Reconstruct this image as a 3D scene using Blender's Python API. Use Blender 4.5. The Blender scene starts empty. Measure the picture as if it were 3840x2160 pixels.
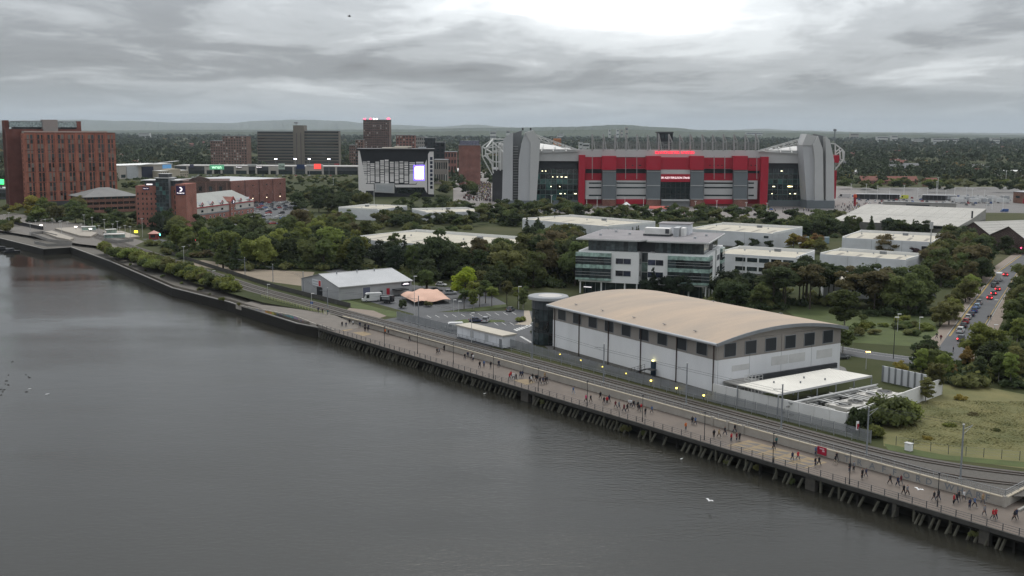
import bpy, bmesh, math, random
import numpy as np
from mathutils import Vector, Matrix
R = math.radians
SC = bpy.context.scene
COL = SC.collection
# ---------------------------------------------------------------- camera
F, YH, ROLL, CAMH = 4200.0, 490.0, R(0.3), 56.7
TH = math.atan((1080 - YH) / F)
cam_d = bpy.data.cameras.new('camera'); cam = bpy.data.objects.new('camera', cam_d); COL.objects.link(cam)
cam_d.sensor_width = 36.0; cam_d.lens = 36.0 * F / 3840.0
cam_d.clip_start = 1.0; cam_d.clip_end = 90000.0
cam.matrix_world = (Matrix.Translation((0, 0, CAMH)) @ Matrix.Rotation(R(90) - TH, 4, 'X') @ Matrix.Rotation(ROLL, 4, 'Z'))
SC.camera = cam
# ---------------------------------------------------------------- sky (overcast evening, brighter low cloud where the hidden sun is)
world = bpy.data.worlds.new('World'); SC.world = world; world.use_nodes = True
SUN_AZ, SUN_EL = R(7.5), R(52)
def build_world():
    nt = world.node_tree; N = nt.nodes; L = nt.links; N.clear()
    out = N.new('ShaderNodeOutputWorld'); bg = N.new('ShaderNodeBackground'); bg.inputs[1].default_value = 0.1
    sky = N.new('ShaderNodeTexSky'); sky.sky_type = 'NISHITA'; sky.sun_disc = False
    sky.sun_elevation = SUN_EL; sky.sun_rotation = SUN_AZ
    tc = N.new('ShaderNodeTexCoord'); sep = N.new('ShaderNodeSeparateXYZ'); L.new(tc.outputs['Generated'], sep.inputs[0])
    def m(op, a, b=None, c=None, clamp=False):
        n = N.new('ShaderNodeMath'); n.operation = op; n.use_clamp = clamp
        for i, v in enumerate((a, b, c)):
            if v is None: continue
            if isinstance(v, (int, float)): n.inputs[i].default_value = v
            else: L.new(v, n.inputs[i])
        return n.outputs[0]
    X, Y, Z = sep.outputs
    zc = m('MAXIMUM', Z, 0.0)
    den = m('ADD', zc, 0.09)
    u = m('DIVIDE', X, den); v = m('DIVIDE', Y, den)
    def noise(su, sv, off, scale, det, rough, dist=0.0):
        c = N.new('ShaderNodeCombineXYZ'); L.new(m('MULTIPLY', u, su), c.inputs[0]); L.new(m('MULTIPLY', v, sv), c.inputs[1]); c.inputs[2].default_value = off
        t = N.new('ShaderNodeTexNoise'); t.inputs['Scale'].default_value = scale; t.inputs['Detail'].default_value = det
        t.inputs['Roughness'].default_value = rough; t.inputs['Distortion'].default_value = dist
        L.new(c.outputs[0], t.inputs['Vector']); return t.outputs[0]
    n1 = noise(1.3, 1.0, 3.1, .95, 6, .52, .7)      # cloud decks
    n2 = noise(.8, 1.0, 7.7, .36, 3, .5)           # large masses
    n3 = noise(1.6, 1.0, 1.3, 3.6, 7, .6, .8)      # ragged detail
    d = m('ADD', m('ADD', m('MULTIPLY', n1, .55), m('MULTIPLY', n2, .55)), m('MULTIPLY', n3, .13))   # ~.63 mean
    # thin cloud towards the hidden sun
    sv = Vector((math.sin(R(5.6)), math.cos(R(5.6)), math.tan(R(6.8)))).normalized()
    dx = m('SUBTRACT', X, sv.x); dz = m('SUBTRACT', Z, sv.z)
    q = m('ADD', m('POWER', m('DIVIDE', m('ABSOLUTE', dx), .125), 2.0), m('POWER', m('DIVIDE', m('ABSOLUTE', dz), .055), 2.0))
    fw = m('GREATER_THAN', Y, 0.0)
    glow = m('MULTIPLY', m('EXPONENT', m('MULTIPLY', q, -1.0)), fw)
    wide = m('MULTIPLY', m('EXPONENT', m('MULTIPLY', m('ADD', m('POWER', m('DIVIDE', m('ABSOLUTE', m('SUBTRACT', X, .16)), .27), 2.0), m('POWER', m('DIVIDE', m('ABSOLUTE', dz), .09), 2.0)), -1.0)), fw)
    lum = m('ADD', m('SUBTRACT', d, .365), m('ADD', m('MULTIPLY', glow, .25), m('MULTIPLY', wide, .13)))
    rp = N.new('ShaderNodeValToRGB'); cr = rp.color_ramp; cr.interpolation = 'EASE'
    pts = [(0.08, (.10, .103, .108)), (.22, (.145, .152, .16)), (.34, (.235, .246, .256)), (.46, (.36, .375, .385)), (.64, (.60, .612, .62)), (.86, (.88, .885, .88))]
    while len(cr.elements) < len(pts): cr.elements.new(.5)
    for e, (p, c) in zip(cr.elements, pts): e.position = p; e.color = (*c, 1)
    L.new(lum, rp.inputs[0])
    # paler band of distant cloud base just above the skyline
    hz = m('EXPONENT', m('MULTIPLY', m('POWER', m('DIVIDE', zc, .028), 2.0), -1.0))
    mix = N.new('ShaderNodeMix'); mix.data_type = 'RGBA'; L.new(m('MULTIPLY', hz, .72), mix.inputs[0]); L.new(rp.outputs[0], mix.inputs[6]); mix.inputs[7].default_value = (.30, .345, .372, 1)
    # an overcast vault brightens towards the zenith
    gain = m('MULTIPLY', m('ADD', 1.0, m('MULTIPLY', m('POWER', zc, .8), 4.4)), 10.0)
    vm = N.new('ShaderNodeVectorMath'); vm.operation = 'SCALE'; L.new(mix.outputs[2], vm.inputs[0]); L.new(gain, vm.inputs['Scale'])
    fin = N.new('ShaderNodeMix'); fin.data_type = 'RGBA'; fin.inputs[0].default_value = .96
    L.new(sky.outputs[0], fin.inputs[6]); L.new(vm.outputs[0], fin.inputs[7])
    L.new(fin.outputs[2], bg.inputs[0]); L.new(bg.outputs[0], out.inputs[0])
build_world()
sun_d = bpy.data.lights.new('sun', 'SUN'); sun = bpy.data.objects.new('sun', sun_d); COL.objects.link(sun)
sun_d.energy = 1.3; sun_d.angle = R(30); sun_d.color = (1, .95, .88)
_sd = Vector((math.sin(SUN_AZ) * math.cos(SUN_EL), math.cos(SUN_AZ) * math.cos(SUN_EL), math.sin(SUN_EL)))
sun.rotation_euler = (-_sd).to_track_quat('-Z', 'Y').to_euler()
SC.view_settings.view_transform = 'Standard'; SC.view_settings.look = 'None'; SC.view_settings.gamma = 1; SC.view_settings.exposure = 0.55
SC.view_settings.use_curve_mapping = False
SC.cycles.use_denoising = True
SC.cycles.max_bounces = 6; SC.cycles.diffuse_bounces = 3; SC.cycles.glossy_bounces = 3; SC.cycles.transparent_max_bounces = 6; SC.cycles.volume_bounces = 0
SC.cycles.use_adaptive_sampling = True; SC.cycles.adaptive_threshold = 0.015
# ---------------------------------------------------------------- pixel (3840x2160 photo) -> world
def ray(px, py):
    x = px - 1920; y = py - 1080; c, s = math.cos(ROLL), math.sin(ROLL)
    xr = c * x + s * y; yr = -s * x + c * y
    return xr, F * math.cos(TH) - yr * math.sin(TH), -(F * math.sin(TH) + yr * math.cos(TH))
def P(px, py, z=0.0):                       # where the pixel's ray meets the level z
    x, y, d = ray(px, py); t = (z - CAMH) / d
    return Vector((x * t, y * t, z))
def PY(px, py, Y):                          # where it meets the upright plane at distance Y
    x, y, d = ray(px, py); t = Y / y
    return Vector((x * t, Y, CAMH + d * t))
# wharf frame: s along the quay (towards the tram stop), n inland
SO = Vector((75, 156, 0)); SU = Vector((-.610, .792, 0)).normalized(); SN = Vector((SU.y, -SU.x, 0))
WRZ = math.atan2(SU.y, SU.x)
def W(s, n, z=0.0):
    v = SO + SU * s + SN * n; return Vector((v.x, v.y, z))
# ---------------------------------------------------------------- materials
MATS = {}
def _nt(name):
    m = bpy.data.materials.new(name); m.use_nodes = True
    nt = m.node_tree; return m, nt.nodes, nt.links, nt.nodes['Principled BSDF']
def mat(name, c, c2=None, scale=.3, rough=.85, metal=0.0, bump=0.0, bscale=None, spec=.3, contrast=.25, rnd=0.0, stretch=None, obj=False):
    if name in MATS: return MATS[name]
    m, N, L, b = _nt(name)
    b.inputs['Roughness'].default_value = rough; b.inputs['Metallic'].default_value = metal; b.inputs['Specular IOR Level'].default_value = spec
    if c2 is None: c2 = tuple(v * .72 for v in c)
    if obj: src = N.new('ShaderNodeTexCoord').outputs['Object']
    else: src = N.new('ShaderNodeNewGeometry').outputs['Position']
    if stretch:
        mp = N.new('ShaderNodeMapping'); mp.inputs['Scale'].default_value = stretch; L.new(src, mp.inputs[0]); src = mp.outputs[0]
    t = N.new('ShaderNodeTexNoise'); t.inputs['Scale'].default_value = scale; t.inputs['Detail'].default_value = 6; t.inputs['Roughness'].default_value = .62
    L.new(src, t.inputs['Vector'])
    rp = N.new('ShaderNodeValToRGB'); rp.color_ramp.elements[0].position = .5 - contrast; rp.color_ramp.elements[1].position = .5 + contrast
    rp.color_ramp.elements[0].color = (*c2, 1); rp.color_ramp.elements[1].color = (*c, 1); L.new(t.outputs[0], rp.inputs[0])
    o = rp.outputs[0]
    if rnd:
        oi = N.new('ShaderNodeObjectInfo'); hs = N.new('ShaderNodeHueSaturation')
        mr = N.new('ShaderNodeMapRange'); mr.inputs[3].default_value = 1 - rnd; mr.inputs[4].default_value = 1 + rnd
        L.new(oi.outputs['Random'], mr.inputs[0]); L.new(mr.outputs[0], hs.inputs['Value'])
        mh = N.new('ShaderNodeMapRange'); mh.inputs[3].default_value = .5 - rnd * .06; mh.inputs[4].default_value = .5 + rnd * .05
        fr = N.new('ShaderNodeMath'); fr.operation = 'FRACT'; mu = N.new('ShaderNodeMath'); mu.operation = 'MULTIPLY'; mu.inputs[1].default_value = 7.31
        L.new(oi.outputs['Random'], mu.inputs[0]); L.new(mu.outputs[0], fr.inputs[0]); L.new(fr.outputs[0], mh.inputs[0]); L.new(mh.outputs[0], hs.inputs['Hue'])
        L.new(o, hs.inputs['Color']); o = hs.outputs[0]
    L.new(o, b.inputs['Base Color'])
    if bump:
        t2 = N.new('ShaderNodeTexNoise'); t2.inputs['Scale'].default_value = bscale or scale * 8; t2.inputs['Detail'].default_value = 4; L.new(src, t2.inputs['Vector'])
        bp = N.new('ShaderNodeBump'); bp.inputs['Strength'].default_value = bump; bp.inputs['Distance'].default_value = .1; L.new(t2.outputs[0], bp.inputs['Height']); L.new(bp.outputs[0], b.inputs['Normal'])
    MATS[name] = m; return m
def ribbed(name, c, c2, period, axis=0, rough=.55, depth=.05, stain=.12):
    """profiled sheet metal: ribs in object space, rain stains"""
    if name in MATS: return MATS[name]
    m, N, L, b = _nt(name); b.inputs['Roughness'].default_value = rough; b.inputs['Specular IOR Level'].default_value = .35
    tc = N.new('ShaderNodeTexCoord'); sp = N.new('ShaderNodeSeparateXYZ'); L.new(tc.outputs['Object'], sp.inputs[0])
    w = N.new('ShaderNodeMath'); w.operation = 'MULTIPLY'; w.inputs[1].default_value = 2 * math.pi / period; L.new(sp.outputs[axis], w.inputs[0])
    s = N.new('ShaderNodeMath'); s.operation = 'SINE'; L.new(w.outputs[0], s.inputs[0])
    t = N.new('ShaderNodeTexNoise'); t.inputs['Scale'].default_value = stain; t.inputs['Detail'].default_value = 7; t.inputs['Roughness'].default_value = .65; L.new(tc.outputs['Object'], t.inputs['Vector'])
    rp = N.new('ShaderNodeValToRGB'); rp.color_ramp.elements[0].position = .3; rp.color_ramp.elements[1].position = .68
    rp.color_ramp.elements[0].color = (*c2, 1); rp.color_ramp.elements[1].color = (*c, 1); L.new(t.outputs[0], rp.inputs[0]); L.new(rp.outputs[0], b.inputs['Base Color'])
    bp = N.new('ShaderNodeBump'); bp.inputs['Strength'].default_value = .6; bp.inputs['Distance'].default_value = depth; L.new(s.outputs[0], bp.inputs['Height']); L.new(bp.outputs[0], b.inputs['Normal'])
    MATS[name] = m; return m
def brick(name, c1, c2, mortar=(.32, .29, .26), sc=1.0):
    if name in MATS: return MATS[name]
    m, N, L, b = _nt(name); b.inputs['Roughness'].default_value = .9; b.inputs['Specular IOR Level'].default_value = .2
    tc = N.new('ShaderNodeTexCoord'); sp = N.new('ShaderNodeSeparateXYZ'); L.new(tc.outputs['Object'], sp.inputs[0])
    ad = N.new('ShaderNodeMath'); ad.operation = 'ADD'; L.new(sp.outputs[0], ad.inputs[0]); L.new(sp.outputs[1], ad.inputs[1])
    cb = N.new('ShaderNodeCombineXYZ'); L.new(ad.outputs[0], cb.inputs[0]); L.new(sp.outputs[2], cb.inputs[1])
    k = N.new('ShaderNodeTexBrick'); k.inputs['Scale'].default_value = 4.5 * sc; k.inputs['Mortar Size'].default_value = .012
    k.inputs['Color1'].default_value = (*c1, 1); k.inputs['Color2'].default_value = (*c2, 1); k.inputs['Mortar'].default_value = (*mortar, 1); L.new(cb.outputs[0], k.inputs['Vector'])
    t = N.new('ShaderNodeTexNoise'); t.inputs['Scale'].default_value = .16; t.inputs['Detail'].default_value = 7; L.new(tc.outputs['Object'], t.inputs['Vector'])
    mr = N.new('ShaderNodeMapRange'); mr.inputs[1].default_value = .3; mr.inputs[2].default_value = .7; mr.inputs[3].default_value = .72; mr.inputs[4].default_value = 1.15; L.new(t.outputs[0], mr.inputs[0])
    vm = N.new('ShaderNodeVectorMath'); vm.operation = 'SCALE'; L.new(k.outputs[0], vm.inputs[0]); L.new(mr.outputs[0], vm.inputs['Scale']); L.new(vm.outputs[0], b.inputs['Base Color'])
    MATS[name] = m; return m
def glass(name, c=(.02, .028, .03), rough=.08, vary=.6):
    if name in MATS: return MATS[name]
    m, N, L, b = _nt(name); b.inputs['Roughness'].default_value = rough; b.inputs['Specular IOR Level'].default_value = .6; b.inputs['IOR'].default_value = 1.5
    oi = N.new('ShaderNodeObjectInfo'); mr = N.new('ShaderNodeMapRange'); mr.inputs[3].default_value = 1 - vary; mr.inputs[4].default_value = 1 + vary * 1.6; L.new(oi.outputs['Random'], mr.inputs[0])
    t = N.new('ShaderNodeTexNoise'); t.inputs['Scale'].default_value = .8; g = N.new('ShaderNodeNewGeometry'); L.new(g.outputs['Position'], t.inputs['Vector'])
    mm = N.new('ShaderNodeMath'); mm.operation = 'MULTIPLY'; L.new(mr.outputs[0], mm.inputs[0]); L.new(t.outputs[0], mm.inputs[1])
    vm = N.new('ShaderNodeVectorMath'); vm.operation = 'SCALE'; vm.inputs[0].default_value = tuple(v * 2 for v in c); L.new(mm.outputs[0], vm.inputs['Scale']); L.new(vm.outputs[0], b.inputs['Base Color'])
    bp = N.new('ShaderNodeBump'); bp.inputs['Strength'].default_value = .02; L.new(t.outputs[0], bp.inputs['Height']); L.new(bp.outputs[0], b.inputs['Normal'])
    MATS[name] = m; return m
def glow(name, c, strength):
    if name in MATS: return MATS[name]
    m, N, L, b = _nt(name); b.inputs['Base Color'].default_value = (*c, 1); b.inputs['Emission Color'].default_value = (*c, 1); b.inputs['Emission Strength'].default_value = strength
    MATS[name] = m; return m
def leafmat(name, c, c2, rnd=.3):
    m = mat(name, c, c2, scale=.55, rough=.75, spec=.15, contrast=.22, rnd=rnd); N = m.node_tree.nodes; L = m.node_tree.links
    b = N['Principled BSDF']; col = b.inputs['Base Color'].links[0].from_socket; t = N.new('ShaderNodeBsdfTranslucent'); x = N.new('ShaderNodeMixShader'); x.inputs[0].default_value = .38
    hs = N.new('ShaderNodeHueSaturation'); hs.inputs['Value'].default_value = 1.5; L.new(col, hs.inputs['Color']); L.new(hs.outputs[0], t.inputs[0])
    L.new(b.outputs[0], x.inputs[1]); L.new(t.outputs[0], x.inputs[2]); L.new(x.outputs[0], N['Material Output'].inputs[0])
    return m
WHITE = mat('white_cladding', (.72, .73, .75), (.60, .61, .63), scale=.09, rough=.6)
WHITE2 = mat('weathered_white_render', (.74, .73, .71), (.58, .57, .54), scale=.18, rough=.75)
GREYL = mat('light_grey_metal', (.46, .47, .48), (.36, .37, .38), rough=.5)
GREYM = mat('mid_grey_metal', (.24, .25, .26), (.18, .19, .2), rough=.5)
GREYD = mat('dark_grey_metal', (.07, .072, .078), (.045, .047, .05), rough=.55)
BLACK = mat('black_cladding', (.022, .023, .027), (.014, .015, .018), rough=.45)
STEEL = mat('galvanised_steel', (.33, .345, .36), (.24, .25, .26), rough=.5, metal=.3)
GLASS = glass('dark_glass'); GLASST = glass('teal_glass', (.03, .075, .068)); GLASSG = glass('pale_green_glass', (.26, .36, .32), .2, .2)
CONC = mat('concrete', (.36, .345, .32), (.25, .24, .22), scale=.35, bump=.2)
CONCD = mat('dark_concrete', (.2, .195, .18), (.12, .117, .105), scale=.4, bump=.2)
ASPH = mat('asphalt', (.085, .088, .093), (.058, .06, .064), scale=.12, rough=.8, bump=.15, bscale=6)
GRASS = mat('grass', (.075, .105, .03), (.045, .07, .02), scale=.5, rough=.95, bump=.5, bscale=5)
RED = mat('red_cladding', (.40, .018, .035), (.31, .014, .028), scale=.06, rough=.5)
PAINTW = mat('white_road_paint', (.62, .62, .6), (.4, .4, .39), scale=2.0)
PAINTY = mat('yellow_road_paint', (.55, .36, .06), (.38, .25, .05), scale=2.0)
# ---------------------------------------------------------------- mesh builder
def link(o, parent=None, loc=None, rz=None):
    COL.objects.link(o)
    if parent is not None: o.parent = parent
    if loc is not None: o.location = loc
    if rz is not None: o.rotation_euler = (0, 0, rz)
    return o
def tag(o, label=None, cat=None, group=None, kind=None):
    if label: o['label'] = label
    if cat: o['category'] = cat
    if group: o['group'] = group
    if kind: o['kind'] = kind
    return o
def thing(name, label, cat, loc=(0, 0, 0), rz=0, group=None):
    e = bpy.data.objects.new(name, None); e.empty_display_size = .5
    link(e, None, loc, rz); return tag(e, label, cat, group)
class MB:
    def __init__(s): s.v = []; s.f = []; s.m = []; s.mi = 0
    def add(s, vs, fs):
        o = len(s.v); s.v.extend([tuple(p) for p in vs])
        for f in fs: s.f.append(tuple(o + i for i in f)); s.m.append(s.mi)
        return s
    def box(s, x0, y0, z0, x1, y1, z1):
        return s.add([(x0, y0, z0), (x1, y0, z0), (x1, y1, z0), (x0, y1, z0), (x0, y0, z1), (x1, y0, z1), (x1, y1, z1), (x0, y1, z1)],
                     [(3, 2, 1, 0), (4, 5, 6, 7), (0, 1, 5, 4), (1, 2, 6, 5), (2, 3, 7, 6), (3, 0, 4, 7)])
    def prism(s, pts, z0, z1):
        n = len(pts)
        v = [(p[0], p[1], z0) for p in pts] + [(p[0], p[1], z1) for p in pts]
        return s.add(v, [tuple(range(n - 1, -1, -1)), tuple(range(n, 2 * n))] + [(i, (i + 1) % n, n + (i + 1) % n, n + i) for i in range(n)])
    def prof(s, pts, y0, y1):               # profile in xz, pulled along y
        n = len(pts); v = [(p[0], y0, p[1]) for p in pts] + [(p[0], y1, p[1]) for p in pts]
        return s.add(v, [tuple(range(n)), tuple(range(2 * n - 1, n - 1, -1))] + [((i + 1) % n, i, n + i, n + (i + 1) % n) for i in range(n)])
    def profx(s, pts, x0, x1):              # profile in yz, pulled along x
        n = len(pts); v = [(x0, p[0], p[1]) for p in pts] + [(x1, p[0], p[1]) for p in pts]
        return s.add(v, [tuple(range(n)), tuple(range(2 * n - 1, n - 1, -1))] + [((i + 1) % n, i, n + i, n + (i + 1) % n) for i in range(n)])
    def quad(s, *p): return s.add(p, [tuple(range(len(p)))])
    def slab(s, p, t):                       # polygon given a thickness downwards
        n = len(p); return s.add([tuple(q) for q in p] + [(q[0], q[1], q[2] - t) for q in p], [tuple(range(n)), tuple(range(2 * n - 1, n - 1, -1))] + [(i, n + i, n + (i + 1) % n, (i + 1) % n) for i in range(n)])
    def bar(s, a, b, w, h=None, up=(0, 0, 1)):
        a = Vector(a); b = Vector(b); h = h or w; d = (b - a).normalized(); u = Vector(up)
        if abs(d.dot(u)) > .98: u = Vector((1, 0, 0))
        x = d.cross(u).normalized() * (w / 2); y = x.cross(d).normalized() * (h / 2)
        v = [q + i * x + j * y for q in (a, b) for i, j in ((-1, -1), (1, -1), (1, 1), (-1, 1))]
        return s.add(v, [(3, 2, 1, 0), (4, 5, 6, 7), (0, 1, 5, 4), (1, 2, 6, 5), (2, 3, 7, 6), (3, 0, 4, 7)])
    def cyl(s, a, b, r0, r1=None, n=8, cap=True):
        a = Vector(a); b = Vector(b); r1 = r0 if r1 is None else r1; d = (b - a).normalized()
        u = Vector((0, 0, 1)) if abs(d.z) < .9 else Vector((1, 0, 0)); x = d.cross(u).normalized(); y = d.cross(x)
        v = []
        for q, r in ((a, r0), (b, r1)):
            for i in range(n): t = 2 * math.pi * i / n; v.append(q + x * math.cos(t) * r + y * math.sin(t) * r)
        f = [(i, n + i, n + (i + 1) % n, (i + 1) % n) for i in range(n)]
        if cap: f += [tuple(range(n)), tuple(range(2 * n - 1, n - 1, -1))]
        return s.add(v, f)
    def mesh(s, name, mats, smooth=False):
        me = bpy.data.meshes.new(name); me.from_pydata(s.v, [], s.f); me.update()
        mats = mats if isinstance(mats, (list, tuple)) else [mats]
        for m in mats: me.materials.append(m)
        if len(mats) > 1: me.polygons.foreach_set('material_index', s.m)
        if smooth: me.polygons.foreach_set('use_smooth', [True] * len(me.polygons))
        return me
    def build(s, name, mats, parent=None, loc=None, rz=None, smooth=False, **k):
        o = bpy.data.objects.new(name, s.mesh(name, mats, smooth)); link(o, parent, loc, rz)
        if k: tag(o, **k)
        return o
def inst(me, name, parent=None, loc=None, rz=None, scale=None, **k):
    o = bpy.data.objects.new(name, me); link(o, parent, loc, rz)
    if scale: o.scale = scale
    if k: tag(o, **k)
    return o
def slotmat(o, i, m):
    o.material_slots[i].link = 'OBJECT'; o.material_slots[i].material = m
def part(name, m, parent, *boxes):
    b = MB()
    for q in boxes: b.box(*q)
    return b.build(name, m, parent)
_WIN = {}
def winmesh(w, h, t, m, tag_=''):
    k = (round(w, 3), round(h, 3), round(t, 3), m.name, tag_)
    if k not in _WIN: _WIN[k] = MB().box(-w / 2, -t, 0, w / 2, .05, h).mesh('window_pane', m)
    return _WIN[k]
def framemesh(w, h, t, fw, m):
    k = ('fr', round(w, 3), round(h, 3), t, fw, m.name)
    if k not in _WIN:
        b = MB(); b.box(-w / 2 - fw, -t, -fw, w / 2 + fw, .04, 0); b.box(-w / 2 - fw, -t, h, w / 2 + fw, .04, h + fw)
        b.box(-w / 2 - fw, -t, 0, -w / 2, .04, h); b.box(w / 2, -t, 0, w / 2 + fw, .04, h); _WIN[k] = b.mesh('window_frame', m)
    return _WIN[k]
def windows(parent, org, ang, us, zs, w, h, m=None, t=.05, frame=None, name='window', fw=.12, skip=0, rng=None, lit=None):
    """panes on a wall whose outward normal is -y turned by ang; org is the wall's origin"""
    c, s = math.cos(ang), math.sin(ang); me = winmesh(w, h, t, m or GLASS); out = []
    for z in zs:
        for u in us:
            if skip and rng and rng.random() < skip: continue
            o = inst(me, name, parent, (org[0] + c * u, org[1] + s * u, org[2] + z), ang)
            if frame: inst(framemesh(w, h, t + .06, fw, frame), 'frame', o)
            if lit and rng and rng.random() < lit[0]: slotmat(o, 0, lit[1])
            out.append(o)
    return out
def fr(n0, n1, k):
    return [n0 + (n1 - n0) * (i + .5) / k for i in range(k)]
FONT = None
def text_mesh(txt, size, m, extrude=.05, bold=0.0, spacing=1.0):
    c = bpy.data.curves.new('lettering', 'FONT'); c.body = txt; c.size = size; c.extrude = extrude; c.align_x = 'CENTER'; c.align_y = 'CENTER'; c.offset = bold; c.resolution_u = 2; c.space_character = spacing
    o = bpy.data.objects.new('lettering', c); COL.objects.link(o)
    me = bpy.data.meshes.new_from_object(o.evaluated_get(bpy.context.evaluated_depsgraph_get()))
    bpy.data.objects.remove(o); bpy.data.curves.remove(c)
    me.materials.clear(); me.materials.append(m); return me
def text(txt, size, m, parent, loc, ang=0.0, name='lettering', extrude=.05, bold=0.0, sx=1.0, spacing=1.0):
    o = bpy.data.objects.new(name, text_mesh(txt, size, m, extrude, bold, spacing)); link(o, parent, loc)
    o.rotation_euler = (R(90), 0, ang); o.scale = (sx, 1, 1); return o
def frame_from(a, b):
    """origin a, turn so that local x runs a->b"""
    d = b - a; return Vector((a.x, a.y, 0)), math.atan2(d.y, d.x), math.hypot(d.x, d.y)
def ordinal(i):
    w = ['first', 'second', 'third', 'fourth', 'fifth', 'sixth', 'seventh', 'eighth', 'ninth', 'tenth', 'eleventh', 'twelfth', 'thirteenth', 'fourteenth', 'fifteenth', 'sixteenth', 'seventeenth', 'eighteenth', 'nineteenth', 'twentieth']
    t = {2: 'twenty', 3: 'thirty', 4: 'forty', 5: 'fifty', 6: 'sixty', 7: 'seventy', 8: 'eighty', 9: 'ninety'}
    if i < 20: return w[i]
    n = i + 1
    return t[n // 10] + ('-' + w[n % 10 - 1] if n % 10 else 'th') if n % 10 else {2: 'twentieth', 3: 'thirtieth', 4: 'fortieth', 5: 'fiftieth', 6: 'sixtieth', 7: 'seventieth', 8: 'eightieth', 9: 'ninetieth'}[n // 10]
# ================================================================ SETTING
rs = random.Random(5); WZ = -4.2        # canal level
def struct(name, m, mb, **k):
    return mb.build(name, m, kind='structure', **k)
# ---- land
corner = W(9, 9.9); c2 = P(3840, 1829, .2); dirc = (Vector((c2.x, c2.y, 0)) - corner).normalized()
front = [corner, W(60, 9.9), W(216, 11.2), W(226, 10.5), W(262, 3.5), W(320, 3.5), W(420, 12), W(490, 17), W(530, 12), W(600, 0), W(800, -10), W(1500, -40)]
land = [corner + dirc * 400] + front + [Vector((-60000, 9000, 0)), Vector((-60000, 70000, 0)), Vector((60000, 70000, 0)), Vector((60000, -300, 0))]
def groundmat():
    m, N, L, b = _nt('ground_cover'); b.inputs['Roughness'].default_value = .95; b.inputs['Specular IOR Level'].default_value = .1
    g = N.new('ShaderNodeNewGeometry')
    t = N.new('ShaderNodeTexNoise'); t.inputs['Scale'].default_value = .006; t.inputs['Detail'].default_value = 12; t.inputs['Roughness'].default_value = .7; L.new(g.outputs['Position'], t.inputs['Vector'])
    rp = N.new('ShaderNodeValToRGB'); cr = rp.color_ramp
    pts = [(.3, (.026, .034, .014)), (.45, (.040, .048, .019)), (.58, (.06, .062, .028)), (.70, (.10, .093, .058))]
    while len(cr.elements) < 4: cr.elements.new(.5)
    for e, (p, c) in zip(cr.elements, pts): e.position = p; e.color = (*c, 1)
    L.new(t.outputs[0], rp.inputs[0]); L.new(rp.outputs[0], b.inputs['Base Color'])
    return m
GROUND = groundmat()
struct('ground', GROUND, MB().quad(*[(p.x, p.y, 0) for p in land]))
# ---- water
def watermat():
    m, N, L, b = _nt('canal_water'); b.inputs['Base Color'].default_value = (.025, .024, .019, 1); b.inputs['Roughness'].default_value = .09; b.inputs['IOR'].default_value = 1.333; b.inputs['Specular IOR Level'].default_value = .5
    g = N.new('ShaderNodeNewGeometry')
    def nz(sc, det, rough, st):
        mp = N.new('ShaderNodeMapping'); mp.inputs['Rotation'].default_value = (0, 0, R(25)); mp.inputs['Scale'].default_value = st; L.new(g.outputs['Position'], mp.inputs[0])
        t = N.new('ShaderNodeTexNoise'); t.inputs['Scale'].default_value = sc; t.inputs['Detail'].default_value = det; t.inputs['Roughness'].default_value = rough; L.new(mp.outputs[0], t.inputs['Vector']); return t.outputs[0]
    a = nz(.9, 5, .6, (.7, 1.4, 1)); c = nz(.16, 3, .5, (.8, 1.3, 1)); patch = nz(.016, 4, .6, (.4, 1.2, 1))
    mr = N.new('ShaderNodeMapRange'); mr.inputs[1].default_value = .36; mr.inputs[2].default_value = .66; mr.inputs[3].default_value = .12; mr.inputs[4].default_value = 1.0; L.new(patch, mr.inputs[0]); m2 = N.new('ShaderNodeMapRange'); m2.inputs[1].default_value = .38; m2.inputs[2].default_value = .64; m2.inputs[3].default_value = .04; m2.inputs[4].default_value = .17; L.new(patch, m2.inputs[0]); L.new(m2.outputs[0], b.inputs['Roughness'])
    b1 = N.new('ShaderNodeBump'); b1.inputs['Distance'].default_value = .12; L.new(a, b1.inputs['Height']); L.new(mr.outputs[0], b1.inputs['Strength'])
    b2 = N.new('ShaderNodeBump'); b2.inputs['Distance'].default_value = .17; b2.inputs['Strength'].default_value = .35; L.new(c, b2.inputs['Height']); L.new(b1.outputs[0], b2.inputs['Normal']); L.new(b2.outputs[0], b.inputs['Normal'])
    return m
struct('canal_water', watermat(), MB().quad((-2500, -900, WZ), (900, -900, WZ), (900, 260, WZ), (100, 360, WZ), (-150, 700, WZ), (-1200, 2200, WZ), (-2500, 2200, WZ)))
# ---- quay edge line (left part traced from the photo on the quay's own level)
QL = [P(857, 1132, -1.3), P(648, 1080, -1.3), P(414, 980, -1.3), P(268, 927, -1.3), P(166, 934, -1.3), P(0, 893, -1.3), P(-260, 850, -1.3), P(-900, 760, -1.3)]
DECK = mat('wharf_paving', (.142, .114, .093), (.092, .076, .064), scale=.22, rough=.75, bump=.15, bscale=3)
QUAYT = mat('quay_concrete', (.115, .104, .088), (.072, .066, .056), scale=.5, bump=.2)
deck_pts = [W(-160, -.8), W(216, -.8), W(216, 11.1), W(60, 9.8), W(9, 9.8)] + [corner + dirc * 60 + SU * -2, W(-160, 80)]
deck = struct('promenade', DECK, MB().prism([(p.x, p.y) for p in deck_pts], -1.75, -1.3))
mb = MB(); qq = [W(216, -.82), W(226, -2.5)] + [Vector((p.x, p.y, 0)) for p in QL]
back = [Vector((-900, 1900, 0)), W(800, 8), W(600, 12), W(530, 24), W(490, 27), W(420, 20), W(320, 10), W(262, 10), W(216, 12)]
mb.prism([(p.x, p.y) for p in qq + back], -5.2, -1.32)
quay = struct('quay', QUAYT, mb)
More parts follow.
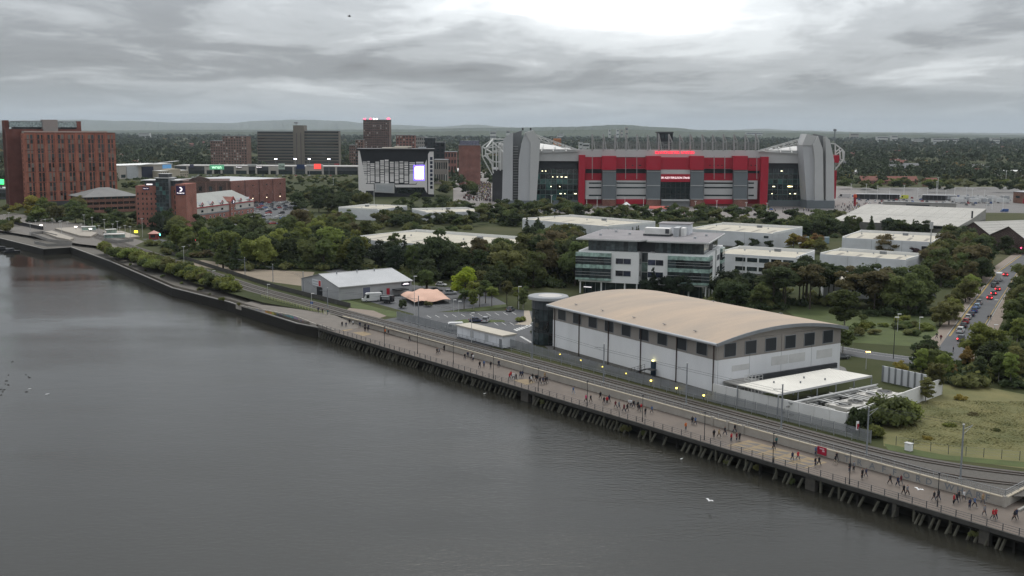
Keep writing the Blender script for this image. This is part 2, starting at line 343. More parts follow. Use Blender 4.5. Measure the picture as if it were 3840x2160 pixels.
# dark wet timber fender along the old quay wall
FEND = mat('wet_dark_timber', (.022, .02, .016), (.012, .011, .009), scale=1.5, bump=.3)
mb = MB()
for a, b in zip(qq[:-1], qq[1:]):
    d = (b - a).normalized(); n = Vector((-d.y, d.x, 0)) * -1
    off = Vector((d.y, -d.x, 0)) * (-.25 if (Vector((d.y, -d.x, 0)).dot(-SN) < 0) else .25)
    mb.bar(a + Vector((0, 0, -3.7)), b + Vector((0, 0, -3.7)), .9, 4.6)
mb.build('quay_fender', FEND, quay)
mb = MB()
for a, b in zip(qq[:-1], qq[1:]): mb.bar(a + Vector((0, 0, -1.22)), b + Vector((0, 0, -1.22)), .5, .22)
mb.build('quay_coping', CONC, quay)
# ---- painted triangles on the promenade
TAN = mat('tan_paving_paint', (.25, .19, .115), (.19, .145, .09), scale=1.0); TGREY = mat('grey_paving_paint', (.15, .135, .12), (.11, .10, .09), scale=1.0)
mb1 = MB().quad(*[tuple(W(s, n, -1.296)) for s, n in ((40.5, 1.2), (58.5, 1.2), (58.5, 7.4), (40.5, 7.4))]); mb1.build('painted_panel', TAN, deck)
for i in range(5):
    for j in range(3):
        s0 = 41 + i * 3.5; n0 = 1.4 + j * 2.0
        MB().quad(*[tuple(W(s, n, -1.291)) for s, n in ((s0, n0), (s0 + 3.2, n0), (s0 + .2, n0 + 1.8))]).build('painted_triangle', TGREY, deck)
for s0, n0, k in ((120, 2, 6), (126, 3, 5), (196, 3, 7), (206, 2.4, 7)):
    MB().quad(*[tuple(W(s, n, -1.294)) for s, n in ((s0, n0), (s0 + k, n0 + .5), (s0 + k - 1, n0 + 4), (s0 + 1, n0 + 3.5))]).build('painted_panel', TAN if k > 5 else TGREY, deck)
# ---- roads, yards, verges (sheets over the land)
def sheet(name, m, pts, z, parent=None):
    o = MB().quad(*[(p.x, p.y, z) for p in pts]).build(name, m, parent)
    if parent is None: o['kind'] = 'structure'
    return o
def strip(name, m, pts, w, z, parent=None):
    mb = MB(); L_, R_ = [], []
    for i, p in enumerate(pts):
        d = (pts[min(i + 1, len(pts) - 1)] - pts[max(i - 1, 0)]); d = Vector((d.x, d.y, 0)).normalized(); n = Vector((-d.y, d.x, 0)) * (w / 2)
        L_.append(p + n); R_.append(p - n)
    for i in range(len(pts) - 1): mb.quad((R_[i].x, R_[i].y, z), (R_[i + 1].x, R_[i + 1].y, z), (L_[i + 1].x, L_[i + 1].y, z), (L_[i].x, L_[i].y, z))
    o = mb.build(name, m, parent)
    if parent is None: o['kind'] = 'structure'
    return o
RC = [P(3560, 1345), P(3612, 1265), P(3680, 1160), P(3733, 1085), P(3775, 1025), P(3862, 958), P(4050, 880)]
BALL = mat('ballast', (.115, .106, .095), (.072, .067, .06), scale=1.8, rough=.95, bump=.4)
PAVE = mat('brick_footway', (.23, .185, .15), (.17, .14, .115), scale=.7)
strip('footway', PAVE, RC, 15.5, .015)
side_road = strip('road', ASPH, RC, 8.4, .03)
JR = [P(2300, 1255) + Vector((-30, 40, 0)), P(3080, 1300), P(3250, 1330), P(3420, 1352), P(3560, 1352), P(3900, 1420), P(4300, 1500)]
wharf_road = strip('road', ASPH, JR, 9.5, .022)
def edge(pts, off):
    r = []
    for i, p in enumerate(pts):
        d = (pts[min(i + 1, len(pts) - 1)] - pts[max(i - 1, 0)]); d = Vector((d.x, d.y, 0)).normalized(); r.append(p + Vector((-d.y, d.x, 0)) * off)
    return r
for o in (3.75, 3.45, -3.6): strip('yellow_line', PAINTY, edge(RC, o)[1:6], .14, .036, side_road)
strip('edge_line', PAINTW, edge(JR, 4.3)[1:5], .16, .03, wharf_road); strip('edge_line', PAINTW, edge(JR, 1.2)[1:4], .14, .03, wharf_road)
mb = MB()
for o in (4.3, -4.3):
    e = edge(RC, o)
    for a, b in zip(e[1:-1], e[2:]): mb.bar(a + Vector((0, 0, .06)), b + Vector((0, 0, .06)), .2, .12)
mb.build('kerb', CONC, side_road)
LAWN = mat('mown_grass', (.078, .10, .031), (.047, .062, .021), scale=.22, rough=.95, bump=.4, bscale=4)
ROUGH = mat('rough_field_grass', (.165, .148, .062), (.092, .098, .038), scale=.11, rough=.95, bump=.8, bscale=2.5, contrast=.2)
DIRT = mat('bare_earth', (.25, .205, .155), (.17, .142, .105), scale=.08, rough=.95, bump=.3)
sheet('field', ROUGH, [W(38, 20.5), P(3300, 1500), P(3480, 1440), P(3640, 1440), P(3900, 1490), P(4300, 1620), P(4300, 1850), W(8, 35), W(14, 28.5), W(28, 22)], .012)
sheet('grass_verge', LAWN, [W(36, 18.9), W(28, 20.6), W(15, 28.9), W(0, 48), W(-30, 62), W(-30, 68), W(3, 48), W(16, 32.5), W(28, 24.2), W(39, 22)], .03)
sheet('grass_bank', LAWN, [corner + dirc * 3 - SN * .2 + SU * -1.8, corner + dirc * 55 + SU * -3, W(-70, 40), W(-40, 14), W(4.5, 11)], -1.27)
sheet('lawn', LAWN, [P(2890, 1130), P(3140, 1150), P(3500, 1190), P(3520, 1250), P(3440, 1300), P(3200, 1285), P(3050, 1230)], .02)
sheet('lawn', LAWN, [P(1280, 1118), P(1420, 1155), P(1560, 1185), P(1900, 1140), P(1900, 1150), P(1570, 1200), P(1400, 1180), P(1250, 1130)], .02)
sheet('waste_ground', DIRT, [P(680, 990), P(760, 975), P(860, 990), P(960, 1010), P(1180, 1020), P(1150, 1075), P(1020, 1058), P(840, 1015)], .02)
CARPK = sheet('car_park', ASPH, [P(1400, 1205), P(1600, 1172), P(1930, 1165), P(2010, 1200), P(2000, 1310), P(1700, 1290), P(1500, 1240)], .03)
sheet('yard', ASPH, [P(1380, 1130), P(1560, 1070), P(1800, 1085), P(1900, 1140), P(1560, 1180)], .016)
sheet('yard', mat('yard_concrete', (.17, .165, .16), (.12, .118, .114), scale=.1), [P(2080, 1330), P(2690, 1505), P(3190, 1420), P(3170, 1380), P(2700, 1200), P(2000, 1260)], .014)
sheet('forecourt', mat('stadium_forecourt', (.21, .19, .18), (.15, .138, .13), scale=.1), [P(1700, 790), P(3300, 830), P(3330, 770), P(3190, 700), P(1700, 640)], .02)
sheet('car_park', mat('far_asphalt', (.16, .155, .15), (.12, .115, .11), scale=.05), [P(3150, 790), P(3880, 800), P(3880, 700), P(3160, 705)], .012)
sheet('car_park', ASPH, [P(800, 860), P(1110, 800), P(1160, 790), P(1060, 745), P(900, 765), P(860, 800)], .02)
wharf2 = strip('road', ASPH, [P(560, 895), P(700, 925), P(800, 940), P(960, 960), P(1120, 985), P(1500, 1070), P(1760, 1115)], 8, .018)
sheet('tram_stop_paving', mat('stop_paving', (.15, .136, .12), (.11, .10, .09), scale=.3), [P(-30, 860), P(300, 915), P(480, 935), P(540, 905), P(330, 845), P(60, 800), P(-60, 810)], .02)
sheet('crossing_paving', PAVE, [P(1310, 1155), P(1400, 1165), P(1450, 1185), P(1400, 1200), P(1290, 1170)], .025)
# zebra stripes and bay lines in the car park
for i in range(7): sheet('zebra_stripe', PAINTW, [P(1925 + i * 9, 1236 - i * 3), P(1931 + i * 9, 1234 - i * 3), P(1945 + i * 9, 1240 - i * 3), P(1938 + i * 9, 1242 - i * 3)], .036, CARPK)
for i in range(7): sheet('zebra_stripe', PAINTW, [P(1948 + i * 7, 1263 + i * 4), P(1954 + i * 7, 1261 + i * 4), P(1964 + i * 7, 1264 + i * 4), P(1957 + i * 7, 1266 + i * 4)], .036, CARPK)
for i in range(11):
    a = P(1600 + i * 32, 1183 - i * 1.2)
    strip('bay_line', PAINTW, [a, P(1616 + i * 32, 1192 - i * 1.2)], .18, .036, CARPK)
for i in range(4):
    strip('bay_line', PAINTW, [P(1852 + i * 30, 1210), P(1868 + i * 30, 1220)], .18, .036, CARPK)
sheet('kerb_island', LAWN, [P(1702, 1205), P(1740, 1198), P(1890, 1201), P(1895, 1208), P(1740, 1212)], .05, CARPK)
sheet('path', mat('path', (.34, .29, .23), (.28, .24, .19)), [P(1965, 1165), P(1985, 1165), P(1995, 1205), P(1985, 1220), P(1930, 1217), P(1965, 1205)], .04)
# ---- hills
def ridge(name, D, pts, m, depth, seed):
    r = random.Random(seed); mb = MB(); xs = []
    for i in range(len(pts) - 1):
        (x0, y0), (x1, y1) = pts[i], pts[i + 1]; k = max(2, int(abs(x1 - x0) / 14))
        for j in range(k): t = j / k; tt = t * t * (3 - 2 * t); xs.append((x0 + (x1 - x0) * t, y0 + (y1 - y0) * tt + r.uniform(-.9, .9)))
    xs.append(pts[-1]); rows = [[], [], [], []]
    for x, y in xs:
        c = PY(x, y, D); z = max(c.z, 4); k0 = (D - depth) / D; k1 = (D - depth * .45) / D
        rows[0].append((c.x * k0, D - depth, -2)); rows[1].append((c.x * k1, D - depth * .45 + r.uniform(-.1, .1) * depth, z * .55 * r.uniform(.85, 1.1))); rows[2].append((c.x, D, z)); rows[3].append((c.x, D + depth * 1.2, -2))
    n = len(xs); v = [p for q in rows for p in q]; f = []
    for a in range(3):
        for i in range(n - 1): f.append((a * n + i, a * n + i + 1, (a + 1) * n + i + 1, (a + 1) * n + i))
    mb.add(v, f); return struct(name, m, mb)
HILL = mat('moorland', (.10, .105, .07), (.05, .062, .035), scale=.0011, rough=1, contrast=.18)
WOODH = mat('wooded_ridge', (.045, .06, .03), (.022, .033, .015), scale=.004, rough=1, contrast=.15)
ridge('hills', 26000, [(-700, 458), (0, 452), (290, 449), (455, 453), (700, 460), (860, 462), (984, 452), (1130, 449), (1274, 453), (1357, 461), (1481, 469), (1650, 475), (1780, 467), (1906, 477), (2200, 482), (2700, 488), (2863, 483), (2990, 489), (3300, 496), (4500, 505)], HILL, 4500, 1)
ridge('hills', 13500, [(-700, 490), (300, 489), (900, 487), (1400, 486), (1906, 479), (2150, 475), (2325, 468), (2480, 477), (2657, 488), (2952, 492), (3240, 497), (3840, 507), (4500, 512)], WOODH, 2500, 2)
ridge('hills', 9000, [(-700, 497), (300, 496), (900, 495), (1400, 495), (1906, 491), (2325, 485), (2657, 494), (2952, 498), (3240, 503), (3840, 514), (4500, 518)], WOODH, 1500, 3)
# ---- haze
def haze():
    mb = MB().box(-45000, -1200, -8, 45000, 34000, 420); o = mb.build('haze', [], kind='stuff', label='thin grey evening haze over the whole district', cat='haze')
    m = bpy.data.materials.new('evening_haze'); m.use_nodes = True; nt = m.node_tree; nt.nodes.clear()
    out = nt.nodes.new('ShaderNodeOutputMaterial'); v = nt.nodes.new('ShaderNodeVolumePrincipled')
    v.inputs['Color'].default_value = (.72, .82, .92, 1); v.inputs['Density'].default_value = 2.7e-5; v.inputs['Anisotropy'].default_value = .1
    nt.links.new(v.outputs[0], out.inputs['Volume']); o.data.materials.append(m)
haze()
# ================================================================ STADIUM
def wshift(mb, parent):
    l = parent.location; mb.v = [(v[0] - l.x, v[1] - l.y, v[2] - l.z) for v in mb.v]; return mb
def fbox(mb, x0, y0, x1, y1, Y, d):
    """upright box whose front covers a pixel rectangle on the plane at distance Y"""
    xm, ym = (x0 + x1) / 2, (y0 + y1) / 2
    a = PY(x0, ym, Y).x; b = PY(x1, ym, Y).x; t = PY(xm, y0, Y).z; z = max(PY(xm, y1, Y).z, 0)
    return mb.box(a, Y, z, b, Y + d, t)
def fpart(name, m, parent, Y, d, *rects):
    mb = MB()
    for r in rects: fbox(mb, *r, Y, d)
    return wshift(mb, parent).build(name, m, parent)
ST = thing('stadium', 'large football stadium with red and grey front, glazed wings and white roof trusses', 'stadium', (122, 858, 0))
YF = 858
REDB = mat('bright_red_panel', (.41, .018, .038), (.35, .015, .032), scale=.05, rough=.45)
REDD = mat('shaded_red_wall', (.38, .017, .035), (.31, .014, .029), scale=.05, rough=.6)  # darker copy of the bright red, shade of the inner walls put into the colour
SG = mat('silver_grey_panel', (.50, .50, .49), (.43, .43, .42), scale=.06, rough=.5)
SGT = mat('tower_grey_panel', (.46, .465, .47), (.40, .405, .41), scale=.05, rough=.5)
SGD = mat('slate_grey_panel', (.155, .175, .185), (.13, .147, .155), scale=.08, rough=.5)
BASEB = brick('stadium_base_brick', (.26, .10, .075), (.2, .08, .06))
# main body behind the front
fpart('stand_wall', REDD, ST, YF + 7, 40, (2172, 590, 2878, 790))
fpart('fascia', SG, ST, YF + 5, 3, (2003, 562, 3027, 590))
fpart('fascia', SG, ST, YF + 4.5, 3, (2003, 586, 2171, 604)); fpart('fascia', SG, ST, YF + 4.5, 3, (2879, 588, 3028, 612))
# red frame
fpart('red_column', REDB, ST, YF, 8, (2170, 581, 2194, 766)); fpart('red_column', REDB, ST, YF, 8, (2852, 588, 2880, 770))
fpart('red_beam', REDB, ST, YF + 2, 6, (2194, 590, 2256, 634)); fpart('red_beam', REDB, ST, YF + 2, 6, (2806, 594, 2852, 640))
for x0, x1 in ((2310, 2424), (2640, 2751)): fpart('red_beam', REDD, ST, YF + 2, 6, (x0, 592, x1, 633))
fpart('red_beam', REDB, ST, YF + .5, 7, (2478, 590, 2590, 636))
for x0, x1 in ((2258, 2311), (2424, 2478), (2588, 2640), (2750, 2804)):
    fpart('red_box', REDB, ST, YF - 2.5, 9, (x0, 585, x1, 637))
    t = fpart('stair_tower', SGD, ST, YF - 1, 9, (x0 + 1, 637, x1 - 1, 748))
    fpart('stair_tower_base', BASEB, ST, YF - 1, 9, (x0 + 1, 748, x1 - 1, 778))
    for yy in (641, 695, 746): fpart('ledge', SG, ST, YF - 1.5, .7, (x0 + 2, yy, x1 - 2, yy + 2.2))
# bays between the towers: slot, red wall, banded cladding with ribbon windows, red base
for x0, x1 in ((2196, 2256), (2311, 2423), (2640, 2750), (2805, 2852)):
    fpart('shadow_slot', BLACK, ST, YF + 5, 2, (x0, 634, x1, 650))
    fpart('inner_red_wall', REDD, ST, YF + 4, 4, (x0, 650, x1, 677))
    w = fpart('banded_cladding', SG, ST, YF + 3, 5, (x0 + (0 if x0 > 2200 else -1), 677, x1 - (12 if x1 == 2852 else 0), 747))
    for yy in (684, 701, 730): fpart('ribbon_window', GLASS, ST, YF + 2.9, .2, (x0 + (12 if x0 < 2200 else 1), yy, x1 - (25 if x1 == 2852 else 1), yy + 5.5))
    for zz in (1.0, 2.0):
        fpart('rail', SG, ST, YF + 3.4, .3, (x0, 616 + 16 * (zz - 1), x1, 617.6 + 16 * (zz - 1)))
for x0, x1 in ((2311, 2423), (2640, 2750)): fpart('red_base', REDB, ST, YF + 2, 5, (x0, 747, x1, 765))
for x0, x1 in ((2194, 2256), (2311, 2421), (2640, 2750), (2804, 2880), (2170, 2194)): fpart('base_wall', BASEB, ST, YF + 3.5, 4, (x0, 765, x1, 790))
for x in (2345, 2370, 2395, 2420 - 20, 2660, 2675, 2690, 2705, 2815, 2830): fpart('vent', BLACK, ST, YF + 1.95, .1, (x, 618, x + 5, 622))
# centre entrance
fpart('grey_band', SG, ST, YF + .6, 6, (2478, 636, 2588, 653)); sgn = fpart('sign_board', REDB, ST, YF - .2, 6, (2478, 653, 2588, 682))
fpart('entrance_glass', GLASS, ST, YF + 1, 4, (2478, 682, 2588, 749)); fpart('entrance_canopy', SG, ST, YF - 4, 6, (2482, 749, 2586, 754)); fpart('entrance_wall', GREYL, ST, YF + 1.5, 3, (2480, 754, 2586, 775))
for i in range(1, 6): fpart('mullion', GREYD, ST, YF + .85, .2, (2478 + i * 18.3, 682, 2479 + i * 18.3, 749))
for yy in (704, 727): fpart('mullion', GREYD, ST, YF + .86, .2, (2478, yy, 2588, yy + 1))
p = PY(2533, 667, YF - .35); LETW = glow('lit_white_lettering', (1, .93, .95), .75); LETR = glow('lit_red_lettering', (1, .02, .06), 1.0)
text('SIR ALEX FERGUSON STAND', 2.15, LETW, ST, Vector(p) - ST.location, 0, 'stand_lettering', .08, .0, .8)
p = PY(2531, 572.5, YF + 3.2); text('MANCHESTER UNITED', 2.9, LETR, ST, Vector(p) - ST.location, 0, 'roof_lettering', .15, .04, 1.0, 1.02)
# glazed wings
def wing(x0, x1, side):
    fpart('wing_body', GREYD, ST, YF + 9, 30, (x0, 600, x1, 790))
    fpart('dark_band', mat('charcoal_panel', (.05, .055, .06), (.04, .044, .048)), ST, YF + 7, 3, (x0, 604, x1, 633))
    cols, rows = 8, [(633, 652, GLASS), (652, 672, GLASS), (672, 690, GLASST), (690, 712, GLASS), (712, 730, GLASS), (730, 752, GLASS)]
    rr = random.Random(x0)
    for i in range(cols):
        a = x0 + (x1 - x0) * i / cols; b = x0 + (x1 - x0) * (i + 1) / cols
        for (u, v, m) in rows: fpart('glass_panel', GLASST if (m is GLASST or rr.random() < .12) else GLASS, ST, YF + 7.6, .3, (a + .6, u + .6, b - .6, v - .6))
    for i in range(cols + 1): fpart('mullion', GREYM, ST, YF + 7.4, .3, (x0 + (x1 - x0) * i / cols - .5, 633, x0 + (x1 - x0) * i / cols + .5, 752))
    for yy in (652, 672, 690, 712, 730, 751): fpart('transom', mat('teal_transom', (.12, .2, .18), (.1, .17, .15)), ST, YF + 7.3, .4, (x0, yy - .9, x1, yy + .9))
    fpart('wing_base', SGD, ST, YF + 6.5, 6, (x0, 752, x1, 785))
    li = glow('interior_lamp', (1, .93, .6), 2.2)
    for k in range(11):
        xx = x0 + 8 + rr.random() * (x1 - x0 - 24); yy = rr.choice((640, 662, 663, 698, 724, 725, 725))
        fpart('interior_light', li, ST, YF + 7.2, .15, (xx, yy, xx + rr.choice((4, 7, 9)), yy + 2.6))
wing(2005, 2170, -1); wing(2880, 3027, 1)
# corner towers: folded grey slabs with an open stair slot between
def tower(pts, Y, d, name='tower_slab', m=None):
    mb = MB(); n = len(pts); q = [PY(x, y, Y) for x, y in pts]
    a = [(p.x, Y, max(p.z, 0)) for p in q]; b = [(p.x, Y + d, max(p.z, 0)) for p in q]
    mb.add(a + b, [tuple(range(n)), tuple(range(2 * n - 1, n - 1, -1))] + [(i, n + i, n + (i + 1) % n, (i + 1) % n) for i in range(n)])
    return wshift(mb, ST).build(name, m or SGT, ST)
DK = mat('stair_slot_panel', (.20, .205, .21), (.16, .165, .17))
tower([(1882, 790), (1888, 520), (1924, 495), (1922, 790)], 846, 20)
tower([(1922, 790), (1924, 500), (1957, 489), (1952, 570), (1944, 620), (1942, 790)], 852, 10, 'stair_slot_wall', DK)
tower([(1942, 790), (1945, 600), (1955, 540), (1970, 497), (2000, 488), (2022, 530), (2008, 790)], 846, 18)
tower([(1968, 498), (2001, 488), (2026, 531), (1990, 536)], 845.4, 12, 'tower_cap', SG)
tower([(1990, 536), (2026, 531), (2010, 790), (1985, 790)], 845.2, 14, 'tower_return', SG)
for k in range(22): fpart('stair_tread', SG, ST, 850, 1, (1925, 548 + k * 10, 1943, 550 + k * 10))
tower([(3027, 790), (3010, 545), (3026, 502), (3065, 512), (3052, 545), (3056, 620), (3055, 790)], 846, 18)
tower([(3008, 545), (3026, 502), (3066, 511), (3048, 545)], 845.3, 12, 'tower_cap', SG)
tower([(3055, 790), (3056, 600), (3050, 545), (3068, 510), (3086, 560), (3089, 790)], 843, 12, 'tower_slab', SG)
tower([(3087, 790), (3090, 560), (3058, 503), (3097, 512), (3099, 790)], 852, 8, 'stair_slot_wall', DK)
tower([(3097, 790), (3098, 512), (3112, 525), (3128, 600), (3128, 790)], 843, 16, 'tower_slab', SG)
for k in range(20): fpart('stair_tread', SG, ST, 849, 1, (3087, 570 + k * 10, 3098, 572 + k * 10))
fpart('tower_base', SGD, ST, 842, 20, (3026, 752, 3130, 790)); fpart('tower_base', SGD, ST, 845, 20, (1880, 752, 2012, 790))
fpart('red_side_wall', REDB, ST, 868, 30, (3126, 582, 3147, 610)); fpart('red_side_wall', REDB, ST, 880, 60, (3124, 640, 3136, 745))
# bowl: four stands and their roofs, pitch
xl, xr = PY(1990, 700, 870).x, PY(3040, 700, 870).x
ROOF = ribbed('stadium_roof_sheet', (.40, .40, .39), (.31, .31, .3), 3.0, 0, .6, .1)
rb = MB(); zt = PY(2500, 566, YF + 6).z
rb.slab([(xl, YF + 6, zt), (xr, YF + 6, zt), (xr - 30, YF + 66, zt - 1.5), (xl + 30, YF + 66, zt - 1.5)], 1.2); wshift(rb, ST).build('roof', ROOF, ST)
rb = MB(); rb.slab([(xl, 880, zt - 1), (xl + 42, 925, zt - 6), (xl + 42, 1030, zt - 6), (xl, 1075, zt - 6)], 1.2); wshift(rb, ST).build('roof', ROOF, ST)
rb = MB(); rb.slab([(xr, 880, zt - 1), (xr, 1075, zt - 6), (xr - 42, 1030, zt - 6), (xr - 42, 925, zt - 6)], 1.2); wshift(rb, ST).build('roof', ROOF, ST)
rb = MB(); rb.slab([(xl + 4, 1075, 24), (xl + 42, 1035, 26), (xr - 42, 1035, 26), (xr - 4, 1075, 24)], 1.2); wshift(rb, ST).build('roof', ROOF, ST)
SEAT = mat('red_seating', (.22, .02, .03), (.15, .02, .025), scale=.8)
sb = MB()
for a, b in (((xl + 4, 900), (xl + 42, 1060)), ((xr - 42, 900), (xr - 4, 1060))): sb.box(a[0], a[1], 0, b[0], b[1], 22)
sb.box(xl + 42, 1040, 0, xr - 42, 1072, 18); wshift(sb, ST).build('seating', SEAT, ST)
wshift(MB().quad((xl + 45, 925, .3), (xr - 45, 925, .3), (xr - 45, 1035, .3), (xl + 45, 1035, .3)), ST).build('pitch', LAWN, ST)
# roof masts: leaning pairs joined at the top, tie rods and lattice behind
MAST = mat('mast_grey', (.34, .34, .335), (.27, .27, .265)); MASTD = mat('lattice_grey', (.20, .20, .195), (.15, .15, .145))
xs_m = [2220, 2262, 2306, 2347, 2388, 2428, 2470, 2508, 2549, 2588, 2632, 2672, 2712, 2752, 2794, 2833]
for i, x in enumerate(xs_m):
    mb = MB(); top = PY(x, 503 + (i % 3), YF + 5); b0 = PY(x + 1, 566, YF + 5); lean = PY(x + (12 if x > 2500 else 6), 532, YF + 14); b1 = PY(x + 12, 566, YF + 18)
    mb.bar(b0, top, .95, .95); mb.bar(top, lean, .85, .85); mb.bar(lean, b1, .8, .8); mb.bar(PY(x, 533, YF + 5), lean, .35)
    wshift(mb, ST).build('roof_mast', MAST, ST)
mb = MB()
for i in range(len(xs_m) - 1):
    x, x2 = xs_m[i], xs_m[i + 1]
    for yy in (533, 548): mb.bar(PY(x + 8, yy, YF + 17), PY(x2 + 8, yy, YF + 17), .5)
    mb.bar(PY(x + 8, 533, YF + 17), PY(x2 + 8, 552, YF + 17), .4); mb.bar(PY(x + 8, 552, YF + 17), PY(x2 + 8, 533, YF + 17), .4)
    for k in range(1, 4):
        xx = x + (x2 - x) * k / 4 + 8; mb.bar(PY(xx, 540, YF + 26), PY(xx, 564, YF + 26), .6)
    mb.bar(PY(x + 8, 556, YF + 26), PY(x2 + 8, 556, YF + 26), .8); mb.bar(PY(x + 8, 540, YF + 26), PY(x2 + 8, 541, YF + 26), .7)
wshift(mb, ST).build('roof_lattice', MASTD, ST, kind='stuff')
fpart('control_room', BLACK, ST, YF + 40, 14, (2470, 498, 2523, 563)); fpart('control_room_roof', GREYD, ST, YF + 39, 16, (2467, 494, 2526, 499))
for x in (2480, 2494, 2508): fpart('control_room_window', GLASS, ST, YF + 39.8, .2, (x, 504, x + 10, 520))
# façade stays in front of the red bays
for x in (2221, 2346, 2388, 2678, 2718, 2838):
    mb = MB(); mb.bar(PY(x, 585, YF - 1), PY(x, 672, YF - 1), .4); wshift(mb, ST).build('facade_stay', MAST, ST)
# corner roof trusses in white steel
WST = mat('white_steel', (.66, .66, .64), (.55, .55, .53), scale=.2)
def truss(pts_lines, name='roof_truss', w=.55):
    mb = MB()
    for (a, ya), (b, yb), (Ya, Yb) in pts_lines: mb.bar(PY(a, ya, Ya), PY(b, yb, Yb), w)
    return wshift(mb, ST).build(name, WST, ST)
L = []
tops = [(2012 + i * 26, 506 + i * 9.2) for i in range(7)]; bots = [(2016 + i * 26, 530 + i * 5.6) for i in range(7)]
for i in range(6):
    L += [(tops[i], tops[i + 1], (858, 858)), (bots[i], bots[i + 1], (862, 862)), (tops[i], bots[i + 1], (858, 862)), (tops[i], bots[i], (858, 862))]
truss(L); truss([((2012, 512), (2170, 565), (868, 866)), ((2014, 522), (2130, 560), (870, 868))])
L = []
tops = [(3016 - i * 29, 516 + i * 8.2) for i in range(7)]; bots = [(3012 - i * 28, 541 + i * 4.6) for i in range(7)]
for i in range(6):
    L += [(tops[i], tops[i + 1], (858, 858)), (bots[i], bots[i + 1], (862, 862)), (tops[i], bots[i + 1], (858, 862)), (tops[i], bots[i], (858, 862))]
truss(L); truss([((3014, 522), (2850, 566), (868, 866)), ((3012, 532), (2890, 563), (870, 868))])
# sloping corner roofs with ribs
for pts in ([(2010, 570), (2170, 566), (2150, 556), (2018, 536)], [(2845, 566), (3020, 575), (3016, 545), (2880, 558)]):
    q = [PY(x, y, 862 if k < 2 else 880) for k, (x, y) in enumerate(pts)]; wshift(MB().slab([tuple(v) for v in q], .8), ST).build('corner_roof', SG, ST)
for x0, y0, x1, y1 in ((2038, 545, 2030, 568), (2082, 549, 2074, 568), (2128, 553, 2122, 568), (2920, 552, 2928, 572), (2962, 549, 2970, 574), (2998, 546, 3010, 577)): truss([((x0, y0), (x1, y1), (872, 860))], 'roof_rib', .8)
# open steel corner frame on the east end
E0 = [(1900, 522), (1848, 521), (1808, 550), (1809, 588), (1846, 656)]
L = [(a, b, (900, 900)) for a, b in zip(E0[:-1], E0[1:])]
E1 = [(1896, 530), (1860, 535), (1822, 556), (1820, 584), (1843, 610), (1850, 650)]
L += [(a, b, (890, 890)) for a, b in zip(E1[:-1], E1[1:])]
L += [((1848, 521), (1849, 632), (900, 895)), ((1808, 550), (1850, 575), (900, 895)), ((1849, 521), (1822, 556), (900, 890)), ((1809, 588), (1850, 568), (900, 895)), ((1822, 556), (1890, 545), (890, 890)), ((1850, 535), (1890, 574), (895, 890)), ((1850, 575), (1892, 540), (895, 890)), ((1820, 584), (1848, 606), (890, 895)), ((1848, 606), (1876, 608), (895, 890)), ((1850, 566), (1890, 572), (895, 890)), ((1825, 575), (1840, 612), (890, 892)), ((1860, 535), (1862, 640), (890, 890)), ((1876, 535), (1876, 640), (890, 890))]
truss(L, 'corner_frame', .9)
fpart('end_stand_wall', GREYD, ST, 905, 60, (1846, 636, 1885, 790)); fpart('end_stand_cladding', SG, ST, 897, 30, (1868, 540, 1886, 636))
L = []
E2 = [(3116, 537), (3132, 540), (3160, 562), (3166, 570), (3164, 598), (3132, 636)]
L += [(a, b, (872, 872)) for a, b in zip(E2[:-1], E2[1:])]
L += [((3132, 540), (3134, 630), (872, 872)), ((3134, 580), (3160, 562), (872, 872)), ((3134, 570), (3150, 556), (872, 872)), ((3148, 562), (3152, 600), (870, 870)), ((3152, 600), (3164, 598), (870, 870)), ((3160, 562), (3162, 598), (870, 870)), ((3132, 625), (3138, 612), (872, 872))]
truss(L, 'corner_frame', .8)
fpart('floodlight_bank', GREYL, ST, 870, 1, (3162, 575, 3166, 592))
for x in (1957, 1987): fpart('roof_vent', GREYD, ST, 855, 3, (x, 479, x + 6, 489))
# ================================================================ NEAR BUILDINGS
# ---- warehouse with the barrel roof
A0, C0, C1 = P(2072, 1310), P(2684, 1487), P(3150, 1390)
org, rz, LW = frame_from(A0, C0); DW = (C1 - C0).length * .885
DC = thing('warehouse', 'white and grey warehouse with tan barrel roof beside the tram line', 'warehouse', org, rz)
EA = PY(2682, 1297, C0.y).z + .75; BD = PY(2684, 1353, C0.y).z
TAUPE = mat('taupe_panel', (.30, .275, .25), (.245, .225, .205), scale=.12, rough=.7)
WPAN = mat('white_wall_panel', (.79, .79, .795), (.66, .66, .66), scale=.16, rough=.65, stretch=(1, 1, .35))
TANR = mat('tan_roof_felt', (.45, .345, .255), (.29, .252, .215), scale=.13, rough=.9, contrast=.26, bump=.15, bscale=.9, stretch=(1, .22, 1), obj=True)
part('wall_core', TAUPE, DC, (.25, .25, .3, LW - .25, DW - .25, EA))
PIPE = mat('drainpipe_rust', (.09, .06, .05), (.05, .045, .045), scale=1.2)
nb = 5; px_ = [0.9] + [LW * f for f in (.19, .385, .585, .79, .985)]
edges = [0] + px_[1:5] + [LW]
for i in range(5):
    part('wall_panel', WPAN, DC, (edges[i] + .08, 0, .9, edges[i + 1] - .08, .35, BD))
    part('upper_wall_panel', TAUPE, DC, (edges[i] + .08, .05, BD + .03, edges[i + 1] - .08, .35, EA - .05))
for i in range(4):
    part('wall_panel', WPAN, DC, (LW - .35, DW * i / 4 + .06 + (.36 if i == 0 else 0), .9, LW, DW * (i + 1) / 4 - .06, BD)); part('upper_wall_panel', TAUPE, DC, (LW - .35, DW * i / 4 + .06 + (.36 if i == 0 else 0), BD + .03, LW - .05, DW * (i + 1) / 4 - .06, EA - .05))
part('plinth', CONCD, DC, (.05, .05, 0, LW - .05, DW, .9))
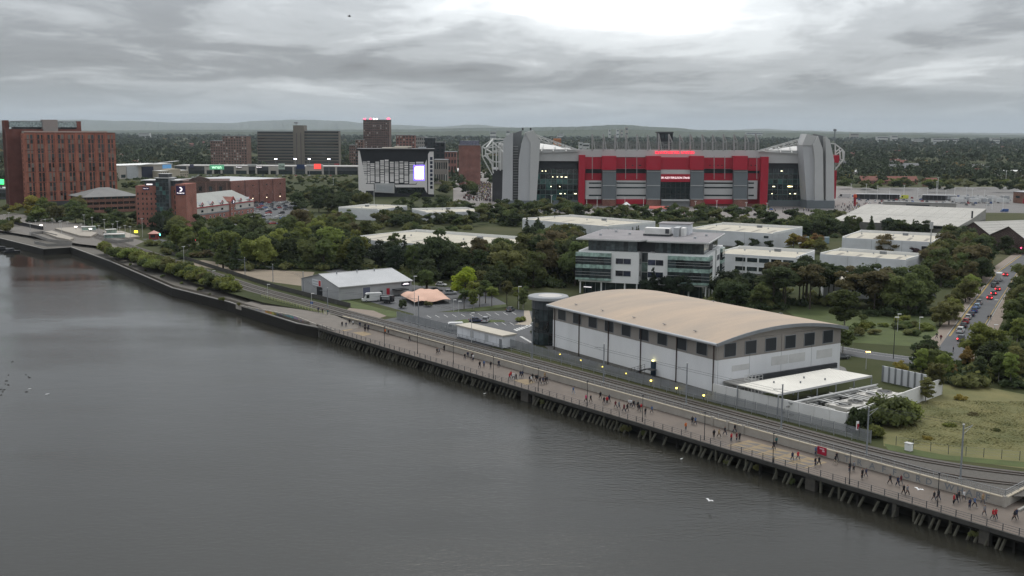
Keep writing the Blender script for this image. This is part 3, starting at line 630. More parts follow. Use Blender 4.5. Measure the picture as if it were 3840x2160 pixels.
for x in px_: MB().cyl((x, -.14, .2), (x, -.14, EA - .2), .13, n=6).build('drainpipe', PIPE, DC)
PANEW = mat('louvre_dark', (.035, .04, .045), (.025, .028, .032), rough=.4)
windows(DC, (0, .05, 0), 0, [LW * (i + .62) / 9.35 for i in range(9)], [BD + .55], 3.3, EA - BD - 1.15, PANEW, .06, STEEL, fw=.1)
windows(DC, (LW - .05, 0, 0), R(90), [DW * (i + .62) / 6.35 for i in range(6)], [BD + .55], 3.3, EA - BD - 1.15, PANEW, .06, STEEL, fw=.1)
prof = []; NR = 24; RISE = 2.3
for i in range(NR + 1):
    t = i / NR; prof.append((-1.1 + (DW + 2.2) * t, EA + RISE * (1 - (2 * t - 1) ** 2)))
low = [(y, z - .12) for y, z in reversed(prof)]
MB().profx(prof + low, -1.0, LW + .95).build('roof', TANR, DC)
gp = [(y, z - .14) for y, z in prof] + [(DW + 1.15, EA - .55)] + [(y, z - .75) for y, z in reversed(prof)] + [(-1.15, EA - .55)]
for x0, x1 in ((-1.15, -.75), (LW + .55, LW + 1.15)): MB().profx([(y, z - .02) for y, z in prof] + [(y, z - .78) for y, z in reversed(prof)], x0, x1).build('verge_fascia', GREYM, DC)
MB().cyl((-1.1, -1.15, EA - .25), (LW + 1, -1.15, EA - .25), .32, n=10).build('gutter', GREYL, DC)
gab = [(y, z - .13) for y, z in prof if 0 < y < DW] ; gab = [(.1, EA)] + gab + [(DW - .1, EA)]
MB().profx(gab, LW - .3, LW - .06).build('gable_wall', TAUPE, DC); MB().profx(gab, .06, .3).build('gable_wall', TAUPE, DC)
for i in range(7):
    t = (.12, .3, .5, .68, .85, .4, .75)[i]; y = (2, 2, 2, 2, 2, DW * .85, DW * .9)[i]; z = EA + RISE * (1 - (2 * (y + 1.1) / (DW + 2.2) - 1) ** 2)
    MB().bar((LW * t, y, z - .1), (LW * t, y, z + .35), .12).bar((LW * t - .6, y, z + .3), (LW * t + .6, y, z + .3), .12).build('roof_anchor', GREYM, DC)
for u in (2.5, 14.5, 20, 29):   # ghost outlines of removed boards
    part('faded_panel', mat('faded_white', (.64, .63, .61), (.52, .51, .49), scale=.4), DC, (LW - .01, u + 2, BD - 2.9, LW + .03, u + 7.2, BD - .9 if u > 10 else BD - 1.6))
part('service_door', mat('navy_door', (.03, .05, .075), (.022, .036, .055)), DC, (LW * .655, -.5, .8, LW * .655 + 1.3, 0, 4.1))
part('door_lamp', glow('warm_lamp', (1, .9, .35), 2.5), DC, (LW * .655 + .4, -.6, 4.15, LW * .655 + .95, -.3, 4.45))
mb = MB(); k = LW * .655 - 6
for i in range(10): mb.box(k + i * .6, -2.3, .3 + i * .22 - .05, k + i * .6 + .6, -1, .3 + i * .22 + .03)
mb.bar((k, -2.3, 1.3), (k + 6, -2.3, 3.5), .07); mb.bar((k, -2.3, .8), (k + 6, -2.3, 3.0), .05)
for i in range(6): mb.bar((k + i * 1.2, -2.3, 0), (k + i * 1.2, -2.3, 1.3 + i * .44), .06)
mb.box(k + 6, -2.3, 2.4, k + 8.5, -.6, 2.5); mb.build('access_stair', GREYD, DC)
# ---- glazed round stair tower at its end
rc = P(2056, 1113, 12.6)
RT = thing('round_stair_tower', 'dark glazed round stair tower with pale disc roof at the warehouse end', 'tower', (rc.x, rc.y, 0))
NG = 20
for i in range(NG):
    a0, a1 = 2 * math.pi * i / NG, 2 * math.pi * (i + 1) / NG
    for (z0, z1, m) in ((.2, 3.4, GLASS), (3.5, 6.6, GLASS), (6.7, 9.6, GLASS), (9.7, 12.0, mat('tower_spandrel', (.07, .08, .09), (.055, .062, .07), rough=.35))):
        q = [(4.4 * math.cos(a), 4.4 * math.sin(a)) for a in (a0 + .012, a1 - .012)]
        if i == 0 and (m, z0) not in globals().setdefault('_rtm', {}): pass
        key = ('rt', z0)
        if key not in _WIN: _WIN[key] = MB().prism([(4.4 * math.cos(t), 4.4 * math.sin(t)) for t in (-a1 * 0 + .012, 2 * math.pi / NG - .012)] + [(4.25 * math.cos(2 * math.pi / NG - .012), 4.25 * math.sin(2 * math.pi / NG - .012)), (4.25 * math.cos(.012), 4.25 * math.sin(.012))], z0, z1).mesh('curved_pane', m)
        inst(_WIN[key], 'curved_pane', RT, (0, 0, 0), a0)
MB().cyl((0, 0, 0), (0, 0, 12.2), 4.22, n=40).build('core_frame', GREYD, RT)
MB().cyl((0, 0, 12.15), (0, 0, 12.75), 5.4, 5.5, n=40).build('disc_roof', GREYL, RT)
MB().cyl((.5, 0, 12.75), (.5, 0, 13.0), 3.3, 3.2, n=28).build('roof_deck', mat('roof_membrane', (.5, .48, .45), (.42, .4, .38)), RT)
MB().cyl((0, 0, 12.75), (0, 0, 12.95), 5.5, 5.3, n=40).build('roof_rim', GREYM, RT)
# ---- plant compound
pw = [P(2672, 1500), P(3172, 1617), P(3532, 1478), P(3311, 1430)]
CP = thing('plant_compound', 'open plant compound with white screen walls beside the warehouse', 'compound', (pw[1].x, pw[1].y, 0))
def cpb(mb, name, m): return wshift(mb, CP).build(name, m, CP)
pts = [pw[0], pw[1], pw[2], pw[3]]
def wallrun(a, b, h, m, k, name):
    for i in range(k):
        p, q = a.lerp(b, (i + .01) / k), a.lerp(b, (i + .99) / k); cpb(MB().bar(p + Vector((0, 0, h / 2)), q + Vector((0, 0, h / 2)), .22, h), name, m)
wallrun(pts[0], pts[1], 3.6, WHITE2, 9, 'screen_panel'); wallrun(pts[1], pts[2], 3.6, WHITE2, 7, 'screen_panel'); wallrun(pts[2], pts[3], 3.6, WHITE, 9, 'screen_panel')
for i in range(10):
    a = pts[2].lerp(pts[3], i / 9) + SN * -.3; cpb(MB().bar(a, a + Vector((0, 0, 3.7)), .3), 'screen_post', GREYM)
cq = [P(2766, 1442, 4.6), P(2919, 1479, 4.6), P(3269, 1409, 4.6), P(3110, 1381, 4.6)]
CANR = ribbed('canopy_sheet', (.62, .60, .54), (.5, .485, .44), .9, 0, .6, .06); 
cpb(MB().slab([tuple(p) for p in cq], .18), 'canopy_roof', CANR)
for t in range(6):
    for a, b in ((cq[0], cq[3]), (cq[1], cq[2])):
        p = a.lerp(b, t / 5); cpb(MB().bar((p.x, p.y, 0), (p.x, p.y, 4.45), .2), 'canopy_post', STEEL)
cpb(MB().bar(cq[1] + Vector((0, 0, -.1)), cq[2] + Vector((0, 0, -.1)), .22, .4), 'canopy_edge', SG)
for t, w_ in ((.25, .3), (.4, .6), (.55, .35), (.62, .7)):
    p = cq[0].lerp(cq[3], t).lerp(cq[1].lerp(cq[2], t), w_); cpb(MB().cyl(p, p + Vector((0, 0, .4)), .18), 'roof_vent', GREYM)
cu = (cq[2] - cq[1]).normalized(); cv = Vector((cu.y, -cu.x, 0))     # away from the canopy, towards the camera
rr = random.Random(3)
for k in range(9):
    o = cq[1].lerp(cq[2], .02 + k * .03) + cv * (.9 + k * .05); z = .9 + (k % 4) * .75
    a = cq[1] + cv * (.8 + .55 * (k % 5)) + cu * rr.uniform(.3, 2); b = cq[2] + cv * (.8 + .55 * (k % 5)) - cu * rr.uniform(.3, 7)
    cpb(MB().cyl((a.x, a.y, z), (b.x, b.y, z), rr.choice((.14, .2, .27)), n=8), 'pipe', mat('lagged_pipe', (.42, .42, .41), (.28, .28, .27), rough=.4, metal=.4))
for k in range(12):
    a = cq[1].lerp(cq[2], .06 + k * .075) + cv * .4; b = a + cv * rr.uniform(6.5, 9)
    cpb(MB().cyl((a.x, a.y, 3.0 - (k % 3) * .3), (b.x, b.y, 3.0 - (k % 3) * .3), .11, n=7), 'pipe', WHITE2)
    cpb(MB().box(a.x + cv.x - .3, a.y + cv.y - .3, 0, a.x + cv.x + .35, a.y + cv.y + .3, 1.5 + (k % 3) * .4), 'pump_cabinet', GREYD)
CHM = mat('chiller_casing', (.52, .5, .46), (.4, .385, .36), rough=.5)
for cx_, cy_, lab in ((3186, 1512, 'near'), (3296, 1474, 'far')):
    c = P(cx_, cy_, 2.6); c = Vector((c.x, c.y, 0)); ang = math.atan2(cu.y, cu.x)
    ch = thing('chiller', f'grey twin fan chiller, the {"nearer one to the tram line" if lab == "near" else "farther one by the back screen"}', 'chiller', c, ang, 'chillers in the plant compound')
    part('casing', CHM, ch, (-3.9, -2.4, .4, 3.9, 2.4, 2.5)); part('skid', GREYD, ch, (-3.8, -2.2, 0, 3.8, 2.2, .4))
    for fx in (-1.9, 1.9):
        f_ = MB().cyl((fx, 0, 2.45), (fx, 0, 2.8), 1.6, 1.55, n=20, cap=False).build('fan_cowl', CHM, ch)
        fb = MB(); fb.cyl((fx, 0, 2.5), (fx, 0, 2.6), .3, n=8)
        for a in range(5): fb.bar((fx, 0, 2.55), (fx + 1.4 * math.cos(a * 1.257), 1.4 * math.sin(a * 1.257), 2.6), .4, .05)
        fb.build('fan', GREYD, f_); MB().cyl((fx, 0, 2.5), (fx, 0, 2.51), 1.5, n=20).build('fan_well', BLACK, f_)
    for sy in (-2.5, 2.5): MB().cyl((-4.3, sy, 2.4), (4.3, sy, 2.4), .3, n=8).build('header_pipe', CHM, ch)
hb = thing('roof_plant_frame', 'rusty white cage and ducts at the foot of the warehouse wall', 'plant', C0 + (C1 - C0).normalized() * 5 - SN * 0, rz)
mb = MB()
for i in range(4):
    for j in range(2): mb.bar((3 + j * 2, i * 1.1 + 1, 0), (3 + j * 2, i * 1.1 + 1, 4.6), .08)
for z in (3.3, 4.0, 4.6): mb.bar((3, 1, z), (3, 4.3, z), .07); mb.bar((5, 1, z), (5, 4.3, z), .07); mb.bar((3, 1, z), (5, 1, z), .07)
mb.build('cage', WHITE2, hb); part('platform', CONC, hb, (.6, -3, 3.0, 4.8, 4.6, 3.25))
mb = MB()
for i in range(3): mb.bar((1.2, 2 + i, 2.6 + i * .4), (1.2, DW - 7, 2.6 + i * .4), .55, .35)
mb.build('duct', GREYD, hb)
# ---- lamps along the warehouse fence
for i, (x, y) in enumerate(((2100, 1327), (2178, 1349), (2260, 1374), (2349, 1399), (2441, 1426), (2537, 1454), (2639, 1481))):
    q = P(x, y, 1.5); lt = thing('post_lamp', f'low post lamp glowing yellow below the warehouse wall, {ordinal(i)} from the round tower', 'lamp', (q.x, q.y, 0), 0, 'yellow lamps below the warehouse')
    MB().cyl((0, 0, 0), (0, 0, 1.35), .06, n=6).build('post', GREYD, lt); MB().cyl((0, 0, 1.3), (0, 0, 1.62), .2, .16, n=8).build('lamp_head', glow('yellow_lamp', (1, .78, .12), 5.0), lt); MB().cyl((0, 0, 1.62), (0, 0, 1.7), .24, .1, n=8).build('cap', GREYD, lt)
# ---- white and glass office
O0, O1 = P(2168, 1099), P(2650, 1124)
org, rz, LO = frame_from(O0, O1); DO = 37.0
OF = thing('office_building', 'white office block with green glass bays and dark glazed top floor', 'office', org, rz)
OF.scale = (1, 1, 1.15)
OW = mat('office_white', (.82, .815, .80), (.74, .735, .72), scale=.1, rough=.55)
part('ground_floor_glass', GLASS, OF, (1.5, 2, 0, LO - 2, DO - 1, 3.7))
for i in range(12): part('ground_mullion', GREYM, OF, (2 + i * (LO - 5) / 11, 1.9, 0, 2.15 + i * (LO - 5) / 11, 2, 3.6))
RX0, RX1 = LO * .475, LO * .545
part('wall', OW, OF, (0, 0, 3.7, RX0, DO, 13.2)); part('wall', OW, OF, (RX1, 0, 3.7, LO, DO * .47, 13.2)); part('wall', OW, OF, (RX1, DO * .56, 3.7, LO, DO, 13.2)); part('link_wall', OW, OF, (RX0, 5, 3.7, RX1, DO, 13.0)); part('core_wall', GREYL, OF, (RX1, DO * .47, 0, LO - 2.2, DO * .56, 16.5))
for i in range(6): part('stair_pane', GLASS, OF, (LO - 2.15, DO * .475, .3 + i * 2.1, LO - 2.05, DO * .555, 2.2 + i * 2.1))
for i in range(4): part('recess_pane', GLASS if i != 2 else GLASSG, OF, (RX0 + .15, 4.8, 1 + i * 3, RX1 - .15, 4.98, 3.8 + i * 3))
for x in (.6, 8.2, 16.6, RX0 - .6, RX1 + .6, LO * .72, LO * .86, LO - .5): MB().cyl((x, .5, 0), (x, .5, 3.7), .28, n=8).build('column', OW, OF)
for y in (DO * .2, DO * .42, DO * .65, DO * .85): MB().cyl((LO - .5, y, 0), (LO - .5, y, 3.7), .28, n=8).build('column', OW, OF)
def bay(org2, ang, u0, u1, cols, wrap=0):
    c, s = math.cos(ang), math.sin(ang); wd = (u1 - u0) / cols
    rows = [(4.3, 5.0, GLASSG), (5.05, 7.9, GLASS), (7.95, 9.1, GLASSG), (9.15, 11.5, GLASS), (11.55, 12.7, GLASSG)]
    for z0, z1, m in rows:
        me = winmesh(wd - .06, z1 - z0, .9, m)
        for i in range(cols): u = u0 + (i + .5) * wd; inst(me, 'bay_pane', OF, (org2[0] + c * u, org2[1] + s * u, z0), ang)
    for z in (5.9, 6.8, 10.0, 10.8):
        o = MB().box(u0 - .02, -.96, z, u1 + .02, -.9, z + .07).build('blind_rail', SG, OF); o.location = (org2[0], org2[1], 0); o.rotation_euler = (0, 0, ang)
bay((0, 0), 0, -.9, LO * .262, 5); bay((0, 0), 0, LO * .70, LO + .9, 5); bay((LO, 0), R(90), .02, 5.6, 2); bay((LO, 0), R(90), DO * .8, DO * .98, 3)
NAVY = glass('navy_glass', (.018, .022, .04))
for z in (5.9, 9.6):
    windows(OF, (0, 0, 0), 0, [LO * .325, LO * .385], [z], LO * .057, 1.6, NAVY, .06, SG, fw=.08); windows(OF, (RX0, 0, 0), R(90), [1.8], [z], 1.6, 1.6, NAVY, .06, SG, fw=.08)
    windows(OF, (0, 0, 0), 0, [LO * .575, LO * .635], [z], LO * .057, 1.6, NAVY, .06, SG, fw=.08)
    windows(OF, (LO, 0, 0), R(90), [8, DO * .63, DO * .71], [z], 2.6, 1.6, NAVY, .06, SG, fw=.08)
# penthouse
def pent(x0, y0, x1, y1, cols, face):
    part('penthouse_core', GREYD, OF, (x0 + .15, y0 + .15, 13.0, x1 - .15, y1 - .15, 16.6))
pent(3, 1.6, RX0 - 1, DO - 2, 12, 0); pent(RX1 + 2, 1.6, LO - 1.6, DO - 2, 12, 0); pent(RX0 - 2, 5, RX1 + 3, DO - 3, 4, 0)
PG = glass('penthouse_glass', (.06, .075, .078), .1, .5)
for (u0, u1, k) in ((3, RX0 - 1, 11), (RX1 + 2, LO - 1.6, 12)):
    me = winmesh((u1 - u0) / k - .1, 3.2, .04, PG)
    for u in fr(u0, u1, k): inst(me, 'penthouse_pane', OF, (u, 1.75, 13.3))
me = winmesh(1.5, 3.2, .04, PG)
for y in fr(2, 13, 7) + fr(DO * .6, DO - 2.2, 8): inst(me, 'penthouse_pane', OF, (LO - 1.75, y, 13.3), R(90))
for y in fr(2, DO - 3, 18): inst(me, 'penthouse_pane', OF, (3.15, y, 13.3), R(-90))
RFM = mat('office_roof', (.25, .235, .24), (.18, .172, .178), scale=.12, contrast=.2)
rp = [(-.6, -1.6), (RX0 + .3, -1.6), (RX0 + 2.2, 2.2), (RX1 - .5, 2.2), (RX1 - .3, -1.4), (LO + .6, -1.4), (LO + .6, DO + 1), (-.6, DO + 1)]
MB().prism([(x, y) for x, y in rp], 16.6, 17.0).build('roof_slab', SG, OF); MB().prism([(x * .985 + .33, y * .97 + .55) for x, y in rp], 16.9, 17.06).build('roof_covering', RFM, OF)
part('air_handling_unit', WHITE2, OF, (LO * .44, DO * .44, 17.5, LO * .64, DO * .56, 19.5)); part('unit_legs', GREYD, OF, (LO * .43, DO * .44, 17.05, LO * .65, DO * .56, 17.65)); part('unit_louvre', GREYD, OF, (LO * .61, DO * .415, 18, LO * .64, DO * .42, 19.4))
part('duct_box', GREYL, OF, (LO * .67, DO * .45, 17.05, LO * .71, DO * .62, 19.8)); part('duct_box', WHITE2, OF, (LO * .72, DO * .5, 17.05, LO * .75, DO * .62, 19.6)); part('lift_core', WHITE, OF, (LO * .52, DO * .68, 17.05, LO * .76, DO * .9, 20.3)); part('lift_core_roof', RFM, OF, (LO * .51, DO * .67, 20.3, LO * .77, DO * .91, 20.5))
for x, y in ((.1, .3), (.15, .7), (.3, .5), (.85, .3), (.9, .6)): part('roof_vent', GREYL, OF, (LO * x, DO * y, 17.05, LO * x + .9, DO * y + .7, 17.7))
ob = P(2186, 1092); sb_ = thing('entrance_sign', 'black lit name board on posts by the office entrance', 'sign', ob + Vector((0, -6, 0)), rz)
part('board', BLACK, sb_, (-.4, -.1, 2.0, 3.0, .1, 2.9)); part('lit_name_strip', LETW, sb_, (-.1, -.13, 2.35, 2.7, -.1, 2.55)); part('post', GREYD, sb_, (0, -.06, 0, .12, .06, 2)); part('post', GREYD, sb_, (2.5, -.06, 0, 2.62, .06, 2))
# ---- grey gabled shed by the crossing
S0, S1 = P(1271, 1127), P(1544, 1100)
org, rz, LS = frame_from(S0, S1); DS = 27.0
GS = thing('industrial_shed', 'grey gabled industrial shed near the crossing with a white sign', 'shed', org, rz)
SHG = ribbed('grey_shed_wall', (.40, .40, .405), (.32, .32, .325), .4, 0, .6, .03); SHR = ribbed('grey_shed_roof', (.37, .378, .39), (.30, .31, .32), .5, 0, .55, .04)
part('wall', SHG, GS, (0, 0, 0, LS, DS, 4.6)); MB().profx([(0, 4.58), (DS, 4.58), (DS / 2, 7.4)], .02, LS - .02).build('gable_wall', SHG, GS)
for sgn_ in (0, 1):
    y0, y1 = (-.4, DS / 2) if sgn_ == 0 else (DS / 2, DS + .4); z0, z1 = (4.5, 7.45) if sgn_ == 0 else (7.45, 4.5)
    MB().slab([(-.3, y0, z0 + .12), (LS + .3, y0, z0 + .12), (LS + .3, y1, z1 + .12), (-.3, y1, z1 + .12)], .12).build('roof_slope', SHR, GS)
MB().bar((-.3, -.45, 4.5), (LS + .3, -.45, 4.5), .3, .3).build('gutter', SG, GS); MB().bar((-.3, DS / 2, 7.6), (LS + .3, DS / 2, 7.6), .4, .12).build('ridge_cap', SG, GS)
part('loading_door', mat('shutter_blue', (.13, .14, .2), (.1, .11, .16)), GS, (9.3, -.08, 0, 12, .05, 3.6)); part('door_frame', SG, GS, (9.0, -.12, 0, 9.25, .05, 3.8), (12.05, -.12, 0, 12.3, .05, 3.8), (9.0, -.12, 3.62, 12.3, .05, 3.85))
part('shop_sign', mat('navy_sign', (.02, .02, .05), (.016, .016, .04)), GS, (LS - 4.2, -.2, 2.9, LS - .8, -.05, 4.3)); part('sign_lettering', LETW, GS, (LS - 3.4, -.24, 3.65, LS - 1.6, -.19, 3.85), (LS - 3.8, -.24, 3.35, LS - 1.2, -.19, 3.6))
part('awning', BLACK, GS, (LS - 8, -3, 1.9, LS - 3, -.05, 2.2)); part('side_door', BLACK, GS, (-.06, 11.5, 0, .05, 15.5, 3.0)); part('window', GLASS, GS, (15.8, -.06, .6, 17, .04, 2.0)); part('red_panel', RED, GS, (18.6, -.08, .2, 19.8, .04, 2.6))
sg = part('gable_sign', WHITE, GS, (-.14, 12.2, 3.2, -.02, 18.6, 5.4)); part('sign_text_block', GREYL, GS, (-.18, 14.4, 4.5, -.13, 18.2, 5.0), (-.18, 14.4, 3.6, -.13, 18.2, 4.0)); part('sign_red_block', mat('sign_red', (.6, .08, .08)), GS, (-.19, 12.4, 3.35, -.13, 13.9, 5.25))
for x in (6, 14, 21): MB().cyl((x, DS * .45, 7), (x, DS * .45, 8.2), .2, n=8).build('flue', STEEL, GS)
# ---- modular cabin block in the car park
def shed3(FL, FR, BL, h):
    a, b, c = P(*FL, h), P(*FR, h), P(*BL, h); o, rz, L_ = frame_from(a, b)
    ey = Vector((-math.sin(rz), math.cos(rz), 0)); return o, rz, L_, abs((c - a).dot(ey))
o, rz, L_, D_ = shed3((1714, 1217), (1885, 1258), (1769, 1213), 3.6)
PCB = thing('cabin_block', 'long white modular cabin with cream roof beside the tram fence', 'cabin', o, rz)
for i in range(8): part('wall_panel', WHITE, PCB, (L_ * i / 8 + .05, 0, .25, L_ * (i + 1) / 8 - .05, .2, 3.3))
part('core', WHITE, PCB, (.05, .2, .2, L_ - .05, D_, 3.3)); part('roof', mat('cream_roof', (.48, .44, .37), (.4, .37, .31)), PCB, (-.3, -.4, 3.3, L_ + .3, D_ + .3, 3.65)); part('base', GREYD, PCB, (0, .05, 0, L_, D_, .2))
for u in (.3, .62): part('louvre', GREYL, PCB, (L_ * u, -.06, 1.0, L_ * u + 1.6, .02, 2.8))
part('door', GREYM, PCB, (L_ * .93, -.06, .2, L_ * .93 + 1.1, .02, 2.5))
# ---- stretch tent
tc = [P(1502, 1120), P(1556, 1148), P(1690, 1138), P(1640, 1104)]
TN = thing('stretch_tent', 'peach stretch tent with pointed peaks in the yard', 'tent', (tc[0].x, tc[0].y, 0))
mb = MB(); n = 18; V = []
for j in range(n + 1):
    for i in range(n + 1):
        u, v = i / n, j / n; p = tc[0].lerp(tc[3], u).lerp(tc[1].lerp(tc[2], u), v)
        z = 1.3 + 1.9 * math.sin(math.pi * u) ** .6 * math.sin(math.pi * v) ** .6 + .55 * abs(math.sin(3.5 * math.pi * u)) * (1 - v) + .3 * math.cos(4 * math.pi * v) * math.sin(3 * math.pi * u)
        V.append((p.x, p.y, max(z, .9)))
mb.add(V, [(j * (n + 1) + i, j * (n + 1) + i + 1, (j + 1) * (n + 1) + i + 1, (j + 1) * (n + 1) + i) for j in range(n) for i in range(n)])
wshift(mb, TN).build('canvas', mat('peach_canvas', (.60, .38, .29), (.52, .33, .25), rough=.8), TN, smooth=True)
for u in (.05, .35, .65, .95):
    for v in (.03, .97):
        p = tc[0].lerp(tc[3], u).lerp(tc[1].lerp(tc[2], u), v); wshift(MB().cyl((p.x, p.y, 0), (p.x, p.y, 1.6), .06, n=6), TN).build('tent_pole', GREYD, TN)
# ================================================================ INDUSTRIAL UNITS
UNR = ribbed('unit_roof_sheet', (.44, .405, .325), (.35, .325, .265), 1.0, 1, .7, .04)
UNW = ribbed('unit_wall_sheet', (.68, .69, .71), (.52, .53, .54), .5, 0, .55, .02)
UNP = mat('parapet_trim', (.78, .78, .76), (.68, .68, .66))
RLT = mat('grp_rooflight', (.26, .24, .21), (.2, .19, .17))
def unit(label, FL, FR, BL, h, lights=5, wins=(), doors=(), wall=None, dmin=None):
    o, rz, L_, D_ = shed3(FL, FR, BL, h)
    if dmin: D_ = max(D_, dmin)
    t = thing('industrial_unit', label, 'industrial unit', o, rz, 'white industrial units')
    k = max(3, int(L_ / 12))
    for i in range(k): part('wall_panel', wall or UNW, t, (L_ * i / k + (.03 if i else 0), 0, 0, L_ * (i + 1) / k - (.03 if i < k - 1 else 0), .3, h))
    part('wall_core', wall or UNW, t, (.02, .28, 0, L_ - .02, D_, h - .55))
    MB().slab([(.3, .3, h - .5), (L_ - .3, .3, h - .5), (L_ - .3, D_ * .5, h + .25), (.3, D_ * .5, h + .25)], .1).build('roof_slope', UNR, t)
    MB().slab([(.3, D_ * .5, h + .25), (L_ - .3, D_ * .5, h + .25), (L_ - .3, D_ - .3, h - .5), (.3, D_ - .3, h - .5)], .1).build('roof_slope', UNR, t)
    part('parapet', UNP, t, (0, D_ - .35, h - .6, L_, D_, h + .75)); part('parapet', UNP, t, (-.02, .3, h - .6, .33, D_ - .35, h + .5)); part('parapet', UNP, t, (L_ - .33, .3, h - .6, L_ + .02, D_ - .35, h + .5))
    for i in range(lights):
        u = L_ * (i + .7) / (lights + .4)
        MB().slab([(u, D_ * .14, h - .5 + .75 * .28 + .02), (u + 1.5, D_ * .14, h - .5 + .75 * .28 + .02), (u + 1.5, D_ * .4, h - .5 + .75 * .8 + .02), (u, D_ * .4, h - .5 + .75 * .8 + .02)], .04).build('rooflight', RLT, t)
    for (u, z, w, hh) in wins: windows(t, (0, 0, 0), 0, [u * L_], [z], w, hh, GLASS, .06, UNP)
    for (u, w, hh) in doors: part('roller_door', GREYM, t, (u * L_, -.06, 0, u * L_ + w, .02, hh))
    part('plinth_strip', CONCD, t, (.05, -.05, 0, L_ - .05, .01, .7)); rv = random.Random(int(L_ * 10)); [MB().cyl((L_ * u, D_ * .5, h + .2), (L_ * u, D_ * .5, h + .95), .35, .3, n=8).build('ridge_vent', GREYL, t) for u in (rv.uniform(.1, .3), rv.uniform(.4, .6), rv.uniform(.7, .9))]; part('roof_plant', GREYM, t, (L_ * .55, D_ * .7, h - .3, L_ * .55 + 2.4, D_ * .7 + 1.6, h + 1.1)); [part('downpipe', GREYL, t, (L_ * (i + 1) / k - .08, -.1, .3, L_ * (i + 1) / k + .08, .0, h - .1)) for i in range(k - 1)]
    return t, L_, D_
unit('white unit with cream roof and dark windows directly behind the office block', (2587, 858), (2900, 876), (2668, 836), 8, 5, [(.22, 4.6, 3.4, 1.8), (.34, 4.6, 4, 1.8), (.92, 5.5, 2.5, 1.2)])
unit('white unit partly hidden by a round dark tree near the tall mast', (3158, 891), (3500, 908), (3228, 867), 8, 5, [(.93, 3.4, 4.2, 2.6)])
unit('white unit with three dark rooflights above the tree grove', (3075, 952), (3400, 975), (3130, 934), 8, 4, [], [(.85, 4, 4)])
unit('low white unit end showing between the tree grove and round trees', (3090, 1046), (3268, 1052), (3140, 1010), 7, 2)
t, L_, D_ = unit('long two storey white unit with ribbon windows beside the office', (2690, 949), (2988, 967), (2732, 925), 8, 0, [(u, z, 4.2, 1.7) for u in (.3, .45, .6, .75, .9) for z in (1.6, 5.2)])
unit('white unit behind dark conifers left of the office block', (1959, 821), (2282, 849), (2088, 805), 8, 4, [(.9, 3, 4, 1.4)])
unit('sprawling pale unit behind the dense trees in the middle', (1300, 893), (1890, 940), (1392, 853), 8, 7, [], [(.72, 4, 4), (.8, 4, 4)])
unit('pale roofed annex in front of the sprawling unit, right end', (1640, 915), (1860, 958), (1700, 893), 6, 2)
unit('small plain white unit below the black and white hotel', (1417, 786), (1527, 773), (1345, 772), 7, 2)
unit('low cream unit half hidden by trees below the stadium corner', (1597, 797), (1810, 792), (1640, 783), 6, 3)
# ---- corrugated sheds by the stadium car park
CORR = ribbed('old_corrugated_sheet', (.40, .385, .35), (.30, .29, .265), 2.2, 0, .75, .1, .06)
a, b = P(3110, 826, 6), P(3593, 850, 6); o, rz, L_ = frame_from(a, b)
cs = thing('corrugated_shed', 'wide pale corrugated shed below the stadium car park', 'shed', o, rz); D1 = 40
part('wall', CONCD, cs, (.1, .2, 0, L_ - .1, D1 * 1.74, 5.8))
for i in range(12):
    x0, x1 = L_ * i / 12 + .05, L_ * (i + 1) / 12 - .05
    MB().slab([(x0, 0, 6), (x1, 0, 6), (x1, D1 * .85, 8.2), (x0, D1 * .85, 8.2)], .15).build('roof_sheet', CORR, cs)
    MB().slab([(x0, D1 * .85, 8.25), (x1, D1 * .85, 8.25), (x1, D1 * 1.75, 12.0), (x0, D1 * 1.75, 12.0)], .15).build('roof_sheet', CORR, cs)
MB().profx([(.2, 5.79), (D1 * 1.74, 5.79), (D1 * 1.74, 11.9), (D1 * .85, 8.1)], L_ - .3, L_ - .1).build('end_wall', CONC, cs); part('eaves_window', GLASS, cs, (L_ * .78, -.05, 4.4, L_ * .97, .25, 5.6)); MB().cyl((L_ * .99, D1 * .9, 8), (L_ * .99, D1 * .9, 12.5), .5, n=8).build('flue', GREYD, cs)
DBR = brick('dark_shed_brick', (.085, .05, .042), (.06, .038, .034))
for (ax, ay), (bx, by), lab in (((3590, 866), (3715, 880), 'nearer the pale corrugated shed'), ((3712, 880), (3860, 905), 'at the right edge beside the road')):
    a, b = P(ax, ay, 6.5), P(bx, by, 6.5); o, rz, w = frame_from(a, b)
    g = thing('gabled_shed', f'dark brick gabled shed with pale sheet roof {lab}', 'shed', o, rz, 'gabled sheds by the road')
    part('wall', DBR, g, (0, 0, 0, w, 60, 6.5)); MB().prof([(0, 6.48), (w, 6.48), (w / 2, 12.0)], .0, 60).build('gable_wall', DBR, g)
    for s0, s1, z0, z1 in ((-.5, w / 2, 6.3, 12.15), (w / 2, w + .5, 12.15, 6.3)):
        for k in range(4): MB().slab([(s0, -.6 + k * 15.3, z0), (s1, -.6 + k * 15.3, z1), (s1, 14.6 + k * 15.3, z1), (s0, 14.6 + k * 15.3, z0)], .15).build('roof_sheet', CORR, g)
    part('window', GLASS, g, (w * .42, -.08, 3, w * .58, .02, 5))
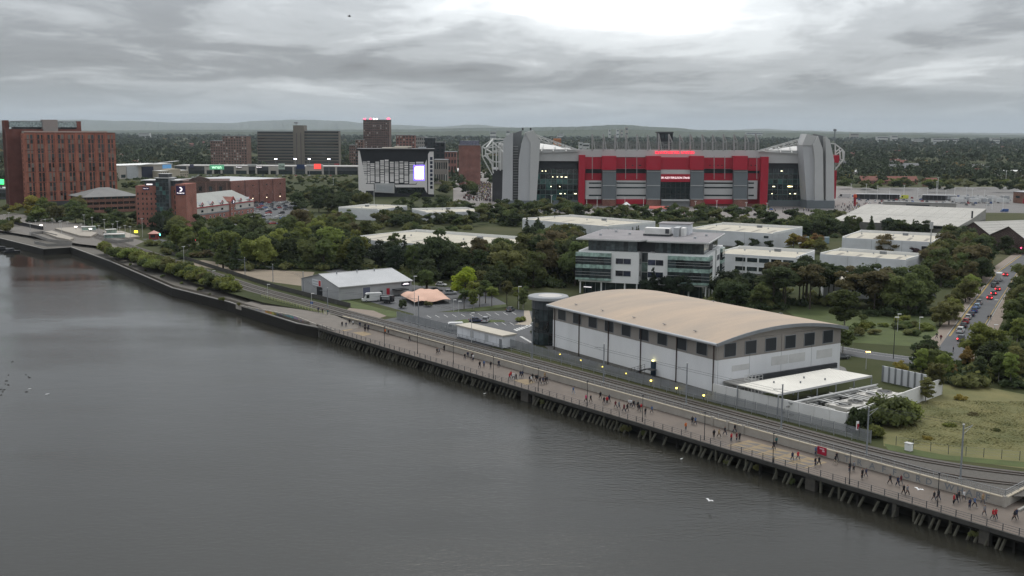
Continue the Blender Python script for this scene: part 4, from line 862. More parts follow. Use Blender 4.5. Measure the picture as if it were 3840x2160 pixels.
# ---- long low retaining structure and canopies in the stadium car park
a, b = P(3300, 778, 4), P(3592, 768, 4); o, rz, w = frame_from(P(3310, 782), P(3585, 790))
lw = thing('retaining_wall', 'long grey concrete wall with arched recesses below the parked cars', 'wall', o, rz)
for i in range(6): part('wall_bay', CONC, lw, (w * i / 6 + .05, 0, 0, w * (i + 1) / 6 - .05, 1.2, 5.2))
part('coping', SG, lw, (-.5, -.4, 5.2, w + .5, 1.6, 5.6)); part('dark_recess', GREYD, lw, (w * .32, -.06, .4, w * .64, .02, 3.8))
for u in (.2, .74): MB().prof([(u * w - 1.2, 0), (u * w + 1.2, 0), (u * w + 1.2, 2.2), (u * w + .6, 3), (u * w - .6, 3), (u * w - 1.2, 2.2)], -.07, .02).build('arch_recess', BLACK, lw)
for (x0, x1, y, lab) in ((3210, 3375, 733, 'left of the yellow vehicle'), (3460, 3585, 737, 'right of the yellow vehicle')):
    o, rz, w = frame_from(P(x0, y + 14), P(x1, y + 16)); c = thing('bus_canopy', f'long thin white canopy over the stadium car park {lab}', 'canopy', o, rz, 'car park canopies')
    part('roof', WHITE, c, (0, 0, 4.3, w, 3, 4.7)); part('back_screen', GREYD, c, (0, 2.8, 0, w, 2.95, 4.2))
    for u in fr(0, w, 8): part('post', STEEL, c, (u, .1, 0, u + .15, .25, 4.3))
o, rz, w = frame_from(P(3798, 760), P(3860, 765)); kb = thing('brick_kiosk', 'brown brick box building at the car park right edge', 'building', o, rz)
part('wall', brick('kiosk_brick', (.24, .12, .085), (.19, .1, .07)), kb, (0, 0, 0, w, 14, 9)); part('roof', GREYL, kb, (-.4, -.4, 9, w + .4, 14.4, 9.5)); part('red_door', RED, kb, (w * .6, -.08, 0, w * .95, .02, 4)); part('window', GLASS, kb, (w * .15, -.06, 4, w * .4, .02, 6))
bc = thing('blue_container', 'long pale blue container behind the orange trees', 'container', P(3013, 913), R(-4))
part('body', mat('pale_blue_paint', (.25, .33, .38), (.2, .27, .31)), bc, (0, 0, .2, 13, 2.6, 3.2)); part('roof', mat('blue_roof', (.33, .4, .43)), bc, (-.1, -.1, 3.2, 13.1, 2.7, 3.35)); part('skid', GREYD, bc, (.2, .1, 0, 12.8, 2.5, .2))
# ================================================================ LEFT-HAND BUILDINGS
# ---- brick apartment tower
TB = brick('tower_red_brick', (.40, .155, .105), (.32, .12, .082), (.24, .13, .1)); TBD = brick('tower_dark_brick', (.19, .075, .06), (.15, .06, .05), (.12, .07, .06))
C = P(106, 783); TA = thing('apartment_tower', 'tall red brick apartment block with rows of slot windows by the quay', 'apartment block', C, R(33))
zt1 = PY(106, 500, C.y).z; zt2 = zt1 + 8.6
part('wall', TB, TA, (0, 0, 0, 62, 14, zt1)); part('link_wall', mat('pale_link_panel', (.36, .32, .28), (.3, .27, .24)), TA, (2.5, 14, 0, 60, 25, zt1 + 1.6)); part('end_wall', TBD, TA, (-8, 25, 0, 44, 40, zt1 + 3)); part('end_pylon', TBD, TA, (-8, 29, 0, -5, 40, zt2 + .6))
part('plinth', GREYD, TA, (-.1, -.3, 0, 62.1, 0, 5))
for k in range(6): part('brick_band', TBD, TA, (-.05, -.12, zt1 * (k + 1) / 7 + 3, 62.05, 0, zt1 * (k + 1) / 7 + 3.5))
rr = random.Random(11); nb = 9; LITW = mat('curtained_pane', (.24, .225, .2), (.12, .115, .105), scale=1.5)
stor = 14; sh = (zt1 - 6) / stor
for bcol in range(nb):
    u0 = 62 * (bcol + .5) / nb
    for fl in range(stor):
        z = 5.6 + fl * sh
        for du, w in ((-1.15, 1.5), (1.15, 1.1 if (fl // 2 + bcol) % 3 else 1.6)):
            w_ = windows(TA, (0, 0, 0), 0, [u0 + du], [z], w, sh - (.5 if fl % 2 else .15), GLASS, .08)
            if rr.random() < .22: slotmat(w_[0], 0, LITW)
for bcol in range(nb + 1):
    if 0 < bcol < nb: part('brick_pier', TB, TA, (62 * bcol / nb - .7, -.45, 5, 62 * bcol / nb + .7, 0, zt1 + .2))
for fl in range(stor + 1):
    z = 4 + fl * sh
    windows(TA, (2.5, 25, 0), R(-90), [3.2, 7.6], [z], 2.4, sh * .55, GLASS, .08)
    part('balcony_slab', SG, TA, (1.5, 18.2, z - .25, 2.5, 20.2, z - .05))
for fl in range(stor): windows(TA, (0, 14, 0), R(-90), [4], [6 + fl * sh], 1.6, sh * .6, GLASS, .08)
part('parapet', TBD, TA, (-.1, -.1, zt1, 62.1, .4, zt1 + .7)); part('roof_terrace_glass', glass('terrace_glass', (.22, .27, .27), .25, .2), TA, (-5, 26, zt2 - 4.2, 42, 26.1, zt2 - .4), (-5, 26.2, zt1 + 4.5, -4.9, 28.9, zt2 - .5)); part('penthouse', GREYD, TA, (-2, 29, zt1 + 2.8, 24, 38, zt2 - 2.5)); part('penthouse', GREYD, TA, (30, 29, zt1 + 2.8, 41, 38, zt2 - 2.6)); part('lift_core', mat('core_panel', (.28, .26, .245), (.24, .22, .21)), TA, (17, 22, zt1, 27, 32, zt2 + 1.2)); part('roof_post', TBD, TA, (41, 25.5, zt1, 44, 29, zt2 + .3)); part('roof_frame', GREYD, TA, (-5, 25.8, zt2 - .3, 42, 26.2, zt2))
# ---- office with hipped roof
o, rz, w = frame_from(P(316, 800), P(520, 792)); BO = thing('brick_office', 'low brick office with banded windows and grey hipped roof', 'office', o, rz)
OB = brick('office_brick', (.24, .105, .075), (.19, .085, .062)); d = 30
zs0 = 10.8
for k in range(3): part('brick_band', OB, BO, (0, 0, k * 3.6, w, d, k * 3.6 + 1.9)); part('window_band', GLASS, BO, (.15, .15, k * 3.6 + 1.9, w - .15, d - .15, k * 3.6 + 3.6))
for k in range(3):
    for u in fr(0, w, 9): part('pier', OB, BO, (u - .25, -.02, k * 3.6 + 1.9, u + .25, .16, k * 3.6 + 3.6))
mb = MB(); e = 1.2; mb.add([(-e, -e, zs0), (w + e, -e, zs0), (w + e, d + e, zs0), (-e, d + e, zs0), (d * .5, d * .5, zs0 + 5.6), (w - d * .5, d * .5, zs0 + 5.6)], [(3, 2, 1, 0), (0, 1, 5, 4), (1, 2, 5), (2, 3, 4, 5), (3, 0, 4)])
mb.build('hipped_roof', ribbed('slate_roof', (.17, .17, .165), (.12, .12, .118), .5, 2, .7, .03), BO); part('eaves', GREYD, BO, (-e, -e, zs0 - .4, w + e, d + e, zs0 - .02))
# ---- hotel tower with glass stair
o, rz, w = frame_from(P(514, 850), P(706, 852)); HT_ = thing('hotel_tower', 'red brick hotel tower with central glass stair and purple signs', 'hotel', o, rz)
HB = brick('hotel_brick', (.33, .125, .095), (.27, .10, .075)); zt = PY(514, 697, o.y).z; ks = w / 192.0
def u_(px): return (px - 514) * ks
part('wall', HB, HT_, (0, 0, 0, u_(596), 16, zt)); part('wall', HB, HT_, (u_(644), 1, 0, u_(664), 16, zt)); part('wall', HB, HT_, (u_(664), -1, 0, u_(704), 17, zt + 1.2)); part('upper_storey', mat('dark_blue_grey_panel', (.1, .11, .13), (.08, .09, .105)), HT_, (u_(545), 2, zt, u_(660), 14, zt + 3.0)); part('flat_roof', SG, HT_, (u_(533), .5, zt + 3.0, u_(672), 15, zt + 3.4))
gz = PY(620, 668, o.y).z
for i in range(4):
    for k in range(12):
        part('stair_pane', GLASST if (i + k) % 5 == 0 else GLASS, HT_, (u_(596) + i * (u_(644) - u_(596)) / 4 + .05, -2.5, k * gz / 12 + .05, u_(596) + (i + 1) * (u_(644) - u_(596)) / 4 - .05, -2.4, (k + 1) * gz / 12 - .05))
part('stair_frame', GREYM, HT_, (u_(596), -2.4, 0, u_(644), 8, gz)); part('stair_roof', SG, HT_, (u_(592), -3, gz, u_(648), 9, gz + .4)); part('stair_lantern', GREYD, HT_, (u_(602), 0, gz + .4, u_(638), 6, gz + 2.4)); part('lantern_roof', SG, HT_, (u_(600), -.4, gz + 2.4, u_(640), 6.4, gz + 2.7))
windows(HT_, (0, 0, 0), 0, [u_(x) for x in (522, 540, 555, 572, 588)], [1.2 + k * 2.9 for k in range(7)], .9, 1.3, GLASS, .06, mat('red_sill', (.36, .16, .12)), fw=.1)
for k in range(7): part('slot_window', GLASS, HT_, (u_(656), .9, 1 + k * 3.1, u_(663), 1.02, 2.9 + k * 3.1))
PUR = mat('purple_sign', (.055, .03, .095), (.045, .025, .08), rough=.4)
part('sign_board', PUR, HT_, (u_(668), -1.2, zt - 4.9, u_(702), -1, zt + .2)); text('Premier Inn', .95, LETW, HT_, (u_(685), -1.26, zt - 3.9), 0, 'sign_lettering', .03, .02, .95)
mb = MB(); n = 14
oc = [(1.25 * math.cos(t), 1.25 * math.sin(t)) for t in [R(-115 + 230 * i / n) for i in range(n + 1)]]; ic = [(.45 + .95 * math.cos(t) - .75, .95 * math.sin(t)) for t in [R(-100 + 200 * i / n) for i in range(n + 1)]]
mo = MB(); mo.add([(x, -.03, z) for x, z in oc] + [(x * .8 - .1, -.03, z * .86) for x, z in ic], [(i, i + 1, n + 2 + i, n + 1 + i) for i in range(n)])
q = mo.build('moon_emblem', LETW, HT_); q.location = (u_(684), -1.24, zt - 1.7)
part('small_sign', PUR, HT_, (u_(541), -.12, zt - 2.4, u_(566), .02, zt - .6)); text('Premier Inn', .62, LETW, HT_, (u_(553), -.16, zt - 1.5), 0, 'sign_lettering', .03)
part('roof_sign', LETW, HT_, (u_(551), 1.9, zt + .5, u_(573), 1.98, zt + 1.2))
# ---- long hotel wing with dormers
o, rz, w = frame_from(P(700, 838), P(952, 800)); HW = thing('hotel_wing', 'long pale hotel wing with red trimmed dormers and grey roof', 'hotel', o, rz)
ez = PY(952, 752, P(952, 800).y).z; d = 22; WB = brick('wing_brick', (.36, .15, .115), (.3, .125, .095)); CRM = mat('cream_panel', (.56, .52, .47), (.49, .455, .41)); RTR = mat('red_trim', (.42, .05, .06), (.36, .045, .05))
part('brick_wall', WB, HW, (0, 0, 0, w, d, ez * .5)); part('grey_band', GREYM, HW, (-.03, -.05, ez * .42, w + .03, 0, ez * .52))
for i in range(7):
    if i == 4: continue
    part('cream_panel', CRM, HW, (w * i / 7 + .12, -.08, ez * .52, w * (i + 1) / 7 - .12, .1, ez - .5)); windows(HW, (0, -.08, 0), 0, [w * (i + .5) / 7], [ez * .62], 2.6, 1.3, GLASS, .05, GREYL); windows(HW, (0, 0, 0), 0, [w * (i + .3) / 7, w * (i + .7) / 7], [1.2], 1.6, 1.4, GLASS, .05, UNP)
part('upper_wall', CRM, HW, (.02, .0, ez * .5, w - .02, d, ez)); part('red_fascia', RTR, HW, (-.3, -.5, ez - .5, w + .3, -.02, ez + .15)); part('red_fascia', RTR, HW, (w, -.5, ez - .5, w + .4, d + .4, ez + .15))
rz1 = ez + 7.5; mb = MB(); mb.add([(-.3, -.5, ez + .1), (w + .5, -.5, ez + .1), (w + .5, d + .5, ez + .1), (-.3, d + .5, ez + .1), (-.3, d / 2, rz1), (w - d * .45, d / 2, rz1)], [(3, 2, 1, 0), (0, 1, 5, 4), (1, 2, 5), (2, 3, 4, 5), (3, 0, 4)])
mb.build('hipped_roof', ribbed('wing_roof', (.30, .31, .29), (.25, .255, .24), .6, 0, .7, .03), HW)
for i in range(7):
    if i == 4: continue
    u = w * (i + .5) / 7; dm = MB(); dm.prof([(u - 1.3, ez), (u + 1.3, ez), (u + 1.3, ez + 1.5), (u, ez + 2.7), (u - 1.3, ez + 1.5)], -.35, 5).build('dormer', CRM, HW)
    for sg_ in (-1, 1): MB().bar((u, -.45, ez + 2.8), (u + sg_ * 1.7, -.45, ez + 1.25), .25, .3, (0, 1, 0)).build('barge_board', RTR, HW)
    MB().slab([(u - 1.6, -.4, ez + 1.4), (u, -.4, ez + 2.85), (u, 5, ez + 2.85), (u - 1.6, 5, ez + 1.4)], .1).build('dormer_roof', GREYL, HW); MB().slab([(u, -.4, ez + 2.85), (u + 1.6, -.4, ez + 1.4), (u + 1.6, 5, ez + 1.4), (u, 5, ez + 2.85)], .1).build('dormer_roof', GREYL, HW)
    windows(HW, (0, -.35, 0), 0, [u], [ez + .2], 1.2, 1.2, GLASS, .05, UNP)
u = w * 4.5 / 7; MB().prof([(u - 3, 0), (u + 3, 0), (u + 3, ez + 1.6), (u, ez + 4.4), (u - 3, ez + 1.6)], -1.4, 8).build('centre_gable', WB, HW)
for sg_ in (-1, 1): MB().bar((u, -1.5, ez + 4.55), (u + sg_ * 3.4, -1.5, ez + 1.3), .35, .35, (0, 1, 0)).build('barge_board', RTR, HW)
part('gable_sign', PUR, HW, (u - 1.5, -1.55, ez - .2, u + 1.5, -1.42, ez + 2.3)); windows(HW, (0, -1.4, 0), 0, [u - 2.2, u + 2.2], [1.4, ez * .55, ez + .1], 1.3, 1.3, GLASS, .05, UNP)
q = mo.build('moon_emblem', LETW, HW); q.location = (u, -1.6, ez + 1.1); q.scale = (.7, 1, .7)
# ---- brick cold store with blue downpipes
o, rz, w = frame_from(P(866, 770), P(1074, 752)); CS = thing('brick_store', 'tall blank brick warehouse with blue downpipes behind the parked cars', 'warehouse', o, rz)
CB = brick('store_brick', (.27, .11, .085), (.21, .085, .068)); zt = PY(1074, 668, P(1074, 752).y).z
for i in range(4): part('wall_bay', CB, CS, (w * i / 4 + .5, 0, 0, w * (i + 1) / 4 - .5, 3, zt))
part('wall_core', CB, CS, (.3, 1, 0, w, 60, zt - .3)); part('roof', GREYL, CS, (.4, 3, zt - .3, w, 60, zt + .1))
for i in (1, 2, 3): part('downpipe', mat('blue_downpipe', (.05, .16, .27)), CS, (w * i / 4 - .35, .6, zt * .45, w * i / 4 + .35, .98, zt - .3)); part('pipe_box', SG, CS, (w * i / 4 - .4, .5, zt * .38, w * i / 4 + .4, .98, zt * .46)); part('door', BLACK, CS, (w * i / 4 - .5, .6, 0, w * i / 4 + .5, .98, zt * .36))
for i in range(4): windows(CS, (0, 0, 0), 0, [w * (i + .55) / 4], [zt * .3, zt * .75], 1.6, .8, GLASS, .04); 
li = glow('bulkhead_lamp', (1, .85, .6), 3)
for i in range(4): part('bulkhead_lamp', li, CS, (w * (i + .5) / 4, -.2, 3.6, w * (i + .5) / 4 + .6, -.02, 4.1))
o, rz, w = frame_from(P(672, 772), P(864, 770)); CS2 = thing('gabled_brick_store', 'dark old brick warehouse with stepped gable behind the hotel', 'warehouse', o, rz); zt = PY(864, 680, o.y).z
OBK = brick('old_dark_brick', (.11, .06, .05), (.085, .048, .042)); part('wall', OBK, CS2, (0, 0, 0, w, 40, zt)); MB().prof([(w * .2, zt - .02), (w * .62, zt - .02), (w * .6, zt + 1.5), (w * .42, zt + 3.4), (w * .22, zt + 1.5)], -.1, 3).build('gable', OBK, CS2); part('band', mat('terracotta_band', (.2, .12, .09)), CS2, (w * .2, -.2, zt - 1.2, w * .64, -.02, zt - .5))
for u in (.1, .3, .52, .72, .93): part('pilaster', mat('pale_pilaster', (.26, .15, .12)), CS2, (w * u, -.35, 0, w * u + .9, 0, zt - 1.3))
for u in (.2, .42, .62, .82): windows(CS2, (0, 0, 0), 0, [w * u], [zt * .2, zt * .6], 2.2, 3.2, GLASS, .04)
part('flat_roof', GREYL, CS2, (-8, 5, zt - 1.6, 0, 20, zt - 1.2)); part('side_block', OBK, CS2, (-7, 6, 0, 0, 19, zt - 1.6))
# ---- black and white hotel with the lit screen
o, rz, w = frame_from(P(1345, 738), P(1608, 738)); HF = thing('white_hotel', 'white and black box hotel with striped window grid and bright screen', 'hotel', o, rz)
def zf(py): return PY(1480, py, o.y).z
def uf(px): return (px - 1345) * w / 263.0
HWH = mat('hotel_white_panel', (.76, .725, .705), (.69, .66, .64), scale=.06)
part('body', BLACK, HF, (uf(1347), .6, 0, uf(1628), 34, zf(563)))
def poly(pts, y0, y1, m, name): return MB().prof([(uf(x), zf(y)) for x, y in pts], y0, y1).build(name, m, HF)
poly([(1345, 730), (1345, 566), (1351, 566), (1373, 690), (1402, 691), (1402, 716), (1372, 716), (1372, 728)], 0, .8, HWH, 'white_frame')
poly([(1480, 693), (1561, 693), (1601, 598), (1602, 725), (1594, 712), (1592, 703), (1484, 703)], 0, .8, HWH, 'white_frame')
poly([(1405, 688), (1479, 688), (1479, 725), (1405, 721)], -1.5, .6, SG, 'entrance_box'); poly([(1412, 693), (1472, 697), (1472, 720), (1412, 717)], -1.6, -1.48, GREYL, 'entrance_panel')
poly([(1606, 728), (1606, 578), (1612, 568), (1627, 568), (1627, 730)], .2, 1.0, HWH, 'side_frame')
windows(HF, (0, .2, 0), 0, [uf(1618)], [zf(600 + i * 15.5) for i in range(8)], uf(1345 + 10) - uf(1345), 2.6, NAVY, .05)
rr = random.Random(8); cols = [(1361, 1377), (1379, 1388), (1390, 1405), (1409, 1423), (1427, 1441), (1444, 1458), (1463, 1477), (1481, 1495), (1499, 1513), (1517, 1531), (1536, 1557), (1561, 1589)]
for ci, (x0, x1) in enumerate(cols):
    y = 605 + rr.choice((0, 2, 4, 8)) - (6 if 3 < ci < 8 else 0); end = 688 if ci < 11 else 622
    while y < end - 4:
        hgt = rr.choice((2.2, 3, 3, 4.5, 6)) if y < 655 else rr.choice((8, 14, 22)); y1 = min(y + hgt, end)
        part('white_slat', HWH, HF, (uf(x0), .35, zf(y1), uf(x1), .62, zf(y))); y = y1 + rr.choice((1.0, 1.4, 2.2, 2.6))
poly([(1535, 655), (1561, 655), (1572, 672), (1560, 690), (1535, 690)], .3, .62, HWH, 'white_panel')
poly([(1557, 627), (1588, 625), (1588, 671), (1557, 671)], -.3, .3, glow('lit_screen', (.86, .88, 1.0), 4.5), 'screen'); poly([(1552, 620), (1592, 619), (1592, 677), (1552, 677)], -.05, .4, glow('screen_edge', (.16, .1, 1.0), 2.0), 'screen_border')
poly([(1490, 704), (1592, 704), (1592, 726), (1490, 726)], .5, .62, GLASS, 'lobby_glass'); part('roof_edge', BLACK, HF, (uf(1338), -1, zf(563), uf(1632), 36, zf(558)))
part('roof_pavilion', mat('cream_roof_light', (.52, .47, .40), (.45, .41, .35)), HF, (uf(1433), 8, zf(558), uf(1530), 26, zf(554))); part('roof_pavilion', mat('cream_roof_light', (.5, .5, .5)), HF, (uf(1480), 14, zf(554), uf(1545), 28, zf(550))); part('roof_plant', GREYL, HF, (uf(1570), 10, zf(558), uf(1600), 18, zf(552)))
# ================================================================ FAR BUILDINGS
def tower_block(name, label, cat, rects, D, m, floors, cols, wm=None, roofm=None, wfrac=(.5, .55), lit=None, cap=None, seed=1, depth=18, bands=False, maxw=290):
    x0 = min(r[0] for r in rects); y1 = max(r[3] for r in rects); p = PY(x0, 600, D)
    t = thing(name, label, cat, (p.x, D, 0)); rr = random.Random(seed); nw = 0
    for ri, (a, y0, b, yb) in enumerate(rects):
        xa, xb = PY(a, (y0 + yb) / 2, D).x - p.x, PY(b, (y0 + yb) / 2, D).x - p.x; z1 = PY((a + b) / 2, y0, D).z; z0 = 0
        part('wall', m, t, (xa, 0, z0, xb, depth, z1)); part('roof', roofm or GREYM, t, (xa - .4, -.4, z1, xb + .4, depth + .4, z1 + .6))
        fl = floors[ri] if isinstance(floors, (list, tuple)) else floors; cl = cols[ri] if isinstance(cols, (list, tuple)) else cols
        fh = z1 / fl
        if bands:
            for f_ in range(fl): part('window_band', GLASS, t, (xa + .5, -.08, f_ * fh + fh * .42, xb - .5, .02, f_ * fh + fh * .88)); part('sill_band', SG if False else m, t, (xa, -.35, f_ * fh + fh * .25, xb, 0, f_ * fh + fh * .42))
        elif cl:
            cw = (xb - xa) / cl; ws = []
            for f_ in range(fl):
                for c_ in range(cl):
                    if nw >= maxw: break
                    w_ = windows(t, (xa, 0, 0), 0, [(c_ + .5) * cw], [f_ * fh + fh * .25], cw * wfrac[0], fh * wfrac[1], wm or GLASS, .06); nw += 1
                    if lit and rr.random() < lit[0]: slotmat(w_[0], 0, lit[1])
    return t, p
CONB = mat('brown_concrete', (.20, .178, .15), (.155, .138, .118), scale=.03)
t, p = tower_block('slab_office', 'wide grey slab office block with horizontal bands and central tower', 'office block', [(966, 494, 1101, 640), (1142, 492, 1271, 640)], 1600, CONB, 13, 0, bands=True)
part('service_tower', CONB, t, (PY(1101, 500, 1600).x - p.x, -3, 0, PY(1142, 500, 1600).x - p.x, 20, PY(1120, 470, 1600).z)); 
mb = MB(); c = PY(1108, 470, 1600); mb.bar((c.x - p.x, 5, c.z), (c.x - p.x, 5, c.z + 5), .8); mb.box(c.x - p.x - 2.5, 3, c.z + 2.5, c.x - p.x + 2.5, 7, c.z + 4.5); mb.build('antenna_rack', STEEL, t)
for i in (1,): part('tower_slot', GREYD, t, (PY(1112, 500, 1600).x - p.x, -3.1, 8, PY(1114, 500, 1600).x - p.x, -2.95, 52), (PY(1128, 500, 1600).x - p.x, -3.1, 8, PY(1130, 500, 1600).x - p.x, -2.95, 52))
BRT = brick('dark_tower_brick', (.15, .09, .078), (.12, .075, .066)); CURT = mat('pale_blind', (.42, .41, .39), (.33, .32, .3))
t, p = tower_block('high_rise', 'tallest dark high-rise on the skyline with red roof lights', 'high-rise', [(1363, 450, 1460, 640)], 1750, BRT, 20, 14, lit=(.08, CURT), seed=3, wfrac=(.5, .5), depth=30)
rl = glow('red_beacon', (1, .02, .05), 10); wl = glow('white_beacon', (1, .95, .9), 4)
for x, m_ in ((1368, rl), (1390, rl), (1402, wl), (1412, wl), (1455, rl), (1459, rl)):
    c = PY(x, 449, 1750); part('roof_beacon', m_, t, (c.x - p.x - 1.0, -.5, c.z + .5, c.x - p.x + 1.0, .8, c.z + 2.2))
BRN = brick('brown_tower_brick', (.21, .12, .092), (.17, .1, .08)); 
tower_block('apartment_block', 'stepped brown brick apartment block left of the slab office', 'apartment block', [(791, 529, 836, 650), (836, 511, 926, 650)], 1540, BRN, [11, 13], [5, 9], lit=(.16, CURT), seed=4, depth=26)
RBR = brick('far_red_brick', (.25, .10, .08), (.2, .085, .068))
tower_block('apartment_block', 'red brick block just right of the tallest high-rise', 'apartment block', [(1486, 508, 1556, 620)], 1650, RBR, 12, 6, lit=(.05, CURT), seed=5)
tower_block('apartment_block', 'low brown block at the foot of the tallest high-rise', 'apartment block', [(1334, 525, 1362, 640), (1310, 545, 1340, 640)], 1700, BRN, [10, 8], [3, 4], lit=(.15, CURT), seed=6)
tower_block('dark_tower', 'narrow black tower with roof mast right of the high-rise', 'tower', [(1593, 518, 1633, 640)], 1500, BLACK, 10, 4, lit=(.05, CURT), seed=7)
tower_block('dark_tower', 'plain black block just right of the narrow black tower', 'tower', [(1633, 534, 1668, 640)], 1450, BLACK, 6, 2, seed=8)
t, p = tower_block('brick_block', 'windowless red brick block with glazed top left of the stadium frame', 'building', [(1720, 545, 1800, 660)], 1180, RBR, 5, 0, seed=9)
part('glazed_top', glass('violet_glass', (.08, .08, .11)), t, (1, 1, PY(1760, 545, 1180).z + .6, PY(1800, 600, 1180).x - p.x - 1, 17, PY(1760, 528, 1180).z))
tower_block('concrete_building', 'pale concrete building beside the white hotel', 'building', [(1628, 600, 1678, 660)], 1200, mat('pale_conc', (.3, .27, .24), (.25, .225, .2)), 2, 6, seed=10)
tower_block('flat_roof_building', 'low pale topped building between brick block and black tower', 'building', [(1560, 515, 1596, 620)], 1720, mat('pale_conc2', (.34, .33, .31)), 8, 5, seed=11)
tower_block('brick_terrace', 'red brick building with white canopy right of the black block', 'building', [(1668, 570, 1712, 650)], 1350, RBR, 4, 4, seed=12)
# white canopy hall between hotel and stadium
o, rz, w = frame_from(P(1630, 662), P(1745, 660)); hl = thing('glazed_hall', 'low glazed hall with white sawtooth roof right of the white hotel', 'hall', o, rz); zt = PY(1690, 634, o.y).z
part('glass_wall', glass('blue_glass', (.06, .1, .13)), hl, (0, 0, 0, w, 20, zt - 4)); MB().slab([(-1, -1.5, zt - 3.6), (w + 1, -1.5, zt - 3.6), (w + 1, 18, zt), (-1, 18, zt)], .5).build('roof', SG, hl)
for u in fr(0, w, 5): part('roof_cowl', GREYD, hl, (u, 2, zt - 2.9, u + 1, 3, zt - 2), (u, 8, zt - 1.8, u + 1, 9, zt - .9))
for u in fr(0, w, 9): part('mullion', SG, hl, (u, -.1, 0, u + .2, 0, zt - 4))
# ---- retail park
D = 1435; x0, x1 = PY(650, 640, D).x, PY(1350, 640, D).x
RP = thing('retail_park', 'long low retail park terrace with lit shop signs', 'retail park', (x0, D, 0))
def ur(px): return PY(px, 640, D).x - x0
def zr(py): return PY(1000, py, D).z
part('body', mat('retail_cream', (.46, .42, .37), (.4, .365, .325)), RP, (0, 2, 0, x1 - x0, 50, zr(624))); part('roof_edge', mat('retail_roof', (.42, .41, .39)), RP, (0, 1, zr(624), x1 - x0, 52, zr(622.5)))
edgesr = [652, 702, 770, 798, 830, 880, 928, 960, 1010, 1040, 1100, 1148, 1210, 1260, 1345]
rr = random.Random(4)
for i, (a, b) in enumerate(zip(edgesr[:-1], edgesr[1:])):
    part('shopfront', GLASS, RP, (ur(a) + 1, 1.6, 0, ur(b) - 1, 2.05, zr(640))); part('fascia', GREYD if i % 3 != 2 else mat('retail_cream', (.4, .4, .4)), RP, (ur(a) + .6, 1.2, zr(640), ur(b) - .6, 2.05, zr(626))); part('pier', mat('retail_pier', (.5, .46, .41)), RP, (ur(b) - 1.2, .6, 0, ur(b) + 1.2, 2, zr(622)))
    if i in (6, 11): part('raised_parapet', SG, RP, (ur(a), .8, zr(622), ur(b), 4, zr(616)))
def rsign(a, b, y0, y1, m, txt=None, tm=None, sz=2.2):
    part('sign', m, RP, (ur(a), .3, zr(y1), ur(b), .9, zr(y0)))
    if txt: text(txt, sz, tm or LETW, RP, (ur((a + b) / 2), .2, zr((y0 + y1) / 2)), 0, 'sign_lettering', .05, .03)
rsign(786, 840, 619, 637, glow('green_sign', (.10, .36, .2), .35), 'wren', glow('mint', (.6, 1, .7), .9), 6.0)
rsign(886, 906, 622, 632, NAVY, 'Dreams', None, 2.2); rsign(958, 985, 622, 631, BLACK, 'benson', None, 2.6); rsign(1044, 1068, 613, 635, mat('pale_mint', (.5, .6, .52)), 'Oak', BLACK, 4.2); rsign(1112, 1142, 616, 632, mat('sign_navy', (.03, .05, .12))); rsign(1178, 1203, 614, 632, glow('red_sign', (1, .06, .05), .9)); rsign(712, 726, 618, 630, mat('violet', (.1, .1, .16))); rsign(1254, 1272, 612, 617, mat('sred', (.4, .05, .06)))
# left wing of the retail park nearer the tower block
o, rz, w = frame_from(P(450, 672), P(648, 662)); RW = thing('retail_wing', 'cream and grey retail wing behind the apartment tower', 'retail unit', o, rz); zt = PY(450, 622, o.y).z
part('wall', mat('retail_cream', (.4, .4, .4)), RW, (0, 0, 0, w, 40, zt)); part('grey_end', GREYL, RW, (w * .12, -.8, 0, w * .33, 0, zt - 1)); part('navy_front', mat('navy_front', (.04, .045, .075)), RW, (w * .4, -.5, 0, w * .62, 0, zt - 2)); part('window', GLASS, RW, (2, -.2, 1.5, w * .1, 0, 5)); part('blue_sign', glow('blue_sign', (.1, .25, .45), .4), RW, (w * .80, -.6, zt - 5, w * .97, 0, zt - .5))
MB().bar((w * .3, -3, zt), (w * 1.1, -1, zt + 3.5), 4, .6).build('swept_canopy', SG, RW); part('roof', UNP, RW, (-.5, -.4, zt, w + .5, 40, zt + .5))
o, rz, w = frame_from(P(602, 668), P(706, 664)); CW = thing('stone_pavilion', 'cream stone pavilion in front of the retail park', 'building', o, rz)
part('wall', mat('cream_stone', (.47, .41, .32), (.4, .35, .27)), CW, (0, 0, 0, w, 14, 8)); part('wall', mat('cream_stone', (.4, .4, .4)), CW, (w * .3, -1, 0, w * .7, 14, 10)); windows(CW, (0, 0, 0), 0, fr(0, w * .3, 4) + fr(w * .7, w, 4), [2, 5], 1.2, 1.8, GLASS); part('cornice', UNP, CW, (-.3, -.3, 8, w + .3, 14.3, 8.4))
for i, x in enumerate((1034, 1107, 1160, 1233)):
    c = PY(x, 596, 1420); fl_ = thing('flood_light', f'tall white floodlight over the retail park, {ordinal(i)} from left', 'floodlight', (c.x, 1420, 0), 0, 'retail park floodlights'); MB().cyl((0, 0, 0), (0, 0, c.z), .25, .15, n=6).build('pole', STEEL, fl_); part('lamp_head', glow('cool_flood', (.85, .88, 1), 6), fl_, (-1.6, -.6, c.z - .5, 1.6, .6, c.z + .4))
# small building with the green screen at the far left
o, rz, w = frame_from(P(-30, 745), P(26, 748)); gl = thing('screen_building', 'grey low building with green lit screen at left edge', 'building', o, rz)
part('wall', GREYD, gl, (0, 0, 0, w, 12, 8)); part('roof', GREYL, gl, (-.5, -.5, 8, w + .5, 12.5, 9)); part('screen', glow('green_screen', (.05, .95, .2), 1.6), gl, (w * .5, -.4, 12, w * .86, 0, 16)); part('screen_mast', GREYD, gl, (w * .6, .02, 9, w * .7, .5, 16)); part('window', GLASS, gl, (2, -.1, 2, w - 2, 0, 5))
